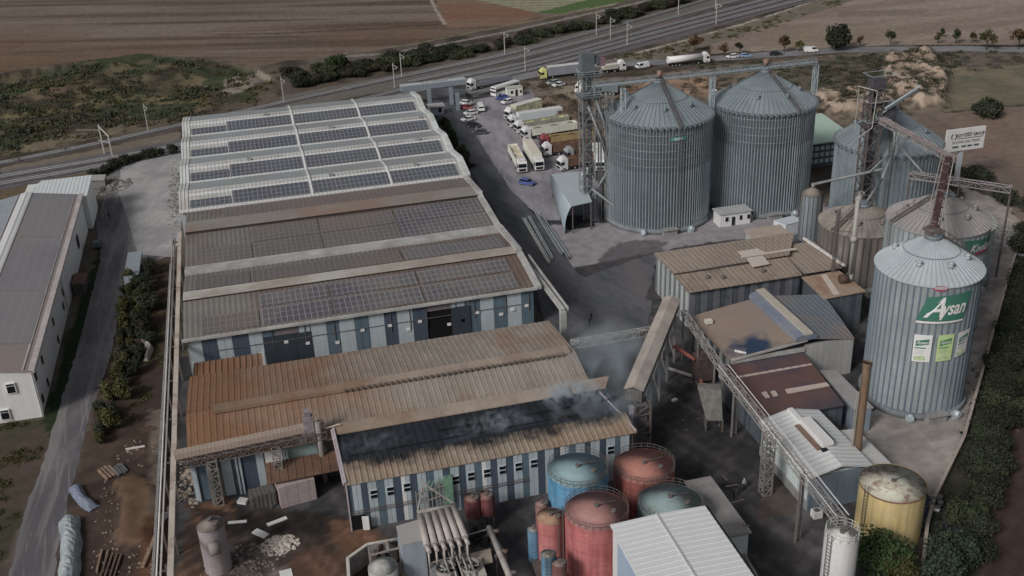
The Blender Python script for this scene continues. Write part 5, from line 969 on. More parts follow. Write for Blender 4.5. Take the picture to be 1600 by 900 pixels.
# dark tower among the right silos
t = thing('elevator_tower', 'dark lattice elevator tower with pale hoist frame in front of the right silo', 'tower', (124, 190, 0))
q = MB(); q.lattice((124, 190, 0), (124, 190, 33), 2.8, 2.8, 2.6, .24, .15); q.split('frame', M_STEELD, t); q = MB()
for dx in (-.7, .2): q.box(124+dx-.3, 124+dx+.3, 189.6, 190.4, 0, 34.5)
q.box(122.4, 125.8, 188.4, 191.6, 29.2, 29.4); q.box(122.0, 127.5, 188.2, 192, 25, 25.2); q.box(122.8, 125.6, 188.8, 191.2, 32.2, 34.8); q.box(126.2, 128.4, 188.6, 190.4, 27, 29.6); q.build('elevator_leg', mat('leg_dark', V_(52, 50, 56), var=.3, scale=1), t)
q = MB()
for i in range(14): x, y, z = 122+random.random()*6, 188+random.random()*4, 24+random.random()*9; q.box(x, x+.7, y, y+.7, z, z+.9)
q.split('machinery', M_STEELD, t)
q = MB(); a, b, c, d = (119.6, 189, 25), (119.6, 189, 34), (122.6, 187, 33.2), (122.4, 187.2, 25.5); q.bar(a, b, .08); q.bar(b, c, .11); q.bar(c, d, .11); q.bar(d, (119, 186.5, 24), .12); q.build('hoist_frame', mat('pale_rail', V_(132, 132, 128), var=.1), t)
q = MB()
for z in (25.2, 29.4, 34.8):
    for a, b in (((122, 188.2), (127.5, 188.2)), ((127.5, 188.2), (127.5, 192)), ((127.5, 192), (122, 192)), ((122, 192), (122, 188.2))): q.bar((*a, z+1.0), (*b, z+1.0), .08)
q.bar((125.4, 188, 29), (132, 186.5, 33.5), .3); q.bar((125.4, 188.6, 28), (132, 187.1, 32.5), .25); q.build('railing', M_GALV, t)
P_ = lambda px, py, z: W3(px, py, z)
t = thing('conveyor_bridge', 'pale lattice conveyor bridge from the dark tower down to the red one', 'conveyor', P_(1430, 215, 31)); a, b = P_(1378, 188, 29), P_(1490, 250, 29.5); q = MB(); q.lattice(a, b, 1.2, 1.0, 2, .13, .08); q.build('truss', mat('pale_lattice', V_(104, 98, 100), var=.2), t); q = MB(); q.beam(a, b, .8, .5); q.build('conveyor_trough', mat('trough_brown', V_(100, 86, 84), var=.2), t)
t = thing('conveyor_bridge', 'dark red steep looking conveyor gallery ending on the front silo roof', 'conveyor', (98, 130, 29)); a, b = (98.1, 130.9, 29.0), P_(1481, 252, 29.3); q = MB(); q.beam(a, b, 1.0, .9); q.build('casing', mat('dark_red_sheet', H_(66, 42, 44), rough=.7, var=.25, stain=H_(150, 140, 140), stain_amt=.6, stain_scale=.6, stain_edge=.62), t)
q = MB(); off = Vector((.8, -.5, 1.0)); q.bar(Vector(a)+off, Vector(b)+off, .14); q.bar(Vector(a)-Vector((1.0, -.6, -1.2)), Vector(b)-Vector((1.0, -.6, -1.2)), .12); q.lattice(Vector(a)+Vector((0, 0, -.6)), Vector(b)+Vector((0, 0, -.6)), 1.6, .8, 2, .1, .06); q.build('truss', mat('pale_lattice2', V_(120, 112, 108), var=.2), t); q = MB(); x, y = 98.1, 131; q.cyl(x, y, 27.4, 29.2, 1.1, 16); q.box(x-1.1, x+1.1, y-1.2, y+1, 28.6, 29.0); q.build('discharge_hood', M_STEELD, t)
t = thing('conveyor_bridge', 'level lattice walkway reaching right over the greenish silo roof', 'conveyor', P_(1500, 288, 18)); a, b = P_(1422, 273, 18.5), P_(1580, 296, 18.5); q = MB(); q.lattice(a, b, 1.4, 1.1, 2.2, .13, .08); q.build('truss', MATS['pale_lattice'], t); q = MB(); q.beam(a, b, .7, .25); q.split('walkway', M_STEELD, t); q = MB(); q.cyl(128.4, 168.4, 16, 17.8, .5, 10); m_ = (Vector(a)+Vector(b))/2; q.bar((m_.x, m_.y, 14), (m_.x, m_.y, 18), .2); q.bar((*a[:2], 0), a, .3); q.bar((*b[:2], 0), b, .3); q.split('support_post', M_STEELD, t)
t = thing('pipe', 'long thin grey spouts running from the dark tower to the short brown silo', 'pipe', (118, 178, 20)); q = MB(); J = P_(1398, 205, 24); K = P_(1396, 235, 20)
for a, b, r in ((J, K, .25), (K, P_(1357, 270, 17.5), .2), (K, P_(1378, 280, 17), .25), (P_(1378, 280, 17), (113.3, 172.8, 15.4), .25), (P_(1380, 264, 18), (112.9, 191.2, 13.2), .3), (P_(1400, 222, 22), P_(1443, 271, 18.5), .22), (P_(1405, 205, 24), P_(1400, 222, 22), .25)): q.tube(a, b, r, 8)
q.build('spout_run', M_TWR, t)
t = thing('pipe', 'tall slim silvery pipe rising from the orange stained roof block', 'pipe', (104.2, 161.2, 0)); q = MB(); q.cyl(104.2, 161.2, 7, 22, .4, 14); q.cyl(104.2, 161.2, 0, 7, .6, 14); q.cyl(104.2, 161.2, 13.6, 14.6, .66, 14); q.tube((104.2, 161.2, 21.8), (106.2, 163.4, 21.8), .5, 12); q.cyl(106.2, 163.4, 21.0, 22.2, .6, 12); q.build('tube', mat('silvery_pipe', V_(112, 110, 106), rough=.5, var=.12, streak=.2), t); q = MB(); q.lattice((101.7, 163, 7), (101.7, 163, 19.5), .5, .5, 1.6, .1, .06); q.bar((101.7, 163, 18), (104.2, 161.2, 18), .16); q.bar((101.7, 163, 15.4), (104.2, 161.2, 15.4), .14); q.split('guy_mast', M_STEELD, t)
t = thing('chimney', 'rusty brown steel chimney standing between the white gabled building and the front silo', 'chimney', (76.8, 112.2, 0)); hz = 19.2
rm_ = mat('rusty_chimney_steel', V_(90, 68, 48), rough=.85, var=.18, scale=.8, streak=.2, stain=V_(78, 66, 50), stain_amt=.7, stain_scale=.25, stretch=(1, 1, .4)); q = MB(); q.cyl(77.3, 113.0, 0, hz, .62, 20, r1=.55, cap=False); q.cyl(77.3, 113.0, hz-.5, hz, .66, 20, cap=False); q.cyl(77.3, 113.0, 0, hz-.8, .5, 16); q.build('shaft', rm_, t); q = MB(); q.cyl(77.3, 113, hz-.8, hz-.2, .5, 16); q.build('dark_flue_plug', M_DARK, t)  # solid dark plug closes the shaft just below its rim
q = MB(); q.bar((76.2, 112.6, 4.4), (76.2, 112.6, 15), .09); q.bar((75.8, 112.4, 4.4), (75.8, 112.4, 15), .07)
for k in range(24): q.bar((76.2, 112.6, 4.6+k*.43), (75.8, 112.4, 4.6+k*.43), .04)
q.build('ladder', mat('ladder_pale', V_(126, 120, 108), var=.1), t)

# ---- covered diagonal gallery
t = thing('conveyor_gallery', 'long brown roofed conveyor gallery sloping across the dark yard', 'conveyor', (58, 143, 0)); GZ_ = 10.5
a, b = Vector(P_(1050, 464, GZ_+1)), Vector(P_(990, 607, GZ_)); q = MB(); q.beam(a-Vector((0, 0, 2.2)), b-Vector((0, 0, 2.2)), 2.5, 2.0); q.build('casing', mat('gallery_side', V_(74, 70, 68), rough=.8, var=.2, streak=.3), t)
u = (b-a).normalized(); s_ = u.cross(Vector((0, 0, 1))).normalized(); q = MB(); e = .4
mm = lambda p, k, z: p+s_*k+Vector((0, 0, z))
q.sheet(mm(a, -1.5, -.25), mm(b, -1.5, -.25), mm(b, 0, .35), mm(a, 0, .35), .1); q.sheet(mm(a, 1.5, -.25), mm(b, 1.5, -.25), mm(b, 0, .35), mm(a, 0, .35), .1); q.build('roof', mat('gallery_roof', H_(148, 139, 130), rough=.75, var=.08, scale=.4, stain=H_(116, 100, 94), stain_amt=.5, stain_scale=.25), t)
q = MB()
for f in (.08, .3, .52, .75):
    p = a.lerp(b, f)
    for k in (-1.1, 1.1): c = mm(p, k, -2.2); q.bar((c.x, c.y, 0), c, .3)
    c, d = mm(p, -1.1, -2.2), mm(p, 1.1, -2.2); q.bar((c.x, c.y, 1), d, .15); q.bar((d.x, d.y, 1), c, .15)
q.split('support_post', mat('post_grey', V_(104, 102, 100), var=.2), t)
t = thing('elevator_tower', 'squat lattice tower under the lower end of the brown conveyor gallery', 'tower', (b.x+.3, b.y-1.4, 0)); q = MB(); x, y = b.x+.9, b.y-.2
q.lattice((x, y, 0), (x, y, 8.2), 2.6, 2.6, 1.6, .26, .16); q.split('frame', M_STEELD, t); q = MB(); q.box(x-.9, x+.9, y-.9, y+.9, .2, 8.0, .0); q.build('hopper', mat('hopper_dark', V_(66, 64, 70), rough=.7, var=.3, scale=1.5), t); q = MB(); q.box(x-1.9, x-1.1, y-1.4, y-.5, 2.0, 8.2); q.build('duct', mat('duct_lilac', V_(112, 108, 124), var=.2), t)
# lattice bridge hall -> gallery
t = thing('pipe_bridge', 'light lattice pipe bridge between the ribbed rusty hall and the gallery', 'bridge', (53, 150, 8)); a, b = P_(893, 538, 8), P_(1018, 517, 8); q = MB(); q.lattice(a, b, 1.0, 1.2, 1.2, .16, .12); q.build('truss', mat('bridge_grey', V_(106, 104, 102), var=.2), t); q = MB(); q.tube((a[0], a[1], 8), (b[0], b[1], 8), .2, 8); q.build('pipe_run', M_GUT, t); q = MB()
for f in (.1, .6): p = Vector(a).lerp(Vector(b), f); q.bar((p.x, p.y, 0), p, .18)
q.split('support_post', M_STEELD, t)
# long lattice conveyor to the white tank
t = thing('conveyor_bridge', 'long twin rail lattice conveyor running down to the tall white tank', 'conveyor', (64, 112, 0)); a, b = Vector(P_(1068, 488, 8.2)), Vector((61.0, 90.4, 12.6)); q = MB(); m1 = Vector(P_(1130, 580, 8.8))
q.lattice(a, m1, .9, .8, 1.8, .12, .07); q.lattice(m1, b, 1.3, .9, 2.2, .11, .06); q.build('truss', mat('conv_pale', V_(104, 100, 98), var=.15), t); q = MB()
for k in (-.75, .75):
    d_ = (b-m1).normalized().cross(Vector((0, 0, 1)))*k; q.bar(m1+d_+Vector((0, 0, 1.1)), b+d_+Vector((0, 0, 1.1)), .1)
q.build('handrail', mat('handrail_pale', V_(170, 166, 160), var=.08), t); q = MB()
for f in (.12, .46, .72):
    p = m1.lerp(b, f)
    if f == .46: q.lattice((p.x, p.y, 0), (p.x, p.y, p.z-.5), 1.3, 1.3, 1.0, .18, .12)
    else: q.bar((p.x, p.y, 0), (p.x, p.y, p.z-.5), .25); q.bar((p.x+1, p.y+.6, 0), (p.x+.6, p.y+.4, p.z-.5), .25)
for f in (.1, .5, .9): p = a.lerp(m1, f); q.bar((p.x-.7, p.y, 0), (p.x-.7, p.y, p.z), .22); q.bar((p.x+.7, p.y, 0), (p.x+.7, p.y, p.z), .22)
q.split('support_post', mat('post_dark', V_(84, 80, 78), var=.25), t)
t = thing('machinery', 'dark red and black dust filter machine under the lattice conveyor', 'machine', (65, 145, 0)); q = MB(); x, y = W(1100, 600); q.box(x-1.6, x+1.4, y-1, y+1.8, 1.2, 5.4); q.box(x-1, x+.8, y-.6, y+1, 5.4, 6.4); q.build('casing', mat('filter_dark', V_(56, 44, 44), var=.35, scale=1), t); q = MB()
for dx in (-1.4, 1.2):
    for dy in (-.8, 1.6): q.bar((x+dx, y+dy, 0), (x+dx, y+dy, 1.3), .2)
q.split('leg', M_STEELD, t); q = MB(); q.tube((x-1.8, y, 5), (x-4.4, y+3, 6.5), .35, 8); q.tube((x-1.2, y+.6, 3), (x-1.0, y-1.4, 1), .3, 8); q.build('pipe', mat('pipe_red', V_(112, 56, 48), var=.2), t)
t = thing('hopper', 'tall weathered grey steel hopper beside the lattice conveyor', 'hopper', W(1110, 670)+(0,)); c = W(1112, 672); q = MB(); q.hexa([(c[0]-1, c[1], 2), (c[0]+1.3, c[1]-1, 2), (c[0]+1.6, c[1]+.6, 2), (c[0]-.6, c[1]+1.2, 2), (c[0]-1.8, c[1]+2, 7), (c[0]+1.2, c[1]-.2, 7), (c[0]+1.8, c[1]+1.8, 7), (c[0]-1.2, c[1]+3.2, 7)]); q.build('body', mat('hopper_weathered', V_(74, 74, 70), rough=.8, var=.3, scale=.8), t); q = MB()
for dx, dy in ((-1, 0), (1.3, -1), (1.6, .6), (-.6, 1.2)): q.bar((c[0]+dx, c[1]+dy, 0), (c[0]+dx, c[1]+dy, 2.2), .2)
q.split('leg', M_STEELD, t)
t = thing('pipe', 'white pipe lying across the dark yard under the gallery', 'pipe', W(1070, 585)+(0,)); q = MB(); q.tube(P_(1043, 575, .5), P_(1096, 592, .5), .28, 8); q.build('tube', mat('pipe_pale', H_(150, 146, 140), var=.1), t)

# ---- intake shelter
t = thing('shelter', 'blue grey curved steel truck intake shelter in front of the elevator tower', 'shelter', (70, 226, 0)); sm = mat('shelter_steel', H_(142, 153, 158), rough=.4, var=.05, scale=.3); 
TLc, TRc, BRc, BLc = P_(861, 272, 5.2), P_(907, 268, 6.6), P_(925, 315, 6.6), P_(893, 322, 6.6)
q = MB(); prof = [P_(893, 322, 6.6), P_(880, 318, 5.8)]; base = P_(880, 365, 0); top0 = P_(866, 274, 5.6)
q.sheet(P_(893, 322, 6.6), BRc, TRc, P_(861, 272, 6.2), .12); q.build('roof', sm, t)
q = MB(); p1, p2 = P_(893, 322, 6.6), P_(861, 272, 6.2); g0 = W(883, 366)+(.2,); g1 = W(868, 314)+(.2,); n = 10; b0 = len(q.v)
for i in range(n+1):
    u = i/n; w = math.sin(u*math.pi)*.5
    for (top_, bot) in ((p1, g0), (p2, g1)):
        p = Vector(top_).lerp(Vector(bot), u); q.v.append((p.x-w, p.y, p.z+w*.5))
for i in range(n): k = b0+2*i; q.f.append((k, k+2, k+3, k+1)); q.sm.append(True)
o_ = q.build('side_sheet', mat('shelter_side', V_(104, 118, 126), rough=.45, var=.06), t); o_.modifiers.new('thickness', 'SOLIDIFY').thickness = .1
q = MB(); q.bar((BRc[0]-.2, BRc[1]+.2, 0), (BRc[0]-.2, BRc[1]+.2, 6.5), .25); q.bar((p1[0]+.3, p1[1]+.2, 0), (p1[0]+.3, p1[1]+.2, 6.5), .22); q.bar((TRc[0]-.2, TRc[1], 0), (TRc[0]-.2, TRc[1], 6.5), .25); q.bar((p2[0]+.3, p2[1], 0), (p2[0]+.3, p2[1], 6.5), .22); q.split('post', M_STEELD, t)
q = MB(); q.box(g0[0]+1.5, g0[0]+7.5, g0[1]+2, g0[1]+9, .04, .5); q.build('intake_grid', mat('grid_dark', (.02, .02, .022), var=.2), t)
for k, ((a, b), (c_, d), w, lab) in enumerate((((818, 343), (858, 412), .5, 'outermost'), ((826, 340), (863, 406), .25, 'second'), ((838, 334), (878, 398), .5, 'third'), ((846, 340), (889, 405), .25, 'innermost'))):
    A_, B_ = Vector(P_(a, b, .25)), Vector(P_(c_, d, .25)); n_ = ['outermost pale', 'second pale', 'third grey', 'innermost dark'][k]; t = thing('conveyor_section', f'{n_} steel conveyor length on the yard, counted from the long hall', 'steel section', tuple(A_), group='steel conveyor lengths lying on the yard'); q = MB(); q.beam(A_, B_, w, .35); q.build('trough', mat(f'section_{("a","b","c","d")[k]}', H_(*((150, 146, 138), (130, 128, 126), (100, 102, 104), (76, 78, 82))[k]), var=.15), t); q = MB(); sd_ = (B_-A_).normalized().cross(Vector((0, 0, 1)))*(w/2+.12); q.bar(A_+sd_+Vector((0, 0, .5)), B_+sd_+Vector((0, 0, .5)), .1); q.bar(A_-sd_+Vector((0, 0, .5)), B_-sd_+Vector((0, 0, .5)), .1); q.split('side_rail', M_GALV, t)

# ---- entrance gate
t = thing('gate', 'blue grey entrance arch with flat top beam behind the long hall', 'gate', (58, 326, 0)); gm_ = mat('gate_blue_grey', V_(88, 98, 106), rough=.5, var=.05); q = MB(); a, b = P_(626, 142, 5.2), P_(727, 130, 5.2); q.beam((a[0], a[1], 5.2), (b[0], b[1], 5.2), 2.6, 1.6); q.build('beam', gm_, t); q = MB()
for px, py in ((672, 166), (716, 172), (706, 163)): x, y = W(px, py); q.box(x-.55, x+.55, y-.5, y+.5, 0, 5.3)
q.split('column', gm_, t); q = MB(); q.beam((a[0], a[1]-.0, 6.8), (b[0], b[1], 6.8), 2.5, .12); q.build('top_sheet', mat('gate_top', H_(146, 152, 156), var=.04), t); q = MB()
for px in (660, 667, 678, 683, 688, 693, 698): f = (px-626)/101; p = Vector(a).lerp(Vector(b), f); q.box(p.x-.28, p.x+.28, p.y-.4, p.y+.5, 6.9, 6.98)
q.build('marks', M_STEELD, t)
t = thing('booth', 'small pale guard booth beside the entrance arch', 'booth', W(683, 178)+(0,)); x, y = W(683, 178); q = MB(); q.box(x-2.2, x+1.8, y-1.3, y+1.6, 0, 2.6); q.build('wall', mat('booth_wall', V_(104, 112, 118), var=.1), t); q = MB(); q.box(x-2.6, x+2.3, y-1.8, y+2, 2.6, 2.85); q.build('roof', M_GUT, t); q = MB(); q.box(x+.2, x+1.3, y-1.36, y-1.25, .8, 2.1); q.split('window', M_GLASS, t)
t = thing('cabin', 'cream site cabin with dark door parked behind the lorries', 'cabin', W(803, 152)+(0,)); x, y = W(793, 152); q = MB(); q.box(x, x+5, y, y+2.6, .1, 2.7); q.build('wall', mat('cream_wall', V_(160, 156, 142), var=.05), t); q = MB(); q.box(x-.15, x+5.15, y-.15, y+2.75, 2.7, 2.85); q.build('roof', mat('cream_roof', H_(150, 150, 142), var=.1), t); q = MB(); q.box(x+2.6, x+3.4, y-.07, y+.05, .15, 2.2); q.build('door', M_GLASS, t); q = MB(); q.box(x+1.1, x+1.9, y-.07, y+.05, 1.0, 1.9); q.box(x+4.1, x+4.7, y-.07, y+.05, 1.0, 1.9); q.split('window', M_GLASS, t)

# ---- sign board on pole
sx_, sy_ = W(1494, 292); d0 = _d(1508, 217); tt = sy_/d0[1]; zc = CAMH+d0[2]*tt; xc = d0[0]*tt; hw = 5.0; hh_ = 2.65
t = thing('sign', 'white advertising board with dark lettering on a tall grey pole behind the silos', 'sign', (sx_, sy_, 0)); q = MB(); q.box(xc-hw-.2, xc+hw, sy_-.35, sy_+.25, zc-hh_, zc+hh_); q.build('board', mat('board_white', V_(172, 178, 182), rough=.6, var=.04), t); q = MB(); q.box(sx_-.5, sx_+.5, sy_+.0, sy_+.7, 0, zc-hh_); q.build('pole', mat('pole_grey', V_(124, 130, 136), var=.1), t)
def flat_text(par, s, size, x, y, z, m_, shear=0, offset=.02, sx=1.0, name='lettering'):
    v, f = text_mesh(s, size, shear, offset); q = MB(); q.v = [(x+p[0]*sx, y, z+p[1]) for p in v]; q.f = f; q.sm = [False]*len(f); return q.build(name, m_, par)
mk_ = mat('letter_black', (.02, .022, .026), var=0); mk2_ = mat('letter_grey', (.12, .14, .16), var=0)
flat_text(t, 'SOYYİĞİT GROUP', 1.05, xc+1.1, sy_-.37, zc+1.05, mk_, 0, .04, .84); flat_text(t, 'PATATES UNU TESİSİ', .78, xc+.1, sy_-.37, zc-.55, mk2_, 0, .02, .98); flat_text(t, '(0264) 276', .8, xc-.6, sy_-.37, zc-1.6, mk_, 0, .02) if False else None
q = MB()
for u, w in ((-2.6, 1.6), (-.4, 1.2), (1.2, 1.2), (3.0, 1.3)): q.box(xc+u-w/2, xc+u+w/2, sy_-.4, sy_-.36, zc-1.85, zc-1.4)
q.build('small_print', mk2_, t); q = MB(); q.box(xc-2.4, xc+4.6, sy_-.4, sy_-.36, zc+.28, zc+.4); n = 20
for k in (0, 1):
    for i in range(n//2-3):
        a0_, a1_ = math.pi*(.5+k)+math.pi*(i+1.2)/(n/2), math.pi*(.5+k)+math.pi*(i+2.2)/(n/2); ox, oz = xc-3.35, zc+.95
        q.quad((ox+.75*math.cos(a0_), sy_-.38, oz+.85*math.sin(a0_)), (ox+.5*math.cos(a0_), sy_-.38, oz+.6*math.sin(a0_)), (ox+.5*math.cos(a1_), sy_-.38, oz+.6*math.sin(a1_)), (ox+.75*math.cos(a1_), sy_-.38, oz+.85*math.sin(a1_)))
q.build('emblem', mk_, t)

# ================================================================== LEFT PIPE BRIDGE, GALLERY, STACK
t = thing('pipe_bridge', 'long pale pipe bridge running along the left side of the halls', 'bridge', (-17.6, 160, 0)); pm = mat('pipe_pale_rust', H_(160, 150, 140), rough=.7, var=.15, scale=.3, stain=H_(118, 92, 80), stain_amt=.8, stain_scale=.22, stain_edge=.56)
q = MB(); q.beam((-17.7, 223, 8.0), (-17.2, 95, 7.6), .75, .5); q.build('duct', pm, t); q = MB(); q.tube((-18.9, 223, 7.2), (-18.6, 95, 7), .16, 8); q.tube((-19.3, 223, 7.6), (-19.0, 95, 7.3), .12, 8); q.build('pipe_run', mat('pipe_white', H_(174, 170, 166), var=.12), t); q = MB()
for k in range(11): y = 221-k*12; q.bar((-17.9, y, 0), (-17.9, y, 8), .3); q.bar((-19.2, y, 0), (-19.2, y, 7.4), .25); q.bar((-19.4, y, 7), (-17.4, y, 7), .22)
q.split('support_post', M_STEELD, t)
t = thing('wall', 'low concrete boundary wall left of the pipe bridge', 'wall', (-20.5, 165, 0)); q = MB(); q.box(-20.9, -20.5, 100, 222, 0, 1.9); q.build('blockwork', M_CONC, t)
t = thing('conveyor_gallery', 'pinkish grey level conveyor gallery over the eave of the orange rusty hall', 'conveyor', (-6, 137, 0)); a, b = Vector((-17.1, 136.0, 8.3)), Vector((4.2, 136.6, 8.9)); q = MB(); q.beam(a, b, 1.3, .9); q.build('casing', mat('gallery_pink_grey', H_(138, 122, 110), rough=.8, var=.12, grid=(('X', .55, .18), ('Y', 90, 0)), gridcol=H_(118, 100, 90)), t); q = MB(); q.lattice(a-Vector((0, .9, .7)), b-Vector((0, .9, .7)), .9, 1.1, 1.0, .13, .1); q.build('truss', M_STEELD, t); q = MB()
x1_, y1_ = -12.2, 134.9; q.lattice((x1_, y1_, 0), (x1_, y1_, 7.6), 1.2, 1.0, 1.2, .15, .1); q.lattice((-3.2, 134.6, 3.8), (-3.2, 134.6, 7.8), 1.1, 1.0, 1.0, .15, .1); q.lattice((-12.8, 134.9, 0), (-12.8, 134.9, 7.0), .5, .9, 1.2, .12, .08); q.split('support_post', mat('post_grime', V_(92, 90, 86), var=.2), t)
t = thing('tower', 'sooty elevator head with thin grey stack rising over the rusty roof', 'tower', (2.6, 136.4, 0)); q = MB(); q.box(1.2, 2.6, 135.8, 137.2, 7, 11.2); q.box(1.5, 2.3, 136, 136.8, 11.2, 12.4); q.hexa([(.2, 135.6, 7.2), (1.4, 135.6, 7.2), (1.4, 137, 7.2), (.2, 137, 7.2), (1.1, 135.8, 9.6), (1.4, 135.8, 9.6), (1.4, 136.8, 9.6), (1.1, 136.8, 9.6)]); q.build('elevator_head', mat('sooty_head', V_(92, 86, 90), var=.4, scale=1.2), t); q = MB(); q.cyl(3.2, 135.6, 0, 10.6, .42, 12); q.cyl(3.2, 135.6, 10.6, 11.3, .2, 8); q.build('stack', mat('stack_grey', V_(96, 90, 88), var=.15, streak=.2), t); q = MB(); q.bar((2.8, 136, 8.8), (6.3, 136.2, 9.1), .12); q.bar((2.8, 136.4, 8.6), (-6, 136.8, 8.6), .2); q.build('pipe', mat('pipe_bright', V_(160, 140, 126), var=.1), t)
# ================================================================== EVAPORATOR PLANT AT THE BOTTOM
M_PL = mat('plant_pale_steel', H_(132, 128, 124), rough=.6, var=.15, scale=.8, stain=H_(96, 86, 80), stain_amt=.6, stain_scale=.6); M_PD = mat('plant_dark', (.03, .03, .032), rough=.8, var=.4, scale=2)
t = thing('duct', 'tall boxy blue grey duct with flat pale top beside the pipe rack', 'duct', (12.6, 112, 0)); c = [W(620, 823, 6.5), W(628, 851, 6.5), W(664, 843, 6.5), W(656, 812, 6.5)]; q = MB(); q.prism([c[1], c[2], c[3], c[0]], 0, 6.4); q.build('body', mat('duct_blue_grey', V_(102, 112, 122), rough=.6, var=.05, streak=.12), t); q = MB(); q.prism([(c[1][0]-.1, c[1][1]-.1), (c[2][0]+.1, c[2][1]-.1), (c[3][0]+.1, c[3][1]+.1), (c[0][0]-.1, c[0][1]+.1)], 6.4, 6.55); q.build('top_sheet', mat('duct_top', H_(136, 134, 132), var=.04), t)
t = thing('pipe_rack', 'rack of six fat pale pipes side by side with red supports', 'pipe rack', (17, 115, 0))
for k in range(6):
    f = k/5; a = Vector(W3(657+52*f, 806-13*f, 6.6)); b = Vector(W3(667+60*f, 853-13*f, 6.6)); q = MB(); q.tube(a, b, .42, 12); q.tube(b, b+Vector((.1, -1.1, -.2)), .28, 10); q.tube(b+Vector((0, -1, -.1)), b+Vector((0, -1.2, -2.6)), .14, 8); q.build('pipe', mat('fat_pipe', H_(146, 138, 134), rough=.55, var=.12, scale=.6), t)
q = MB(); a, b = Vector(W3(652, 801, 6.7)), Vector(W3(713, 789, 6.7)); q.tube(a, b, .3, 10); q.bar(a, a+Vector((1.6, 4.0, 1.6)), .18); q.bar(b, a+Vector((1.6, 4.0, 1.6)), .18); q.build('manifold', M_PL, t)
q = MB(); a2, b2 = Vector(W3(669, 856, 6.2)), Vector(W3(729, 840, 6.2))
for p in (a, b, a2, b2): q.bar((p.x, p.y, 0), (p.x, p.y, 6.3), .22)
q.bar(a2, b2, .22); q.bar(a2-Vector((0, 0, 2.5)), b2-Vector((0, 0, 2.5)), .18); q.bar(b-Vector((0, 0, .4)), b2, .2); q.bar(a-Vector((0, 0, .4)), a2, .2); q.build('frame', M_PL, t)
q = MB()
for k in range(4): f = (k+.5)/5; p = Vector(W3(661+55*f, 818-13*f, 5.6)); p2 = Vector(W3(665+57*f, 842-13*f, 5.6)); q.beam(p-Vector((0, 0, .6)), p2-Vector((0, 0, .6)), .3, .5)
q.split('red_support', mat('oxide_red', H_(88, 52, 50), var=.2), t)
q = MB()
for k in range(5): f = k/6+.25; p = Vector(W3(676+52*f, 858-12*f, 5)); e_ = Vector(W3(690+58*f, 905-6*f, 4.2)); q.tube(p, e_, .13, 6)
q.build('small_pipes', M_PL, t)
t = thing('pipe_rack', 'tall bundle of thin pipes with greenish frame in front of the striped blue wall', 'pipe frame', (20, 120, 0)); q = MB(); a = Vector(W3(650, 773, 5)); b = Vector(W3(698, 757, 5)); q.bar(a, b, .16); q.bar(a-Vector((0, 0, 1.6)), b-Vector((0, 0, 1.6)), .14)
for k in range(9): p = a.lerp(b, k/8); q.bar((p.x, p.y, 0), (p.x, p.y, 5.6), .12)
q.build('frame', M_PL, t); q = MB()
for k in range(5): p = a.lerp(b, .2+k*.17); q.bar((p.x, p.y+.4, 4.4), (p.x+1.2, p.y+.2, 6.6), .12)
q.box(b.x-.4, b.x+.8, b.y-.3, b.y+.5, 1, 6.2); q.build('green_ducting', mat('dull_green', V_(70, 104, 84), var=.3, scale=1.5), t)
def cooler(label, px, py, bm):
    c = W(px, py, 4.2); t = thing('cooling_tower', label, 'cooling unit', (c[0], c[1], 0)); x, y = c
    q = MB(); q.box(x-1.7, x+1.7, y-1.7, y+1.7, 0, 4.0); q.build('casing', bm, t); q = MB(); q.cyl(x, y, 4.0, 4.6, 1.25, 32, cap=False); q.cyl(x, y, 4.0, 4.6, 1.15, 32, cap=False); q.cyl(x, y, 4.55, 4.62, 1.3, 32, cap=False); q.build('fan_ring', M_PL, t); q = MB(); q.cyl(x, y, 4.0, 4.04, 1.15, 32); q.build('fan_well', M_DARK, t)
    q = MB(); 
    for k in range(6):
        a = k*math.pi/3; c_, s = math.cos(a), math.sin(a); q.hexa([(x+c_*.2-s*.05, y+s*.2+c_*.05, 4.2), (x+c_*1.1-s*.2, y+s*1.1+c_*.2, 4.2), (x+c_*1.1+s*.2, y+s*1.1-c_*.2, 4.3), (x+c_*.2+s*.05, y+s*.2-c_*.05, 4.3), (x+c_*.2-s*.05, y+s*.2+c_*.05, 4.24), (x+c_*1.1-s*.2, y+s*1.1+c_*.2, 4.24), (x+c_*1.1+s*.2, y+s*1.1-c_*.2, 4.34), (x+c_*.2+s*.05, y+s*.2-c_*.05, 4.34)])
    q.cyl(x, y, 4.15, 4.5, .22, 10); q.build('fan', mat('fan_grey', H_(128, 130, 130), var=.1), t); q = MB(); q.bar((x-1.3, y, 4.55), (x+1.3, y, 4.55), .06); q.bar((x, y-1.3, 4.55), (x, y+1.3, 4.55), .06); q.build('guard', M_STEELD, t)
cooler('round fan cooling unit with bluish fan, left one of the pair at the bottom', 697, 890, mat('cooler_blue_grey', H_(104, 106, 108), var=.2)); cooler('round fan cooling unit with pale top, right one of the pair at the bottom', 735, 886, mat('cooler_pale', H_(150, 146, 140), var=.12))
t = thing('pipe', 'long fat grey pipe running out to the right of the cooling units', 'pipe', W(770, 830, 4)+(0,)); q = MB(); a, b = Vector(W3(764, 824, 4)), Vector(W3(798, 905, 4)); q.tube(a, b, .4, 12); q.tube(a, a+Vector((.0, .3, -3.8)), .3, 10); q.build('tube', M_PL, t); q = MB()
for f in (.1, .5, .9): p = a.lerp(b, f); q.bar((p.x-.5, p.y, 0), (p.x-.5, p.y, 3.6), .18); q.bar((p.x-.7, p.y, 3.6), (p.x+.7, p.y, 3.6), .2); q.tube((p.x+.3, p.y, 4), (p.x+1.1, p.y, 4), .3, 8)
q.split('support', M_STEELD, t)
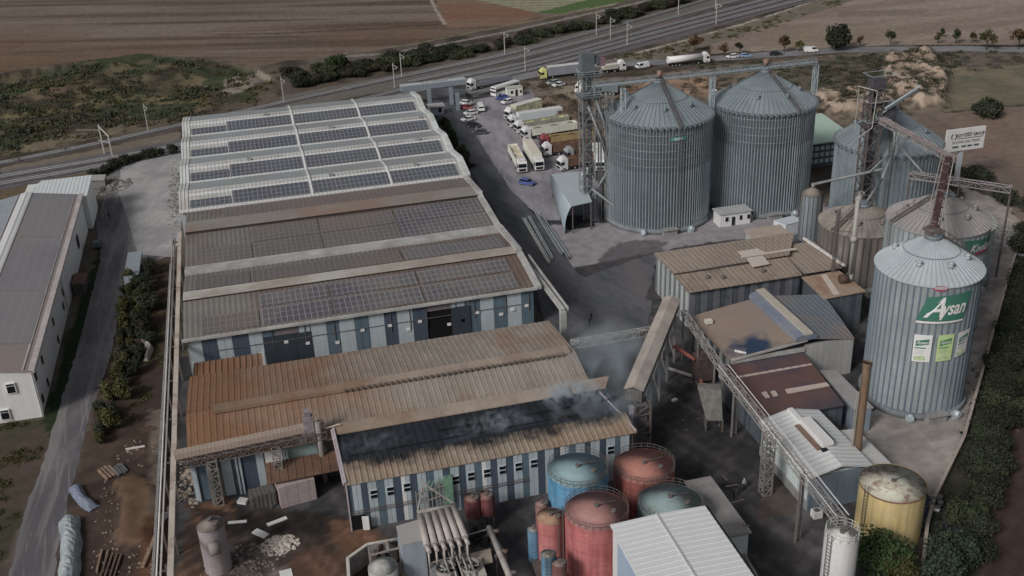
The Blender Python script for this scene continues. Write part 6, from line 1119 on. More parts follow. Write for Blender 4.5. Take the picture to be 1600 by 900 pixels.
t = thing('platform', 'grimy steel platform with a tan roof plate between the pipe rack and the grey pipe', 'platform', W(750, 850, 3)+(0,)); c = [W(730, 836, 3), W(734, 880, 3), W(790, 866, 3), W(766, 826, 3)]; q = MB(); q.prism([c[1], c[2], c[3], c[0]], 2.6, 2.8); q.build('deck', mat('grimy_deck', H_(74, 70, 66), rough=.9, var=.4, scale=1.5, stain=H_(48, 42, 40), stain_amt=.8, stain_scale=1.0), t); q = MB(); c = [W(734, 862, 3.8), W(738, 882, 3.8), W(770, 874, 3.8), W(766, 854, 3.8)]; q.prism([c[1], c[2], c[3], c[0]], 3.3, 3.5); q.build('tan_plate', mat('tan_plate', H_(130, 118, 104), var=.12), t)
q = MB(); c = [Vector(W3(730, 836, 3.9)), Vector(W3(765, 826, 3.9)), Vector(W3(790, 866, 3.9))]; q.bar(c[0], c[1], .16); q.bar(c[1], c[2], .16)
for p in c+[(c[0]+c[1])/2, (c[1]+c[2])/2]: q.bar((p.x, p.y, 0), tuple(p), .15)
q.build('railing', M_PL, t); q = MB()
for i in range(60): px, py = 735+random.random()*40, 832+random.random()*26; x, y = W(px, py, 2.8); s = .2+random.random()*.35; q.box(x, x+s, y, y+s, 2.8, 2.9+random.random()*1.0)
q.split('machinery', MATS['plant_dark'], t)
t = thing('settling_tank', 'pale upright tank inside a walled pit at the left of the plant', 'tank', W(590, 880, 4)+(0,)); x, y = W(588, 858, 5.5); q = MB(); q.cyl(x+.4, y-2.2, 0, 4.4, 1.9, 28); q.cyl(x+.4, y-2.2, 4.4, 5.2, 1.9, 28, r1=.3); q.build('shell', mat('settling_pale', V_(120, 120, 116), var=.15, streak=.3), t)
t = thing('pit', 'walled concrete pit with pale coping and dark inside at the bottom left of the plant', 'pit', W(560, 880)+(0,)); pts = [W3(545, 905, 3), W3(543, 873, 3), W3(574, 851, 3), W3(622, 843, 3)]; q = MB()
for a, b in zip(pts, pts[1:]): q.beam((a[0], a[1], 0), (b[0], b[1], 0), .3, 3.0)
q.build('wall', mat('pit_wall', V_(96, 94, 92), var=.3, scale=1.2), t); q = MB()
for a, b in zip(pts, pts[1:]): q.beam((a[0], a[1], 3.0), (b[0], b[1], 3.0), .42, .14)
q.split('coping', mat('coping_pale', H_(166, 162, 152), var=.12), t)
t = thing('equipment_gantry', 'open pale steel frame over dark machines left of the boxy duct', 'steel frame', (9, 110, 0)); q = MB(); pts = [W3(575, 853, 3.8), W3(622, 842, 3.8), W3(624, 856, 3.8), W3(578, 868, 3.8)]
for a, b in zip(pts, pts[1:]+pts[:1]): q.bar(a, b, .18)
for a in pts: q.bar((a[0], a[1], 0), a, .16)
m_ = (Vector(pts[0])+Vector(pts[1]))/2; q.bar(W3(604, 847, 3.8), W3(606, 862, 3.8), .3); q.build('frame', M_PL, t); q = MB()
for i in range(40): px, py = 582+random.random()*42, 852+random.random()*55; x, y = W(px, py, 2); s = .25+random.random()*.6; q.box(x, x+s, y, y+s, 0, .8+random.random()*2.4)
q.split('machinery', mat('machine_grime', H_(66, 64, 62), rough=.8, var=.5, scale=1.2, stain=H_(92, 60, 50), stain_amt=.6, stain_scale=.6), t)
t = thing('pump_skid', 'low tan and grey pump housing in front of the dark machines', 'pump', W(618, 888, 1.5)+(0,)); x, y = W(618, 888, 1.8); q = MB(); q.box(x-1.4, x+1.3, y-1.8, y+1, 0, 1.8); q.build('housing', mat('tan_housing', H_(118, 108, 98), var=.15), t); q = MB(); q.cyl(x-.2, y+.2, 1.8, 2.5, .4, 12); q.build('cap', M_STEELD, t)
# low pipe rack along the slim tanks
t = thing('pipe', 'bundle of dark pipes on the ground leading to the slim blue tanks', 'pipe', W(830, 860)+(0,)); q = MB()
for k in range(4): q.tube(W3(826+k*3, 860, .5), W3(842+k*4, 905, .5), .18, 8)
q.split('tubes', M_STEELD, t)
t = thing('pipe', 'pair of pale pipes on the ground beside the low flat grey roofed building', 'pipe', W(1165, 870)+(0,)); q = MB()
for k in range(3): q.tube(W3(1152+k*5, 864, .4), W3(1176+k*5, 905, .4), .16, 8)
q.split('tubes', M_GUT, t)

# ================================================================== LOOSE THINGS IN THE YARDS
def bale(label, px, py, l, w, h, a, m_, name='crate', cat='crate', slats=0, z=0.0):
    x, y = W(px, py); t = thing(name, label, cat, (x, y, 0), local=True, rz=R(a)); q = MB(); q.box(-l/2, l/2, -w/2, w/2, z, z+h); q.build('body', m_, t)
    if slats:
        q = MB()
        for i in range(slats): u = -l/2+l*(i+.3)/slats; q.box(u, u+l/slats*.35, -w/2-.07, -w/2, z+.1, z+h-.1); q.box(u, u+l/slats*.35, -w/2, w/2, z+h, z+h+.06)
        q.split('slat', M_STEELD, t)
    return t
M_WRAP = mat('wrapped_stack', V_(118, 104, 104), rough=.8, var=.12, scale=.8, grid=(('Z', .5, .12), ('X', 1.6, .06)), gridcol=V_(88, 76, 78)); bale('big square pinkish wrapped stack beside the rusty canopy', 464, 778, 5.2, 3.2, 3.6, 9, M_WRAP, 'stack', 'stack')
bale('grey slatted steel crate left of the wrapped stack', 412, 786, 3.6, 2.2, 2.2, 9, mat('crate_grey', V_(64, 64, 60), var=.3), slats=6); bale('smaller dark slatted crate between the grey crate and the wrapped stack', 430, 778, 1.8, 2.0, 1.9, 9, mat('crate_dark', V_(50, 50, 48), var=.3), slats=4)
bale('small white block left of the grey slatted crate', 380, 785, 1.4, 1.0, .5, -30, M_BW, 'block', 'block')
for px, py, l, w, a, lab in ((433, 815, 2.9, .7, 18, 'white panel lying on the black yard, the long one nearest the crates'), (407, 834, 2.4, 1.1, -48, 'white board lying tilted just above the pale rubble patch'), (371, 816, 2.6, .5, -10, 'thin white board left of the other two on the black yard'), (447, 897, 1.6, 1.6, 5, 'white square panel at the bottom edge below the pale rubble')):
    bale(lab, px, py, l, w, .12, a, mat('panel_white', H_(190, 190, 186), var=.06), 'panel', 'panel')
bale('small white object lying on the dark ground below the gallery', 1054, 626, .9, .5, .3, 20, M_BW, 'sack', 'sack')
M_WOOD = mat('weathered_wood', H_(118, 96, 80), rough=.9, var=.3, scale=1.5); M_WOOD2 = mat('dark_wood', H_(84, 68, 58), rough=.9, var=.3, scale=1.5)
def planks(label, px, py, n, l, a, m_, w=.35, sp=.6, cat='timber', grp=None):
    x, y = W(px, py); t = thing('plank_stack', label, cat, (x, y, 0), local=True, rz=R(a)); q = MB()
    for i in range(n): o_ = random.uniform(-.25, .25); q.box(-l/2+o_, l/2+o_, i*sp-n*sp/2, i*sp-n*sp/2+w, .02+random.random()*.1, .3+random.random()*.15)
    q.build('planks', m_, t); return t
planks('stack of long timbers fanned out beside the hedge, left of the grey sheets', 171, 740, 4, 3.4, -62, M_WOOD, .3, .55); planks('stack of grey sheets right of the fanned timbers', 186, 736, 5, 2.6, -66, mat('grey_sheets', H_(84, 84, 86), var=.2), .34, .45)
planks('square wooden panel lying on the soil mound', 210, 772, 3, 1.6, -25, mat('ply_tan', H_(130, 110, 94), var=.1), .55, .56); planks('small heap of pale rods right of the square wooden panel', 226, 774, 5, 1.5, 75, M_WOOD, .08, .22)
planks('long pale beam lying along the trench at the bottom left', 237, 855, 1, 9, 77, M_WOOD, .5, .5); planks('thin white pole lying by the dark hedge end', 211, 700, 1, 2.9, 0, mat('pole_white', H_(180, 176, 172), var=.05), .14, .5); planks('loose boards lying by the trench below the tarpaulins', 172, 885, 4, 4.5, 82, M_WOOD2, .25, .6); planks('weathered beam pair lying left of the loose boards', 157, 880, 2, 4.6, 86, M_WOOD, .25, .8)
planks('bleached branches lying at the top of the bare soil strip', 228, 672, 3, 2.4, 10, M_WOOD2, .12, .5)
def tarp(label, pts, w, h, m_, cat='tarpaulin'):
    t = thing('tarpaulin', label, cat, W(*pts[0])+(0,)); P = [np.array(W(*p)) for p in pts]; d = [0]
    for a, b in zip(P, P[1:]): d.append(d[-1]+np.linalg.norm(b-a))
    n = int(d[-1]/.5)+2; tt = np.linspace(0, d[-1], n); cx = np.interp(tt, d, [p[0] for p in P]); cy = np.interp(tt, d, [p[1] for p in P]); q = MB(); k = 9; base = len(q.v)
    for i in range(n):
        j = min(n-1, i+1); i0 = max(0, i-1); tx, ty = cx[j]-cx[i0], cy[j]-cy[i0]; L_ = math.hypot(tx, ty) or 1; nx_, ny_ = -ty/L_, tx/L_; ends = min(1, min(i, n-1-i)*.45+.15)
        for s in range(k):
            u = s/(k-1)*2-1; wob = (random.random()-.5)*.08; z = h*ends*(1-abs(u)**2.2)*(.93+.14*random.random())+.05; ww = w*(.94+.06*math.sin(i*.6)+random.random()*.03); q.v.append((cx[i]+nx_*u*ww/2+wob, cy[i]+ny_*u*ww/2+wob, z))
    for i in range(n-1):
        for s in range(k-1): a = base+i*k+s; q.f.append((a, a+k, a+k+1, a+1)); q.sm.append(False)
    q.build('sheet', m_, t); return t
M_TARP = mat('blue_grey_tarp', H_(112, 124, 132), rough=.5, var=.2, scale=.5, stain=H_(150, 156, 156), stain_amt=.6, stain_scale=.3, bump=.8, bscale=1.0); M_TARP2 = mat('slate_tarp', H_(96, 104, 122), rough=.5, var=.2, scale=.6, bump=.8, bscale=1.2)
tarp('long blue grey tarpaulin covered heap at the left beside the access road', [(108, 812), (112, 850), (106, 925)], 3.0, 1.5, M_TARP); tarp('short slate blue tarpaulin curling away above the long one', [(116, 760), (128, 782), (148, 796)], 1.9, .9, M_TARP2); tarp('small crumpled pale tarpaulin beside the pipe bridge', [(245, 806), (262, 810)], 1.3, .6, mat('pale_tarp', H_(150, 146, 152), var=.2)); tarp('pale crumpled sheet hanging in the dark hedge', [(226, 530), (236, 548), (228, 566)], 1.2, 1.2, mat('pale_sheet', H_(120, 116, 112), var=.2))
def rubble(label, px, py, rx, ry, n, s0, m_, name='rubble'):
    q = MB(); cx, cy = W(px, py)
    for i in range(n):
        a = random.random()*6.28; r_ = random.random()**.6; x, y = cx+math.cos(a)*rx*r_, cy+math.sin(a)*ry*r_; s = s0*(.4+random.random()); c_, s_ = math.cos(a*3), math.sin(a*3); hz = s*(.3+.5*random.random())*(1.3-r_)
        q.hexa([(x+c_*u*s-s_*v*s*.7, y+s_*u*s+c_*v*s*.7, 0) for u, v in ((-1, -1), (1, -1), (1, 1), (-1, 1))]+[(x+c_*u*s*.6-s_*v*s*.5, y+s_*u*s*.6+c_*v*s*.5, hz+random.random()*.1) for u, v in ((-1, -1), (1, -1), (1, 1), (-1, 1))])
    return q.build(name, m_, None, label=label, kind='stuff', loc=(cx, cy, 0))
rubble('heap of pale chalky rubble on the black yard', 437, 852, 2.6, 2.2, 260, .22, mat('chalk_rubble', H_(160, 152, 142), var=.3, scale=2)); rubble('scattered scrap and blocks left of the orange stained hall', 298, 745, 1.8, 8, 160, .3, mat('scrap_pale', H_(124, 112, 100), rough=.9, var=.5, scale=1)); rubble('scrap heap at the back corner of the white hall', 168, 290, 6, 7, 150, .6, mat('scrap_grey', H_(96, 92, 88), rough=.9, var=.6, scale=.5)); rubble('litter and scrap along the white edge of the long hall', 274, 300, 1.8, 30, 180, .45, mat('scrap_mid', H_(112, 108, 104), var=.6, scale=.4)); rubble('bits of wood and stones scattered on the bare soil strip', 205, 810, 5, 22, 260, .16, mat('soil_bits', H_(120, 104, 90), var=.5, scale=1.5)); rubble('scrap along the bottom of the plant yard', 380, 880, 6, 4, 200, .2, mat('yard_bits', H_(104, 96, 90), var=.5, scale=1.5)); rubble('dark drums and scrap behind the yellow tank', 1462, 800, 1.6, 5, 110, .4, mat('scrap_dark_blue', H_(48, 52, 66), var=.6, scale=.8)); rubble('scrap metal piled along the curved wall behind the front silos', 1562, 370, 5, 12, 160, .5, mat('scrap_silvery', H_(116, 116, 120), var=.7, scale=.6))
rubble('leftover debris scattered over the dark yard', 960, 560, 16, 26, 240, .16, mat('dark_bits', H_(66, 62, 60), var=.6, scale=1)); rubble('small stones scattered over the concrete beside the front silo', 1545, 600, 6, 26, 130, .22, mat('stone_bits', H_(76, 70, 66), var=.5, scale=1))
t = thing('container', 'pale scrap container with tilted lid at the back corner of the white hall', 'container', W(152, 293)+(0,)); x, y = W(152, 292); q = MB(); q.box(x-2.4, x+2.2, y-1, y+2.6, 0, 1.8); q.build('body', M_CONC, t); q = MB(); q.sheet((x-2.6, y-1.2, 2.4), (x+2.2, y-1.2, 2.0), (x+2.4, y+2.8, 2.2), (x-2.4, y+2.8, 2.6), .1); q.build('lid', mat('lid_grey', H_(140, 136, 132), var=.1), t)
for k, (px, py) in enumerate(((1457, 787), (1467, 784), (1455, 795), (1468, 793), (1463, 801))):
    x, y = W(px, py); t = thing('drum', ['blue drum furthest left in the cluster behind the yellow tank', 'blue drum at the back right of the cluster behind the yellow tank', 'grey green drum in the middle of the cluster behind the yellow tank', 'dark drum right of the grey green one behind the yellow tank', 'pale topped drum lowest in the cluster behind the yellow tank'][k], 'drum', (x, y, 0), local=True, group='drums behind the yellow tank'); q = MB(); q.cyl(0, 0, 0, .95, .42, 14); q.build('barrel', mat(f'drum_{"abcde"[k]}', V_(*((44, 60, 88), (52, 66, 90), (70, 84, 88), (40, 46, 58), (150, 150, 156))[k]), var=.1), t); q = MB(); q.cyl(0, 0, .95, 1.02, .45, 14, r1=.4); q.build('lid', M_STEELD, t)
# curved low wall on the right
t = thing('wall', 'curving low pale concrete wall between the silo yard and the hedge', 'wall', W(1554, 505)+(0,)); q = MB(); pts = [(1574, 338), (1592, 352), (1597, 366), (1580, 420), (1556, 505), (1530, 600), (1505, 690), (1478, 745), (1460, 782), (1448, 825), (1440, 900)]
for a, b in zip(pts, pts[1:]): A_, B_ = W(*a), W(*b); q.beam((*A_, 0), (*B_, 0), .45, 1.0)
q.build('kerb_wall', mat('wall_pale', H_(138, 128, 118), rough=.9, var=.15, scale=.5), t)
t = thing('fence', 'wire fence on thin posts between the lorry park and the lane', 'fence', W(760, 240)+(0,)); q = MB(); pts = [(700, 178), (722, 200), (742, 222), (770, 262), (800, 290)]
for a, b in zip(pts, pts[1:]):
    A_, B_ = Vector(W3(*a)), Vector(W3(*b)); n = max(1, int((B_-A_).length/3))
    for i in range(n): p = A_.lerp(B_, i/n); q.bar(p, p+Vector((0, 0, 1.8)), .09)
    for z in (.6, 1.2, 1.8): q.bar(A_+Vector((0, 0, z)), B_+Vector((0, 0, z)), .04)
q.build('wire_and_posts', M_STEELD, t)
# ================================================================== RAILWAY
M_RAIL = mat('rail_steel', H_(205, 200, 198), rough=.35, metal=.5, var=.1); M_SLEEP = mat('sleepers', H_(84, 78, 78), var=.2)
def track(label, pts, grp='railway tracks'):
    P = [Vector((*W(*p), 0)) for p in pts]
    t = thing('railway_track', label, 'railway track', tuple(P[len(P)//2]), group=grp); q, s = MB(), MB(); b = MB()
    # smooth
    C_ = []
    for i in range(len(P)-1):
        p0, p1, p2, p3 = P[max(0, i-1)], P[i], P[i+1], P[min(len(P)-1, i+2)]
        for k in range(8):
            u = k/8; C_.append(.5*((2*p1)+(p2-p0)*u+(2*p0-5*p1+4*p2-p3)*u*u+(3*p1-p0-3*p2+p3)*u**3))
    C_.append(P[-1])
    for a, c in zip(C_, C_[1:]):
        d = (c-a).normalized(); n = Vector((-d.y, d.x, 0)); up = Vector((0, 0, 1))
        b.hexa([a-n*1.9, a+n*1.9, c+n*1.9, c-n*1.9, a-n*1.4+up*.3, a+n*1.4+up*.3, c+n*1.4+up*.3, c-n*1.4+up*.3])
        for k in (-.75, .75): q.hexa([a+n*(k-.12)+up*.32, a+n*(k+.12)+up*.32, c+n*(k+.12)+up*.32, c+n*(k-.12)+up*.32, a+n*(k-.11)+up*.52, a+n*(k+.11)+up*.52, c+n*(k+.11)+up*.52, c+n*(k-.11)+up*.52])
        m_ = max(1, int((c-a).length/1.6))
        for i in range(m_): p = a.lerp(c, i/m_); s.hexa([p-n*1.25-d*.14+up*.28, p+n*1.25-d*.14+up*.28, p+n*1.25+d*.14+up*.28, p-n*1.25+d*.14+up*.28]+[p-n*1.25-d*.14+up*.36, p+n*1.25-d*.14+up*.36, p+n*1.25+d*.14+up*.36, p-n*1.25+d*.14+up*.36])
    b.build('ballast', mat('track_ballast', H_(70, 66, 70), rough=.95, var=.2, scale=.6), t); q.build('rail', M_RAIL, t); s.build('sleeper', M_SLEEP, t, kind='stuff')
track('single railway track furthest from the works, along the scrub', [(-300, 314), (0, 256), (150, 226), (280, 197), (425, 165), (640, 118), (800, 84), (900, 58), (1030, 22), (1130, -8), (1300, -60)])
track('railway track second from the field side in the main bundle', [(-300, 334), (0, 278), (140, 254), (280, 228), (450, 186), (650, 136), (800, 104), (900, 79), (1030, 44), (1160, 10), (1300, -28)])
track('railway track nearest the white hall in the main bundle', [(-300, 348), (0, 289), (140, 264), (280, 236), (450, 194), (650, 144), (800, 110), (900, 85), (1030, 51), (1160, 17), (1300, -20)])
track('railway siding furthest inside the widening yard', [(690, 133), (800, 116), (900, 92), (1030, 58), (1180, 19), (1320, -16)])
track('railway track between the single line and the main bundle', [(640, 129), (760, 103), (900, 69), (1030, 34), (1160, -1), (1260, -28)])
M_MAST = mat('mast_pale', V_(122, 120, 116), var=.1)
def mast(px, py, h=8.5, arm=1):
    x, y = W(px, py); t = thing('catenary_mast', None, 'mast', (x, y, 0), local=True, rz=R(25), group='catenary masts along the railway'); q = MB(); q.box(-.14, .14, -.14, .14, 0, h, .03); q.split('post', M_MAST, t); q = MB(); q.bar((0, 0, h-.6), (0, -2.6*arm, h-1.0), .12); q.bar((0, 0, h-2.2), (0, -2.6*arm, h-1.0), .1); q.bar((0, -1.8*arm, h-1.0), (0, -1.8*arm, h-2.0), .1); q.build('arm', M_MAST, t); return t
ML = [(932, 55, 'pale catenary mast beside the upper hedge, third from the right along the railway'), (980, 72, 'pale catenary mast on the road side of the tracks above the elevator tower'), (1060, 22, 'tall pale catenary mast at the top edge right of the green field corner'), (1119, 38, 'catenary mast at the top edge, furthest right in the middle of the tracks'), (821, 111, 'catenary mast in front of the tracks just left of the yellow lorry'), (789, 86, 'catenary mast behind the tracks directly above the lorry park'), (954, 62, 'short catenary mast between the tracks above the elevator tower'), (628, 121, 'catenary mast behind the entrance arch, the taller one at its left end'), (617, 138, 'shorter catenary mast just left of the entrance arch'), (444, 161, 'catenary mast behind the far edge of the white roof'), (232, 205, 'catenary mast in the scrub at the left, between the single track and the bushes'), (1118, 14, 'catenary mast touching the top edge of the photo at the right')]
for px, py, lab in ML: mast(px, py)['label'] = lab
t = thing('catenary_portal', 'pale two legged catenary portal over the tracks at the left', 'portal', W(172, 252)+(0,)); q = MB(); a, b = Vector(W3(163, 240)), Vector(W3(178, 256)); q.bar(a, a+Vector((0, 0, 8.5)), .35); q.bar(b, b+Vector((0, 0, 8.5)), .35); q.split('post', M_MAST, t); q = MB(); q.bar(a+Vector((0, 0, 8)), b+Vector((0, 0, 8)), .3); q.bar(b+Vector((0, 0, 6)), b+Vector((-3, 1, 7)), .14); q.bar(a+Vector((0, 0, 7)), a+Vector((-6, 0, 7.6)), .12); q.build('arm', M_MAST, t)

# ================================================================== VEHICLES
def paint(name, c, r=.35): return mat('paint_'+name, V_(*c), rough=r, var=.05, scale=1.5, spec=.5)
TYRE = mat('tyre', (.015, .015, .015), var=0); RIM = mat('rim_grey', V_(110, 110, 112), var=.1); LAMP = mat('headlamp', V_(190, 190, 180), rough=.2, var=0); TAIL = mat('tail_lamp', V_(120, 24, 22), var=0); BUMP = mat('bumper_black', (.03, .03, .032), var=.1)
def wheels(t, xs, w, r=.33, ww=.24):
    for x in xs:
        for s in (-1, 1):
            q = MB(); q.tube((x, s*(w/2-ww), r), (x, s*w/2, r), r, 14); wo = q.build('wheel', TYRE, t); q = MB(); q.tube((x, s*(w/2-.01), r), (x, s*(w/2+.02), r), r*.55, 10); q.build('rim', RIM, wo)
def outline(q, prof, w, tuck=.0, z0=None):      # side profile (x,z) given width; upper part tucked in
    n = len(prof); b = len(q.v)
    for s in (-1, 1):
        for x, z in prof: k = tuck*max(0, (z-.85))/.6; q.v.append((x, s*(w/2-k), z))
    q.f.append(tuple(range(b, b+n))); q.f.append(tuple(range(b+2*n-1, b+n-1, -1)))
    for i in range(n): j = (i+1) % n; q.f.append((b+i, b+n+i, b+n+j, b+j))
    q.sm += [False]*(n+2)
def car(name, label, paintm, kind='car', group=None):
    cat_ = 'van' if kind == 'van' else 'car'
    t = thing(name, label, cat_, local=True, group=group)
    if kind == 'car':
        body = [(-2.15, .3), (2.1, .3), (2.15, .62), (1.95, .82), (1.0, .95), (.35, 1.38), (-1.1, 1.42), (-1.75, 1.05), (-2.12, .98)]; w = 1.76
        glass = [(.98, .97), (.42, 1.34), (-1.06, 1.38), (-1.66, 1.06)]
    elif kind == 'hatch':
        body = [(-2.0, .3), (2.0, .3), (2.05, .65), (1.85, .9), (1.05, 1.02), (.4, 1.5), (-1.5, 1.52), (-1.95, 1.0)]; w = 1.78; glass = [(1.02, 1.04), (.46, 1.45), (-1.44, 1.47), (-1.84, 1.06)]
    else:
        body = [(-2.4, .35), (2.35, .35), (2.4, .9), (2.0, 1.1), (1.35, 1.95), (-2.35, 2.0)]; w = 1.95; glass = [(1.92, 1.16), (1.36, 1.84), (.2, 1.86), (.2, 1.2)]
    q = MB(); outline(q, body, w, .14); q.build('body', paintm, t)
    q = MB(); outline(q, glass, w+.03, .14)
    q.hexa([(glass[0][0]+.06, -w*.40, glass[0][1]), (glass[0][0]+.06, w*.40, glass[0][1]), (glass[0][0]-.1, w*.4, glass[0][1]), (glass[0][0]-.1, -w*.4, glass[0][1]), (glass[1][0]+.06, -w*.34, glass[1][1]), (glass[1][0]+.06, w*.34, glass[1][1]), (glass[1][0]-.1, w*.34, glass[1][1]), (glass[1][0]-.1, -w*.34, glass[1][1])])
    if kind != 'van': g = glass[-1], glass[-2]; q.hexa([(g[0][0]+.1, -w*.38, g[0][1]), (g[0][0]+.1, w*.38, g[0][1]), (g[0][0]-.09, w*.38, g[0][1]), (g[0][0]-.09, -w*.38, g[0][1]), (g[1][0]+.1, -w*.34, g[1][1]), (g[1][0]+.1, w*.34, g[1][1]), (g[1][0]-.09, w*.34, g[1][1]), (g[1][0]-.09, -w*.34, g[1][1])])
    q.build('window', M_GLASS, t)
    wheels(t, (-1.3 if kind != 'van' else -1.5, 1.3 if kind != 'van' else 1.5), w+.04)
    for s in (-1, 1): q = MB(); q.box(body[2][0]-.12, body[2][0]+.02, s*(w/2-.25)-.18, s*(w/2-.25)+.18, .55, .72); q.build('headlight', LAMP, t); q = MB(); q.box(body[0][0]-.02, body[0][0]+.1, s*(w/2-.2)-.14, s*(w/2-.2)+.14, .6, .82); q.build('tail_light', TAIL, t)
    q = MB(); q.box(body[2][0]-.15, body[2][0]+.04, -w/2+.05, w/2-.05, .28, .48); q.box(body[0][0]-.04, body[0][0]+.15, -w/2+.05, w/2-.05, .28, .48); q.build('bumper', BUMP, t)
    return t
def cab(t, pm, x0=0.0, h=3.3, w=2.45):      # cab front at x0, extends to -x
    q = MB(); outline(q, [(x0-2.2, .5), (x0, .5), (x0+.05, 1.5), (x0-.15, 2.75), (x0-.55, h-.15), (x0-2.1, h), (x0-2.25, h)], w); q.box(x0-1.9, x0-.7, -w*.42, w*.42, h-.02, h+.45, .12); c = q.build('cab', pm, t)
    q = MB(); q.hexa([(x0+.03, -w*.44, 1.65), (x0+.03, w*.44, 1.65), (x0-.12, w*.42, 2.6), (x0-.12, -w*.42, 2.6)]+[(x0+.08, -w*.44, 1.65), (x0+.08, w*.44, 1.65), (x0-.07, w*.42, 2.6), (x0-.07, -w*.42, 2.6)])
    for s in (-1, 1): q.box(x0-1.25, x0-.35, s*w/2-.03, s*w/2+.03, 1.75, 2.5)
    q.build('windscreen', M_GLASS, c); q = MB(); q.box(x0-.02, x0+.1, -w*.38, w*.38, .7, 1.35); q.build('grille', BUMP, c)
    for s in (-1, 1): q = MB(); q.box(x0, x0+.1, s*(w/2-.35)-.2, s*(w/2-.35)+.2, .6, .82); q.build('headlight', LAMP, c); q = MB(); q.box(x0-.1, x0+.05, s*(w/2+.12)-.1, s*(w/2+.12)+.1, 1.7, 2.4); q.build('mirror', BUMP, c)
def truck(name, label, cabm, kind, bodym, topm=None, L=15.0, group='lorries parked between the hall and the silos', cat='truck', load=None):
    t = thing(name, label, cat, local=True, group=group); f = L/2
    cab(t, cabm, f)
    q = MB(); q.box(-f+.2, f-2.3, -.45, .45, .75, 1.1); q.box(f-4.6, f-2.4, -1.15, -.75, .5, 1.0); q.box(f-4.6, f-2.4, .75, 1.15, .5, 1.0); q.build('chassis', BUMP, t); w = 2.5; xb = -f; xf = f-2.75
    if kind == 'box': q = MB(); q.box(xb, xf, -w/2, w/2, 1.1, 3.95); q.build('trailer', bodym, t); q = MB(); q.box(xb+.02, xf-.02, -w/2+.03, w/2-.03, 3.95, 4.03); q.build('trailer_roof', topm or bodym, t)
    elif kind == 'open':
        q = MB(); q.box(xb, xf, -w/2, w/2, 1.1, 1.4); q.box(xb, xf, -w/2, -w/2+.1, 1.4, 3.1); q.box(xb, xf, w/2-.1, w/2, 1.4, 3.1); q.box(xb, xb+.1, -w/2, w/2, 1.4, 3.1); q.box(xf-.1, xf, -w/2, w/2, 1.4, 3.3)
        for k in range(8): x = xb+(xf-xb)*(k+.5)/8; q.box(x, x+.12, -w/2-.05, -w/2, 1.2, 3.1); q.box(x, x+.12, w/2, w/2+.05, 1.2, 3.1)
        q.build('trailer', bodym, t); q = MB(); n = 10
        for i in range(n): a, b = xb+.1+(xf-xb-.2)*i/n, xb+.1+(xf-xb-.2)*(i+1)/n; z0, z1 = 2.4+.5*math.sin(i*1.7), 2.4+.5*math.sin((i+1)*1.7); q.hexa([(a, -w/2+.1, 1.4), (b, -w/2+.1, 1.4), (b, w/2-.1, 1.4), (a, w/2-.1, 1.4), (a, -w/2+.1, z0), (b, -w/2+.1, z1), (b, w/2-.1, z1-.3), (a, w/2-.1, z0+.2)])
        q.build('load_cover', load or topm or bodym, t)
    elif kind == 'flat': q = MB(); q.box(xb, xf, -w/2, w/2, 1.1, 1.3); q.box(xb, xf, -w/2, -w/2+.08, 1.3, 2.2); q.box(xb, xf, w/2-.08, w/2, 1.3, 2.2); q.box(xf-.1, xf, -w/2, w/2, 1.3, 2.6); q.build('trailer', bodym, t)
    elif kind == 'tanker':
        q = MB(); q.tube((xb, 0, 2.35), (xf, 0, 2.35), 1.22, 20); q.build('tank', bodym, t); q = MB(); q.box(xb+.5, xf-.5, -.35, .35, 3.5, 3.65)
        for k in range(4): q.cyl(xb+2+k*2.6, 0, 3.55, 3.8, .3, 10)
        q.split('walkway', topm or bodym, t)
    elif kind == 'tipper': q = MB(); q.hexa([(xb, -w/2+.2, 1.2), (xf, -w/2+.2, 1.2), (xf, w/2-.2, 1.2), (xb, w/2-.2, 1.2), (xb-.3, -w/2, 2.6), (xf+.1, -w/2, 2.7), (xf+.1, w/2, 2.7), (xb-.3, w/2, 2.6)]); q.build('tipper_body', bodym, t)
    elif kind == 'cabonly': pass
    xs = [f-1.1, f-4.2]+([xb+1.3, xb+2.6, xb+3.9] if L > 10 else [xb+1.0])
    wheels(t, xs, 2.45, .5, .35); return t
def place(t, pf, pr, z=0.0):
    a, b = Vector(W3(*pf)), Vector(W3(*pr)); m_ = (a+b)/2; t.location = (m_.x, m_.y, .03+z); t.rotation_euler = (0, 0, math.atan2((a-b).y, (a-b).x)); return t
Wt = paint('white', (206, 208, 208)); Rd = paint('red', (112, 40, 46)); Bl = paint('blue', (44, 62, 118)); Dk = paint('black', (24, 26, 30)); Sv = paint('silver', (150, 156, 162)); Gy = paint('grey', (104, 108, 112)); Yl = paint('yellow', (196, 194, 72)); CT = mat('curtain_grey', V_(98, 100, 110), rough=.6, var=.08, streak=.15); TW = mat('trailer_white', V_(170, 172, 166), rough=.5, var=.08); TT = mat('trailer_top', H_(196, 196, 188), rough=.6, var=.08, stain=H_(150, 144, 130), stain_amt=.5, stain_scale=.5)
TC = mat('trailer_cream', V_(164, 158, 140), rough=.6, var=.1); TCT = mat('cream_tarp', H_(180, 172, 156), rough=.7, var=.08); YT = mat('trailer_yellow', V_(118, 98, 52), rough=.7, var=.15); OR = mat('trailer_rust_orange', V_(84, 60, 44), rough=.8, var=.2); BN = mat('load_brown', H_(84, 60, 44), rough=.9, var=.35, scale=1.2); GN = mat('load_green_yellow', H_(150, 152, 92), rough=.8, var=.4, scale=.8, stain=H_(84, 104, 66), stain_amt=.8, stain_scale=.5); LG = mat('curtain_light', V_(140, 146, 150), rough=.6, var=.05)
onroad = 'lorries on the road behind the yard'
place(truck('semi_truck', 'yellow cab lorry with dark grey curtain trailer on the road left of the elevator tower', Yl, 'box', CT, TT, 16, onroad), (845, 124), (912, 116))
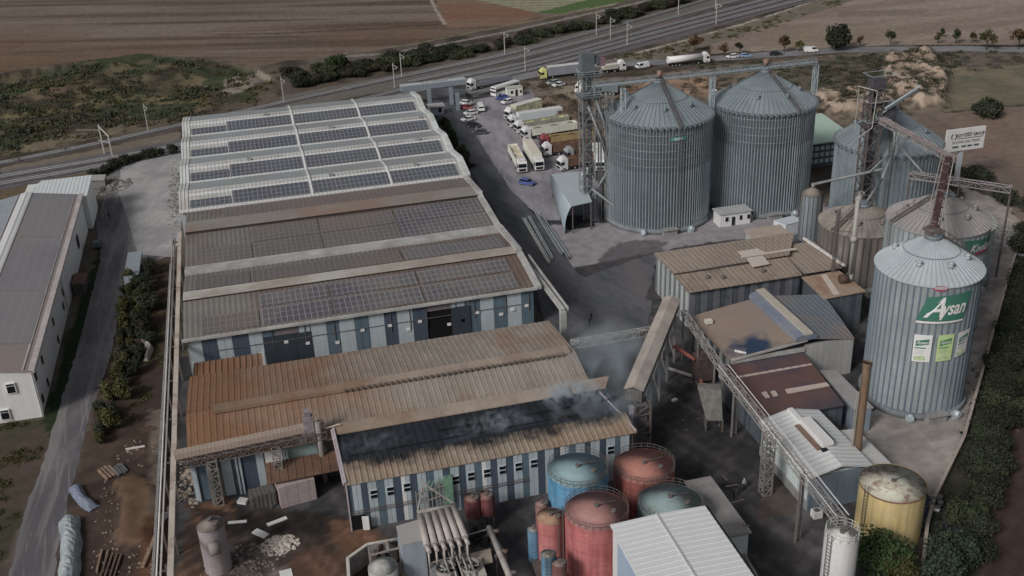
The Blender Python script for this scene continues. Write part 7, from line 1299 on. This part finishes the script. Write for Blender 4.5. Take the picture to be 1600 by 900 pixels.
place(truck('semi_truck', 'white cab lorry with empty grey flatbed beside the entrance arch', Wt, 'flat', mat('flatbed_grey', V_(96, 98, 106), var=.15), None, 16, onroad), (731, 142), (798, 128))
place(truck('semi_truck', 'white tanker lorry on the road above the big silos', Wt, 'tanker', mat('tank_white', V_(172, 168, 160), rough=.4, var=.1), M_STEELD, 15, onroad), (1103, 98), (1047, 104))
place(truck('truck', 'small white tipper truck on the road right of the elevator tower', Wt, 'tipper', mat('tipper_pale', V_(140, 136, 126), var=.2), None, 8, onroad), (974, 110), (944, 114))
place(truck('semi_truck', 'white lorry with advert panelled trailer, first of the parked row from the cabin', Wt, 'box', mat('trailer_panels', V_(150, 150, 116), rough=.6, var=.5, scale=.4), TT, 13), (793, 188), (842, 174))
place(truck('semi_truck', 'white lorry with light grey trailer and white top, second of the parked row', Wt, 'box', LG, TT, 16.5), (800, 199), (872, 188))
place(truck('semi_truck', 'white lorry with open trailer of green and yellow load, third of the parked row', Wt, 'open', mat('trailer_grime', V_(110, 108, 96), var=.2), GN, 16.5, load=GN), (813, 208), (880, 197))
place(truck('semi_truck', 'white lorry with low cream sided open trailer, fourth of the parked row', Wt, 'open', TC, TCT, 16.5, load=mat('load_dark', H_(88, 84, 70), var=.4)), (820, 218), (896, 206))
place(truck('semi_truck', 'dark red cab lorry with yellow sided trailer in the parked row', Rd, 'open', YT, YT, 15, load=mat('load_shadow', H_(62, 52, 46), var=.4)), (852, 230), (918, 222))
place(truck('semi_truck', 'white lorry with rust orange trailer parked in front of the yellow sided one', Wt, 'open', OR, BN, 15, load=BN), (857, 243), (920, 234))
place(truck('truck', 'brown tipper trailer lorry wedged behind the white lorry with the rust orange trailer', Gy, 'open', BN, BN, 12, load=BN), (892, 250), (938, 243))
place(truck('semi_truck', 'white lorry with brown loaded trailer nearest the elevator tower', Wt, 'open', OR, BN, 14, load=BN), (884, 265), (936, 255))
place(truck('semi_truck', 'white lorry facing the camera between the elevator tower and the silo', Wt, 'box', TW, TT, 12), (938, 271), (932, 244))
place(truck('semi_truck', 'cream trailer lorry with sagging dusty cover, left one of the pair facing the camera', Wt, 'open', TC, TCT, 15.5, load=mat('dusty_cover', H_(150, 142, 124), var=.15)), (818, 274), (800, 240))
place(truck('semi_truck', 'cream covered trailer lorry, right one of the pair facing the camera', Wt, 'box', TC, TCT, 15.5), (845, 271), (823, 237))
place(truck('truck', 'white cab lorry with dark box parked behind the elevator tower', Wt, 'box', mat('box_dark', V_(70, 78, 84), var=.2), M_STEELD, 14), (904, 145), (962, 148))
b_ = thing('bus', 'white coach parked beside the cream cabin', 'bus', local=True); q = MB(); outline(q, [(-5.5, .4), (5.5, .4), (5.55, 2.2), (5.3, 3.2), (-5.4, 3.2), (-5.5, 2.6)], 2.4); q.build('body', Wt, b_); q = MB(); outline(q, [(-5.0, 1.6), (5.4, 1.6), (5.3, 2.6), (-5.0, 2.6)], 2.44); q.hexa([(5.5, -1.1, 1.4), (5.5, 1.1, 1.4), (5.3, 1.1, 2.9), (5.3, -1.1, 2.9), (5.6, -1.1, 1.4), (5.6, 1.1, 1.4), (5.44, 1.1, 2.9), (5.44, -1.1, 2.9)]); q.build('window', M_GLASS, b_); wheels(b_, (-3.4, 3.6), 2.42, .5, .3); place(b_, (774, 151), (806, 141))
for nm, lab, pm, kd, pf, pr in (
    ('car', 'bright blue car standing alone in the yard left of the shelter', Bl, 'hatch', (832, 290), (815, 287)),
    ('van', 'white van facing the camera in the middle of the lorry park', Wt, 'van', (754, 179), (749, 166)),
    ('car', 'dark red car in the row beside the entrance lane', Rd, 'car', (738, 172), (721, 169)),
    ('car', 'white car directly below the dark red one', Wt, 'hatch', (727, 181), (744, 178)),
    ('car', 'white car at the front of the row, just above the black ones', Wt, 'car', (722, 191), (741, 187)),
    ('car', 'black car behind the grey fronted one by the entrance lane', Dk, 'hatch', (748, 199), (732, 198)),
    ('car', 'black car with pale bonnet, lowest of the row by the entrance lane', paint('dark_grey', (52, 54, 60)), 'car', (740, 210), (759, 209)),
    ('car', 'dark blue car in front of the white coach', Bl, 'car', (776, 156), (793, 154)),
    ('car', 'silver car partly behind the dark red one beside the entrance lane', Sv, 'hatch', (736, 165), (722, 163)),
    ('car', 'silver car just below the dark blue one by the cream cabin', Sv, 'hatch', (786, 164), (800, 160)),
    ('car', 'white car on the verge below the yellow lorry', Wt, 'car', (864, 137), (881, 133)),
    ('car', 'dark grey car behind the white one below the yellow lorry', Gy, 'hatch', (858, 133), (870, 131)),
    ('van', 'white van on the road between the tipper truck and the tanker', Wt, 'van', (995, 108), (1012, 105)),
    ('van', 'white van alone on the road at the right among the roadside trees', Wt, 'van', (1275, 81), (1258, 82)),
    ('car', 'silver car on the road above the second big silo', Sv, 'hatch', (1136, 92), (1152, 90)),
    ('car', 'pale blue car just right of the silver one on the road', paint('pale_blue', (86, 108, 138)), 'car', (1173, 89), (1157, 90)),
    ('car', 'dark car on the road right of the pale blue one', Dk, 'car', (1220, 86), (1205, 87)),
    ('car', 'white car half hidden behind the second big silo rim', Wt, 'hatch', (1116, 152), (1116, 146)),
    ('car', 'white car at the foot of the elevator tower behind the shelter', Wt, 'hatch', (912, 276), (921, 271)),
    ('car', 'dark teal car in the shade beside the white hall at the left', paint('teal_dark', (52, 66, 76)), 'car', (152, 378), (153, 392))):
    place(car(nm, lab, pm, kd), pf, pr)

# ================================================================== PEOPLE
def person(px, py, label, top, legs, face=0, bend=0.0, hi=False):
    x, y = W(px, py); me = bpy.data.meshes.new('person'); s = 1.0
    V = [(0, 0, .95), (0, 0, 1.2), (0, 0, 1.42), (0, 0, 1.54), (0, .02, 1.66), (.19, 0, 1.40), (.27, .04, 1.13), (.24, .2, .92), (.23, .26, .86), (-.19, 0, 1.40), (-.27, 0, 1.12), (-.26, .1, .86), (-.26, .12, .80), (.1, 0, .88), (.13, .08, .48), (.14, -.02, .08), (.14, .16, .05), (-.1, 0, .88), (-.13, -.02, .48), (-.14, -.1, .08), (-.14, .08, .05)]
    E_ = [(0, 1), (1, 2), (2, 3), (3, 4), (2, 5), (5, 6), (6, 7), (7, 8), (2, 9), (9, 10), (10, 11), (11, 12), (0, 13), (13, 14), (14, 15), (15, 16), (0, 17), (17, 18), (18, 19), (19, 20)]
    RD = [.15, .15, .16, .06, .105, .07, .05, .038, .04, .07, .05, .038, .04, .1, .07, .05, .045, .1, .07, .05, .045]
    me.from_pydata(V, E_, []); sk = me.skin_vertices.new(name='') if hasattr(me.skin_vertices, 'new') else None
    o = bpy.data.objects.new('person', me); COL.objects.link(o); mod = o.modifiers.new('skin', 'SKIN')
    sv = me.skin_vertices[0].data
    for i, r in enumerate(RD): sv[i].radius = (r, r*.8)
    sv[0].use_root = True; o.modifiers.new('sub', 'SUBSURF').levels = 1; bpy.context.view_layer.update()
    ev = o.evaluated_get(bpy.context.evaluated_depsgraph_get()); m2 = bpy.data.meshes.new_from_object(ev); bpy.data.objects.remove(o); bpy.data.meshes.remove(me)
    m2.name = 'person'; m2.materials.clear()
    skin = mat('skin', (.35, .22, .16), var=0); 
    for mm_ in (top, legs, skin, BUMP): m2.materials.append(mm_)
    for p in m2.polygons: z = p.center.z; r_ = abs(p.center.x); p.material_index = (3 if z > 1.68 or (p.center.y < -.02 and z > 1.6) else 2) if z > 1.53 else (2 if (r_ > .2 and z < .9) else (0 if z > .92 or (r_ > .2 and z > .8) else (3 if z < .1 else 1))); p.use_smooth = True
    o = bpy.data.objects.new('person', m2); COL.objects.link(o); o.location = (x, y, .03); o.rotation_euler = (0, 0, R(face)); tag(o, label, 'person')
    q = MB(); q.cyl(0, .02, 1.69, 1.76, .115, 12); q.cyl(0, .02, 1.76, 1.82, .1, 12, r1=.03); q.build('helmet' if hi else 'hair', mat('helmet_white' if hi else 'hair_dark', V_(180, 180, 170) if hi else (.02, .015, .012), var=0), o)
K1 = mat('clothes_black', (.025, .025, .03), var=.1); K2 = mat('clothes_navy', (.03, .035, .06), var=.1); K3 = mat('clothes_grey', (.12, .12, .12), var=.1); K4 = mat('clothes_pale', (.4, .4, .38), var=.1)
person(921, 509, 'person in black standing alone in the open yard right of the long hall', K1, K1, 20); person(924, 500, 'person in dark clothes just behind the one in black in the open yard', K2, K1, 200); person(1018, 633, 'person in black walking near the lower end of the gallery', K1, K1, 90)
person(1146, 779, 'person in dark clothes, left of the group of three by the white gabled building', K1, K1, 40); person(1154, 772, 'person in black, middle of the group of three by the white gabled building', K2, K1, -60); person(1162, 764, 'person in pale top, right of the group of three by the white gabled building', K4, K1, 160, hi=True)
person(171, 342, 'person in dark clothes on the concrete beside the white hall', K1, K2, 0); person(872, 141, 'person in dark clothes beside the white car below the yellow lorry', K1, K1, 180); person(732, 163, 'person in dark clothes above the dark red car', K2, K1, 0); person(738, 162, 'person in grey beside another above the dark red car', K3, K1, 30)
# ================================================================== TREES AND HEDGES
def leafm(name, c, var=.35): return mat(name, c, rough=.85, var=var, scale=.7, rnd=.25, spec=.2)
L_DK = leafm('leaves_dark', (.042, .05, .032)); L_MD = leafm('leaves_mid', (.055, .066, .036)); L_OL = leafm('leaves_olive', (.085, .085, .035)); L_BR = leafm('leaves_brown', (.10, .065, .035)); L_GR = leafm('leaves_fresh', (.058, .09, .036)); L_GB = leafm('leaves_grey_green', (.06, .085, .055))
BARK = mat('bark', (.07, .055, .045), var=.3, scale=2); SCRUB = leafm('scrub_twigs', (.07, .06, .045))
def crown_mesh(rx, ry, rz, z0, n, leaf, seed, clumps=9, bottom=.1):
    rg = np.random.RandomState(seed); q = MB(); cl = []
    for i in range(clumps):
        d = rg.normal(size=3); d /= np.linalg.norm(d); k = .35+.45*rg.rand(); cl.append((d[0]*rx*k, d[1]*ry*k, z0+rz*(1+d[2]*k*.9), (.32+.3*rg.rand())))
    per = n//clumps; v = []; f = []
    for (cx, cy, cz, k) in cl:
        d = rg.normal(size=(per, 3)); d /= np.linalg.norm(d, axis=1)[:, None]; rr = rg.rand(per)**.4
        P = np.stack([cx+d[:, 0]*rx*k*rr*1.15, cy+d[:, 1]*ry*k*rr*1.15, np.maximum(cz+d[:, 2]*rz*k*rr*1.2, bottom)], 1)
        nrm = d+rg.normal(size=(per, 3))*.6+np.array([0, 0, .5]); nrm /= np.linalg.norm(nrm, axis=1)[:, None]; a = np.cross(nrm, rg.normal(size=(per, 3))); a /= np.linalg.norm(a, axis=1)[:, None]; b = np.cross(nrm, a); s = leaf*(.6+.8*rg.rand(per))[:, None]
        Q = np.stack([P-a*s-b*s*.6, P+a*s-b*s*.6, P+a*s*.7+b*s*.7, P-a*s*.7+b*s*.7], 1).reshape(-1, 3); v.append(Q)
    v = np.concatenate(v); q.v = [tuple(x) for x in v]; q.f = [(i, i+1, i+2, i+3) for i in range(0, len(v), 4)]; q.sm = [False]*len(q.f); return q
def tree_proto(name, label, cat, rx, rz, z0, n, leaf, lm, seed, group, clumps=9, trunk=True, tr=.14, crown='crown', fork=5):
    t = thing(name, label, cat, local=True, group=group); crown_mesh(rx, rx, rz, z0, n, leaf, seed, clumps).build(crown, lm, t)
    if trunk:
        q = MB(); q.tube((0, 0, 0), (.05, .03, z0+rz*.6), tr, 8, r1=tr*.6)
        for k in range(fork): a = k*2.4+seed; q.tube((.03, .02, z0*.7+k*.25), (math.cos(a)*rx*.6, math.sin(a)*rx*.6, z0+rz*(.7+.12*k)), tr*.5, 6, r1=tr*.15)
        q.build('trunk', BARK, t)
    return t
def scatter(proto_list, pts, labels, grp, zf=None, smin=.8, smax=1.25):
    used = set()
    for i, (x, y) in enumerate(pts):
        p = proto_list[i % len(proto_list)]; s = random.uniform(smin, smax); z = (ground_z(x, y) if zf is None else zf)
        lab = labels(x, y) if callable(labels) else labels[i % len(labels)]
        if id(p) not in used: used.add(id(p)); p.location = (x, y, z); p.rotation_euler = (0, 0, random.random()*6); p.scale = (s, s, s); p['label'] = lab; p['group'] = grp
        else: dup(p, (x, y, z), random.random()*6, lab, (s, s, s*random.uniform(.85, 1.15)), grp)
def along(pts, n, jit):
    P = [np.array(W(*p)) for p in pts]; d = [0]
    for a, b in zip(P, P[1:]): d.append(d[-1]+np.linalg.norm(b-a))
    out = []
    for i in range(n):
        t_ = d[-1]*(i+.5)/n+random.uniform(-.3, .3)*d[-1]/n; out.append((float(np.interp(t_, d, [p[0] for p in P]))+random.gauss(0, jit), float(np.interp(t_, d, [p[1] for p in P]))+random.gauss(0, jit)))
    return out
# hedge left of the bare soil
pr = [tree_proto('tree', 'x', 'tree', 2.4, 2.2, .8, 1500, .2, L_DK, 1, 'h'), tree_proto('tree', 'x', 'tree', 2.1, 2.2, .7, 1500, .17, leafm('leaves_brown_green', (.06, .055, .035)), 2, 'h'), tree_proto('tree', 'x', 'tree', 2.6, 2.0, .7, 1500, .2, L_DK, 3, 'h')]
g = 'dark trees of the hedge between the access road and the bare soil'
scatter(pr, along([(238, 415), (232, 460), (224, 520), (208, 590)], 15, .8), lambda x, y: 'dark leafy tree in the roadside hedge, '+('right behind the grey trailer' if y > 212 else 'in its middle stretch' if y > 190 else 'toward its lower end'), g, 0, .6, .92)
pr = [tree_proto('shrub', 'x', 'shrub', 1.6, 1.2, .1, 1000, .17, L_DK, 4, 'h', trunk=False), tree_proto('shrub', 'x', 'shrub', 1.4, 1.4, .1, 1000, .17, L_OL, 5, 'h', trunk=False)]
scatter(pr, along([(206, 430), (196, 520), (184, 590), (168, 650), (150, 705)], 20, .35)+along([(220, 450), (206, 560), (190, 620), (172, 690)], 12, .6), lambda x, y: 'low shrub below the roadside hedge, '+('beside the grey trailer' if y > 205 else 'level with the white hall far end' if y > 190 else 'level with the white hall middle' if y > 172 else 'at its bare lower end'), 'low shrubs along the access road hedge', 0, .7, 1.2)
# strip beside the white hall, strip beside the long hall
pr = [tree_proto('shrub', 'x', 'shrub', 1.3, .9, .05, 700, .15, L_MD, 6, 'h', trunk=False)]
scatter(pr, along([(690, 190), (712, 225), (735, 268)], 14, .4), ['dark green shrub squeezed between the white roofed hall and the lane'], 'shrubs along the right side of the white roofed hall', 0, .8, 1.2)
pr = [tree_proto('shrub', 'x', 'shrub', 1.7, 1.3, .05, 700, .18, L_DK, 7, 'h', trunk=False)]
scatter(pr, along([(150, 280), (180, 262), (230, 248), (280, 238)], 16, .5), ['dark round bush in the row between the railway and the concrete forecourt'], 'bushes between the railway and the forecourt', 0, .7, 1.25)
# right hedge
pr = [tree_proto('tree', 'x', 'tree', 3.0, 2.6, .3, 2600, .18, L_DK, 11, 'h'), tree_proto('tree', 'x', 'tree', 2.7, 2.4, .3, 2600, .18, L_MD, 12, 'h'), tree_proto('tree', 'x', 'tree', 2.9, 2.2, .3, 2600, .18, L_DK, 13, 'h')]
g = 'trees of the dense hedge right of the silo yard'
scatter(pr, along([(1600, 440), (1582, 520), (1560, 600), (1540, 700), (1520, 790), (1505, 870)], 34, .8)+along([(1618, 420), (1598, 520), (1578, 600), (1556, 700), (1538, 790), (1522, 870)], 30, .8), lambda x, y: 'green tree in the dense right hand hedge, '+('behind the front silo' if y > 140 else 'level with the front silo posters' if y > 122 else 'level with the chimney' if y > 108 else 'beside the yellow tank'), g, 0, .5, .82)
scatter([dup(pr[2], (0, 0, 0))], along([(1500, 270), (1545, 300), (1590, 330), (1622, 380), (1620, 440)], 14, 1.6), lambda x, y: 'dark tree in the hedge, '+('right under the sign board' if x < 148 else 'behind the scrap pile at the right' if y > 185 else 'at the right edge of the photo'), 'dark trees behind the right silos', 0, .7, 1.1)
for px, py, s, lm, lab in ((1375, 893, 1.12, L_GR, 'bright green tree in front of the yellow tank at the bottom'), (1397, 908, .8, L_OL, 'olive green bush touching the bright green tree at the bottom'), (1490, 885, .95, L_GB, 'grey green tree at the bottom right, right of the yellow tank'), (1465, 908, .95, L_GB, 'lower grey green tree at the very bottom right of the yellow tank')):
    t = tree_proto('tree', lab, 'tree', 3.0, 2.7, .7, 4200, .17, lm, int(px), None, 14); x, y = W(px, py); t.location = (x, y, 0); t.scale = (s, s, s)
# roadside trees
for px, py, h, lm, lab in ((1131, 88, 1.0, L_BR, 'thin brownish roadside tree, leftmost of the row by the road'), (1155, 84, .9, L_DK, 'small dark roadside tree right of the leftmost one'), (1225, 82, 1.25, L_BR, 'round brown leaved roadside tree between the dark car and the white van'), (1249, 81, .9, L_OL, 'small thin roadside tree just left of the white van'), (1308, 77, 1.9, L_DK, 'big dense dark green tree beside the road'), (1343, 73, .8, L_BR, 'spindly bare roadside tree right of the big dense one'), (1391, 72, 1.15, L_DK, 'dark roadside tree standing alone in the middle of the row'), (1465, 68, .8, L_OL, 'small tree in front of the pair at the right of the road'), (1472, 58, .7, L_DK, 'small tree in the field behind the pair by the road'), (1493, 68, 1.05, L_DK, 'dark mid sized roadside tree left of the last two'), (1518, 67, .8, L_BR, 'thin twiggy roadside tree between two fuller ones'), (1541, 78, 1.5, L_OL, 'olive autumn coloured tree on the near side of the road'), (1591, 77, 1.5, L_BR, 'brownish tree on the near side of the road at the right edge'), (1085, 80, 1.3, L_BR, 'leafless brown bushy tree behind the tanker lorry')):
    big = 1308 == px; t = tree_proto('tree', lab, 'tree', 1.9 if not big else 2.3, 1.6 if not big else 2.3, 1.6 if not big else .2, 420 if not big else 2500, .22, lm, int(px), 'roadside trees', 7 if not big else 14, tr=.13); x, y = W(px, py); t.location = (x, y, ground_z(x, y)); t.scale = (h, h, h)
t = tree_proto('shrub', 'big round dark bush on the field boundary above the sign board', 'shrub', 4.6, 2.6, .1, 3500, .28, L_DK, 77, None, 14); t.location = (*W(1542, 182), 0)
# hedge line on the far side of the railway
pr = [tree_proto('shrub', 'x', 'shrub', 3.8, 1.9, .05, 1700, .22, L_DK, 21, 'h', trunk=False), tree_proto('shrub', 'x', 'shrub', 3.6, 1.6, .05, 1700, .22, leafm('leaves_dark_brown', (.052, .044, .032)), 22, 'h', trunk=False), tree_proto('shrub', 'x', 'shrub', 3.6, 1.8, .05, 1700, .22, L_MD, 23, 'h', trunk=False)]
g = 'bushes of the hedge on the far side of the railway'
scatter(pr, along([(455, 138), (520, 122), (600, 108), (680, 96), (760, 78)], 40, 2.4)+along([(450, 122), (520, 112), (600, 98), (700, 84)], 26, 2.2)+along([(780, 74), (850, 56), (930, 40), (1000, 20), (1080, 0)], 44, 2.4), lambda x, y: 'dark bush in the railway hedge, '+('behind the white hall roof' if x < 30 else 'left of the fresh green bush' if x < 42 else 'above the entrance arch' if x < 78 else 'above the lorry park' if x < 112 else 'below the green field corner' if x < 150 else 'near the top edge of the photo'), g, None, .6, 1.15)
t = tree_proto('shrub', 'fresh green leafy bush standing out in the dark hedge by the ploughed field', 'shrub', 4.6, 2.4, .1, 2200, .3, L_GR, 31, None, 12, trunk=False); t.location = (*W(525, 106), 0)
# scrub in the hollow: nobody could count it
def scrub(name, label, poly, n, lm, smin, smax, hgt, seed):
    rg = np.random.RandomState(seed); P = np.array([W(*p) for p in poly]); x0, y0 = P.min(0); x1, y1 = P.max(0); xs, ys_ = rg.uniform(x0, x1, n*3), rg.uniform(y0, y1, n*3); k = inpoly(xs, ys_, [tuple(p) for p in P]) & (fbm(xs, ys_+seed*9, 9) > .46); xs, ys_ = xs[k][:n], ys_[k][:n]; v = []
    for x, y in zip(xs, ys_):
        z = ground_z(x, y); m_ = 44; s = rg.uniform(smin, smax); d = rg.normal(size=(m_, 3))*np.array([s*.5, s*.5, s*.28*hgt]); c = d+np.array([x, y, z+s*.3*hgt]); a = rg.normal(size=(m_, 3)); a /= np.linalg.norm(a, axis=1)[:, None]; b = np.cross(a, rg.normal(size=(m_, 3))); b /= np.linalg.norm(b, axis=1)[:, None]; l = .09*s*(.6+rg.rand(m_))[:, None]
        v.append(np.stack([c-a*l-b*l, c+a*l-b*l, c+a*l+b*l, c-a*l+b*l], 1).reshape(-1, 3))
    v = np.concatenate(v); q = MB(); q.v = [tuple(p) for p in v]; q.f = [(i, i+1, i+2, i+3) for i in range(0, len(v), 4)]; q.sm = [False]*len(q.f); return q.build(name, lm, None, label=label, kind='stuff')
L_SC = leafm('leaves_scrub', (.062, .07, .045)); L_WD = leafm('weeds_brown', (.115, .098, .072))
scrub('scrub', 'dark green scrub covering the hollow beside the railway', [(-120, 150), (0, 120), (100, 104), (220, 90), (330, 96), (390, 108), (350, 150), (280, 186), (130, 210), (0, 238), (-120, 260)], 300, L_SC, 1.0, 2.8, .5, 5)
scrub('scrub', 'brown dry weeds covering the hollow beside the railway', [(-120, 150), (0, 122), (100, 106), (220, 92), (330, 98), (390, 110), (350, 160), (280, 190), (130, 214), (0, 242), (-120, 268)], 330, L_WD, .8, 2.4, .4, 6)
scrub('scrub', 'olive weeds and tall grass in the hollow and along the banks', [(-120, 150), (0, 126), (220, 95), (440, 112), (440, 160), (280, 200), (130, 232), (0, 262), (-120, 290)], 330, L_OL, .8, 2.0, .5, 7)
scrub('scrub', 'weeds on the waste ground behind the big silos', [(810, 128), (880, 126), (1100, 106), (1380, 84), (1600, 78), (1600, 110), (1470, 112), (1470, 170), (1280, 190), (860, 200)], 420, L_WD, .7, 1.8, .6, 8)
scrub('scrub', 'green weeds on the waste ground and verges behind the big silos', [(1040, 92), (1240, 96), (1370, 86), (1600, 80), (1600, 106), (1480, 120), (1480, 180), (1380, 180), (1240, 150)], 420, L_SC, .7, 1.8, .6, 9)
scrub('scrub', 'weeds on the verge between the railway and the road', [(930, 96), (1060, 68), (1180, 36), (1300, 0), (1340, 0), (1200, 46), (1100, 72), (1060, 92), (930, 108)], 420, L_OL, .6, 1.4, .5, 10)
scrub('scrub', 'grass and weeds at the left foreground beside the access road', [(-40, 665), (62, 660), (72, 690), (40, 800), (0, 880), (-60, 900)], 200, L_OL, .4, .9, .4, 11)
scrub('scrub', 'dark undergrowth under the hedge right of the silo yard', [(1600, 380), (1640, 420), (1600, 560), (1556, 760), (1520, 920), (1450, 920), (1456, 800), (1508, 700), (1566, 510)], 900, L_DK, .7, 1.6, .9, 12)
scrub('scrub', 'undergrowth and weeds on the bare soil beside the hedge', [(170, 560), (262, 400), (262, 560), (200, 700), (130, 720)], 160, L_OL, .4, 1.0, .5, 13)
# ================================================================== SMOKE
def smoke(label, c, s, dens, sc, seed, th=.45):
    q = MB(); n = 20
    for j in range(11):
        ph = math.pi*j/10
        for i in range(n): a = 2*math.pi*i/n; q.v.append((s[0]*math.sin(ph)*math.cos(a), s[1]*math.sin(ph)*math.sin(a), s[2]*math.cos(ph)))
    for j in range(10):
        for i in range(n): k = (i+1) % n; q.f.append((j*n+i, (j+1)*n+i, (j+1)*n+k, j*n+k)); q.sm.append(True)
    m_ = bpy.data.materials.new('smoke'); m_.use_nodes = True; nt = m_.node_tree; nt.nodes.remove(nt.nodes['Principled BSDF']); out = nt.nodes['Material Output']
    v = N(nt, 'ShaderNodeVolumePrincipled'); v.inputs['Color'].default_value = (.84, .93, 1, 1); v.inputs['Anisotropy'].default_value = .2
    tc = N(nt, 'ShaderNodeTexCoord'); nz = N(nt, 'ShaderNodeTexNoise'); nz.inputs['Scale'].default_value = sc; nz.inputs['Detail'].default_value = 4; nz.inputs['Distortion'].default_value = 1.2
    mp = N(nt, 'ShaderNodeMapping'); mp.inputs['Location'].default_value = (seed, seed*2, 0); nt.links.new(tc.outputs['Object'], mp.inputs[0]); nt.links.new(mp.outputs[0], nz.inputs['Vector'])
    mr_ = N(nt, 'ShaderNodeMapRange'); mr_.inputs[1].default_value = th; mr_.inputs[2].default_value = th+.22; nt.links.new(nz.outputs['Fac'], mr_.inputs[0])
    sc_ = N(nt, 'ShaderNodeVectorMath', operation='MULTIPLY'); sc_.inputs[1].default_value = (1/s[0], 1/s[1], 1/s[2]); nt.links.new(tc.outputs['Object'], sc_.inputs[0]); ln = N(nt, 'ShaderNodeVectorMath', operation='LENGTH'); nt.links.new(sc_.outputs[0], ln.inputs[0])
    f = N(nt, 'ShaderNodeMapRange'); f.inputs[1].default_value = 1; f.inputs[2].default_value = .2; nt.links.new(ln.outputs['Value'], f.inputs[0])
    a = N(nt, 'ShaderNodeMath', operation='MULTIPLY'); nt.links.new(mr_.outputs[0], a.inputs[0]); nt.links.new(f.outputs[0], a.inputs[1]); b = N(nt, 'ShaderNodeMath', operation='MULTIPLY'); nt.links.new(a.outputs[0], b.inputs[0]); b.inputs[1].default_value = dens; nt.links.new(b.outputs[0], v.inputs['Density']); nt.links.new(v.outputs[0], out.inputs['Volume'])
    o = q.build('smoke', m_, None, label=label, kind='stuff'); o.location = c; return o
smoke('blue grey smoke drifting up beside the right end of the burnt hall', W3(958, 570, 8), (9, 12, 7), .26, .16, 3, .42)
smoke('thin smoke lying over the right part of the burnt roof', W3(940, 632, 9.2), (12, 5, 1.6), .4, .3, 9, .46); smoke('white smoke curling over the right corner of the ribbed roof', W3(890, 612, 9), (6, 3.5, 1.6), 1.6, .6, 14, .44); smoke('thin bluish smoke over the left end of the burnt roof', W3(585, 690, 9), (6, 3, 1.0), .35, .6, 21, .47); smoke('wisp of smoke over the middle of the ribbed rusty eave', W3(770, 660, 9), (7, 3, 1.4), .8, .6, 33, .47)
bpy.context.view_layer.update()
for o in list(COL.objects):
    if '_w' in o: del o['_w']
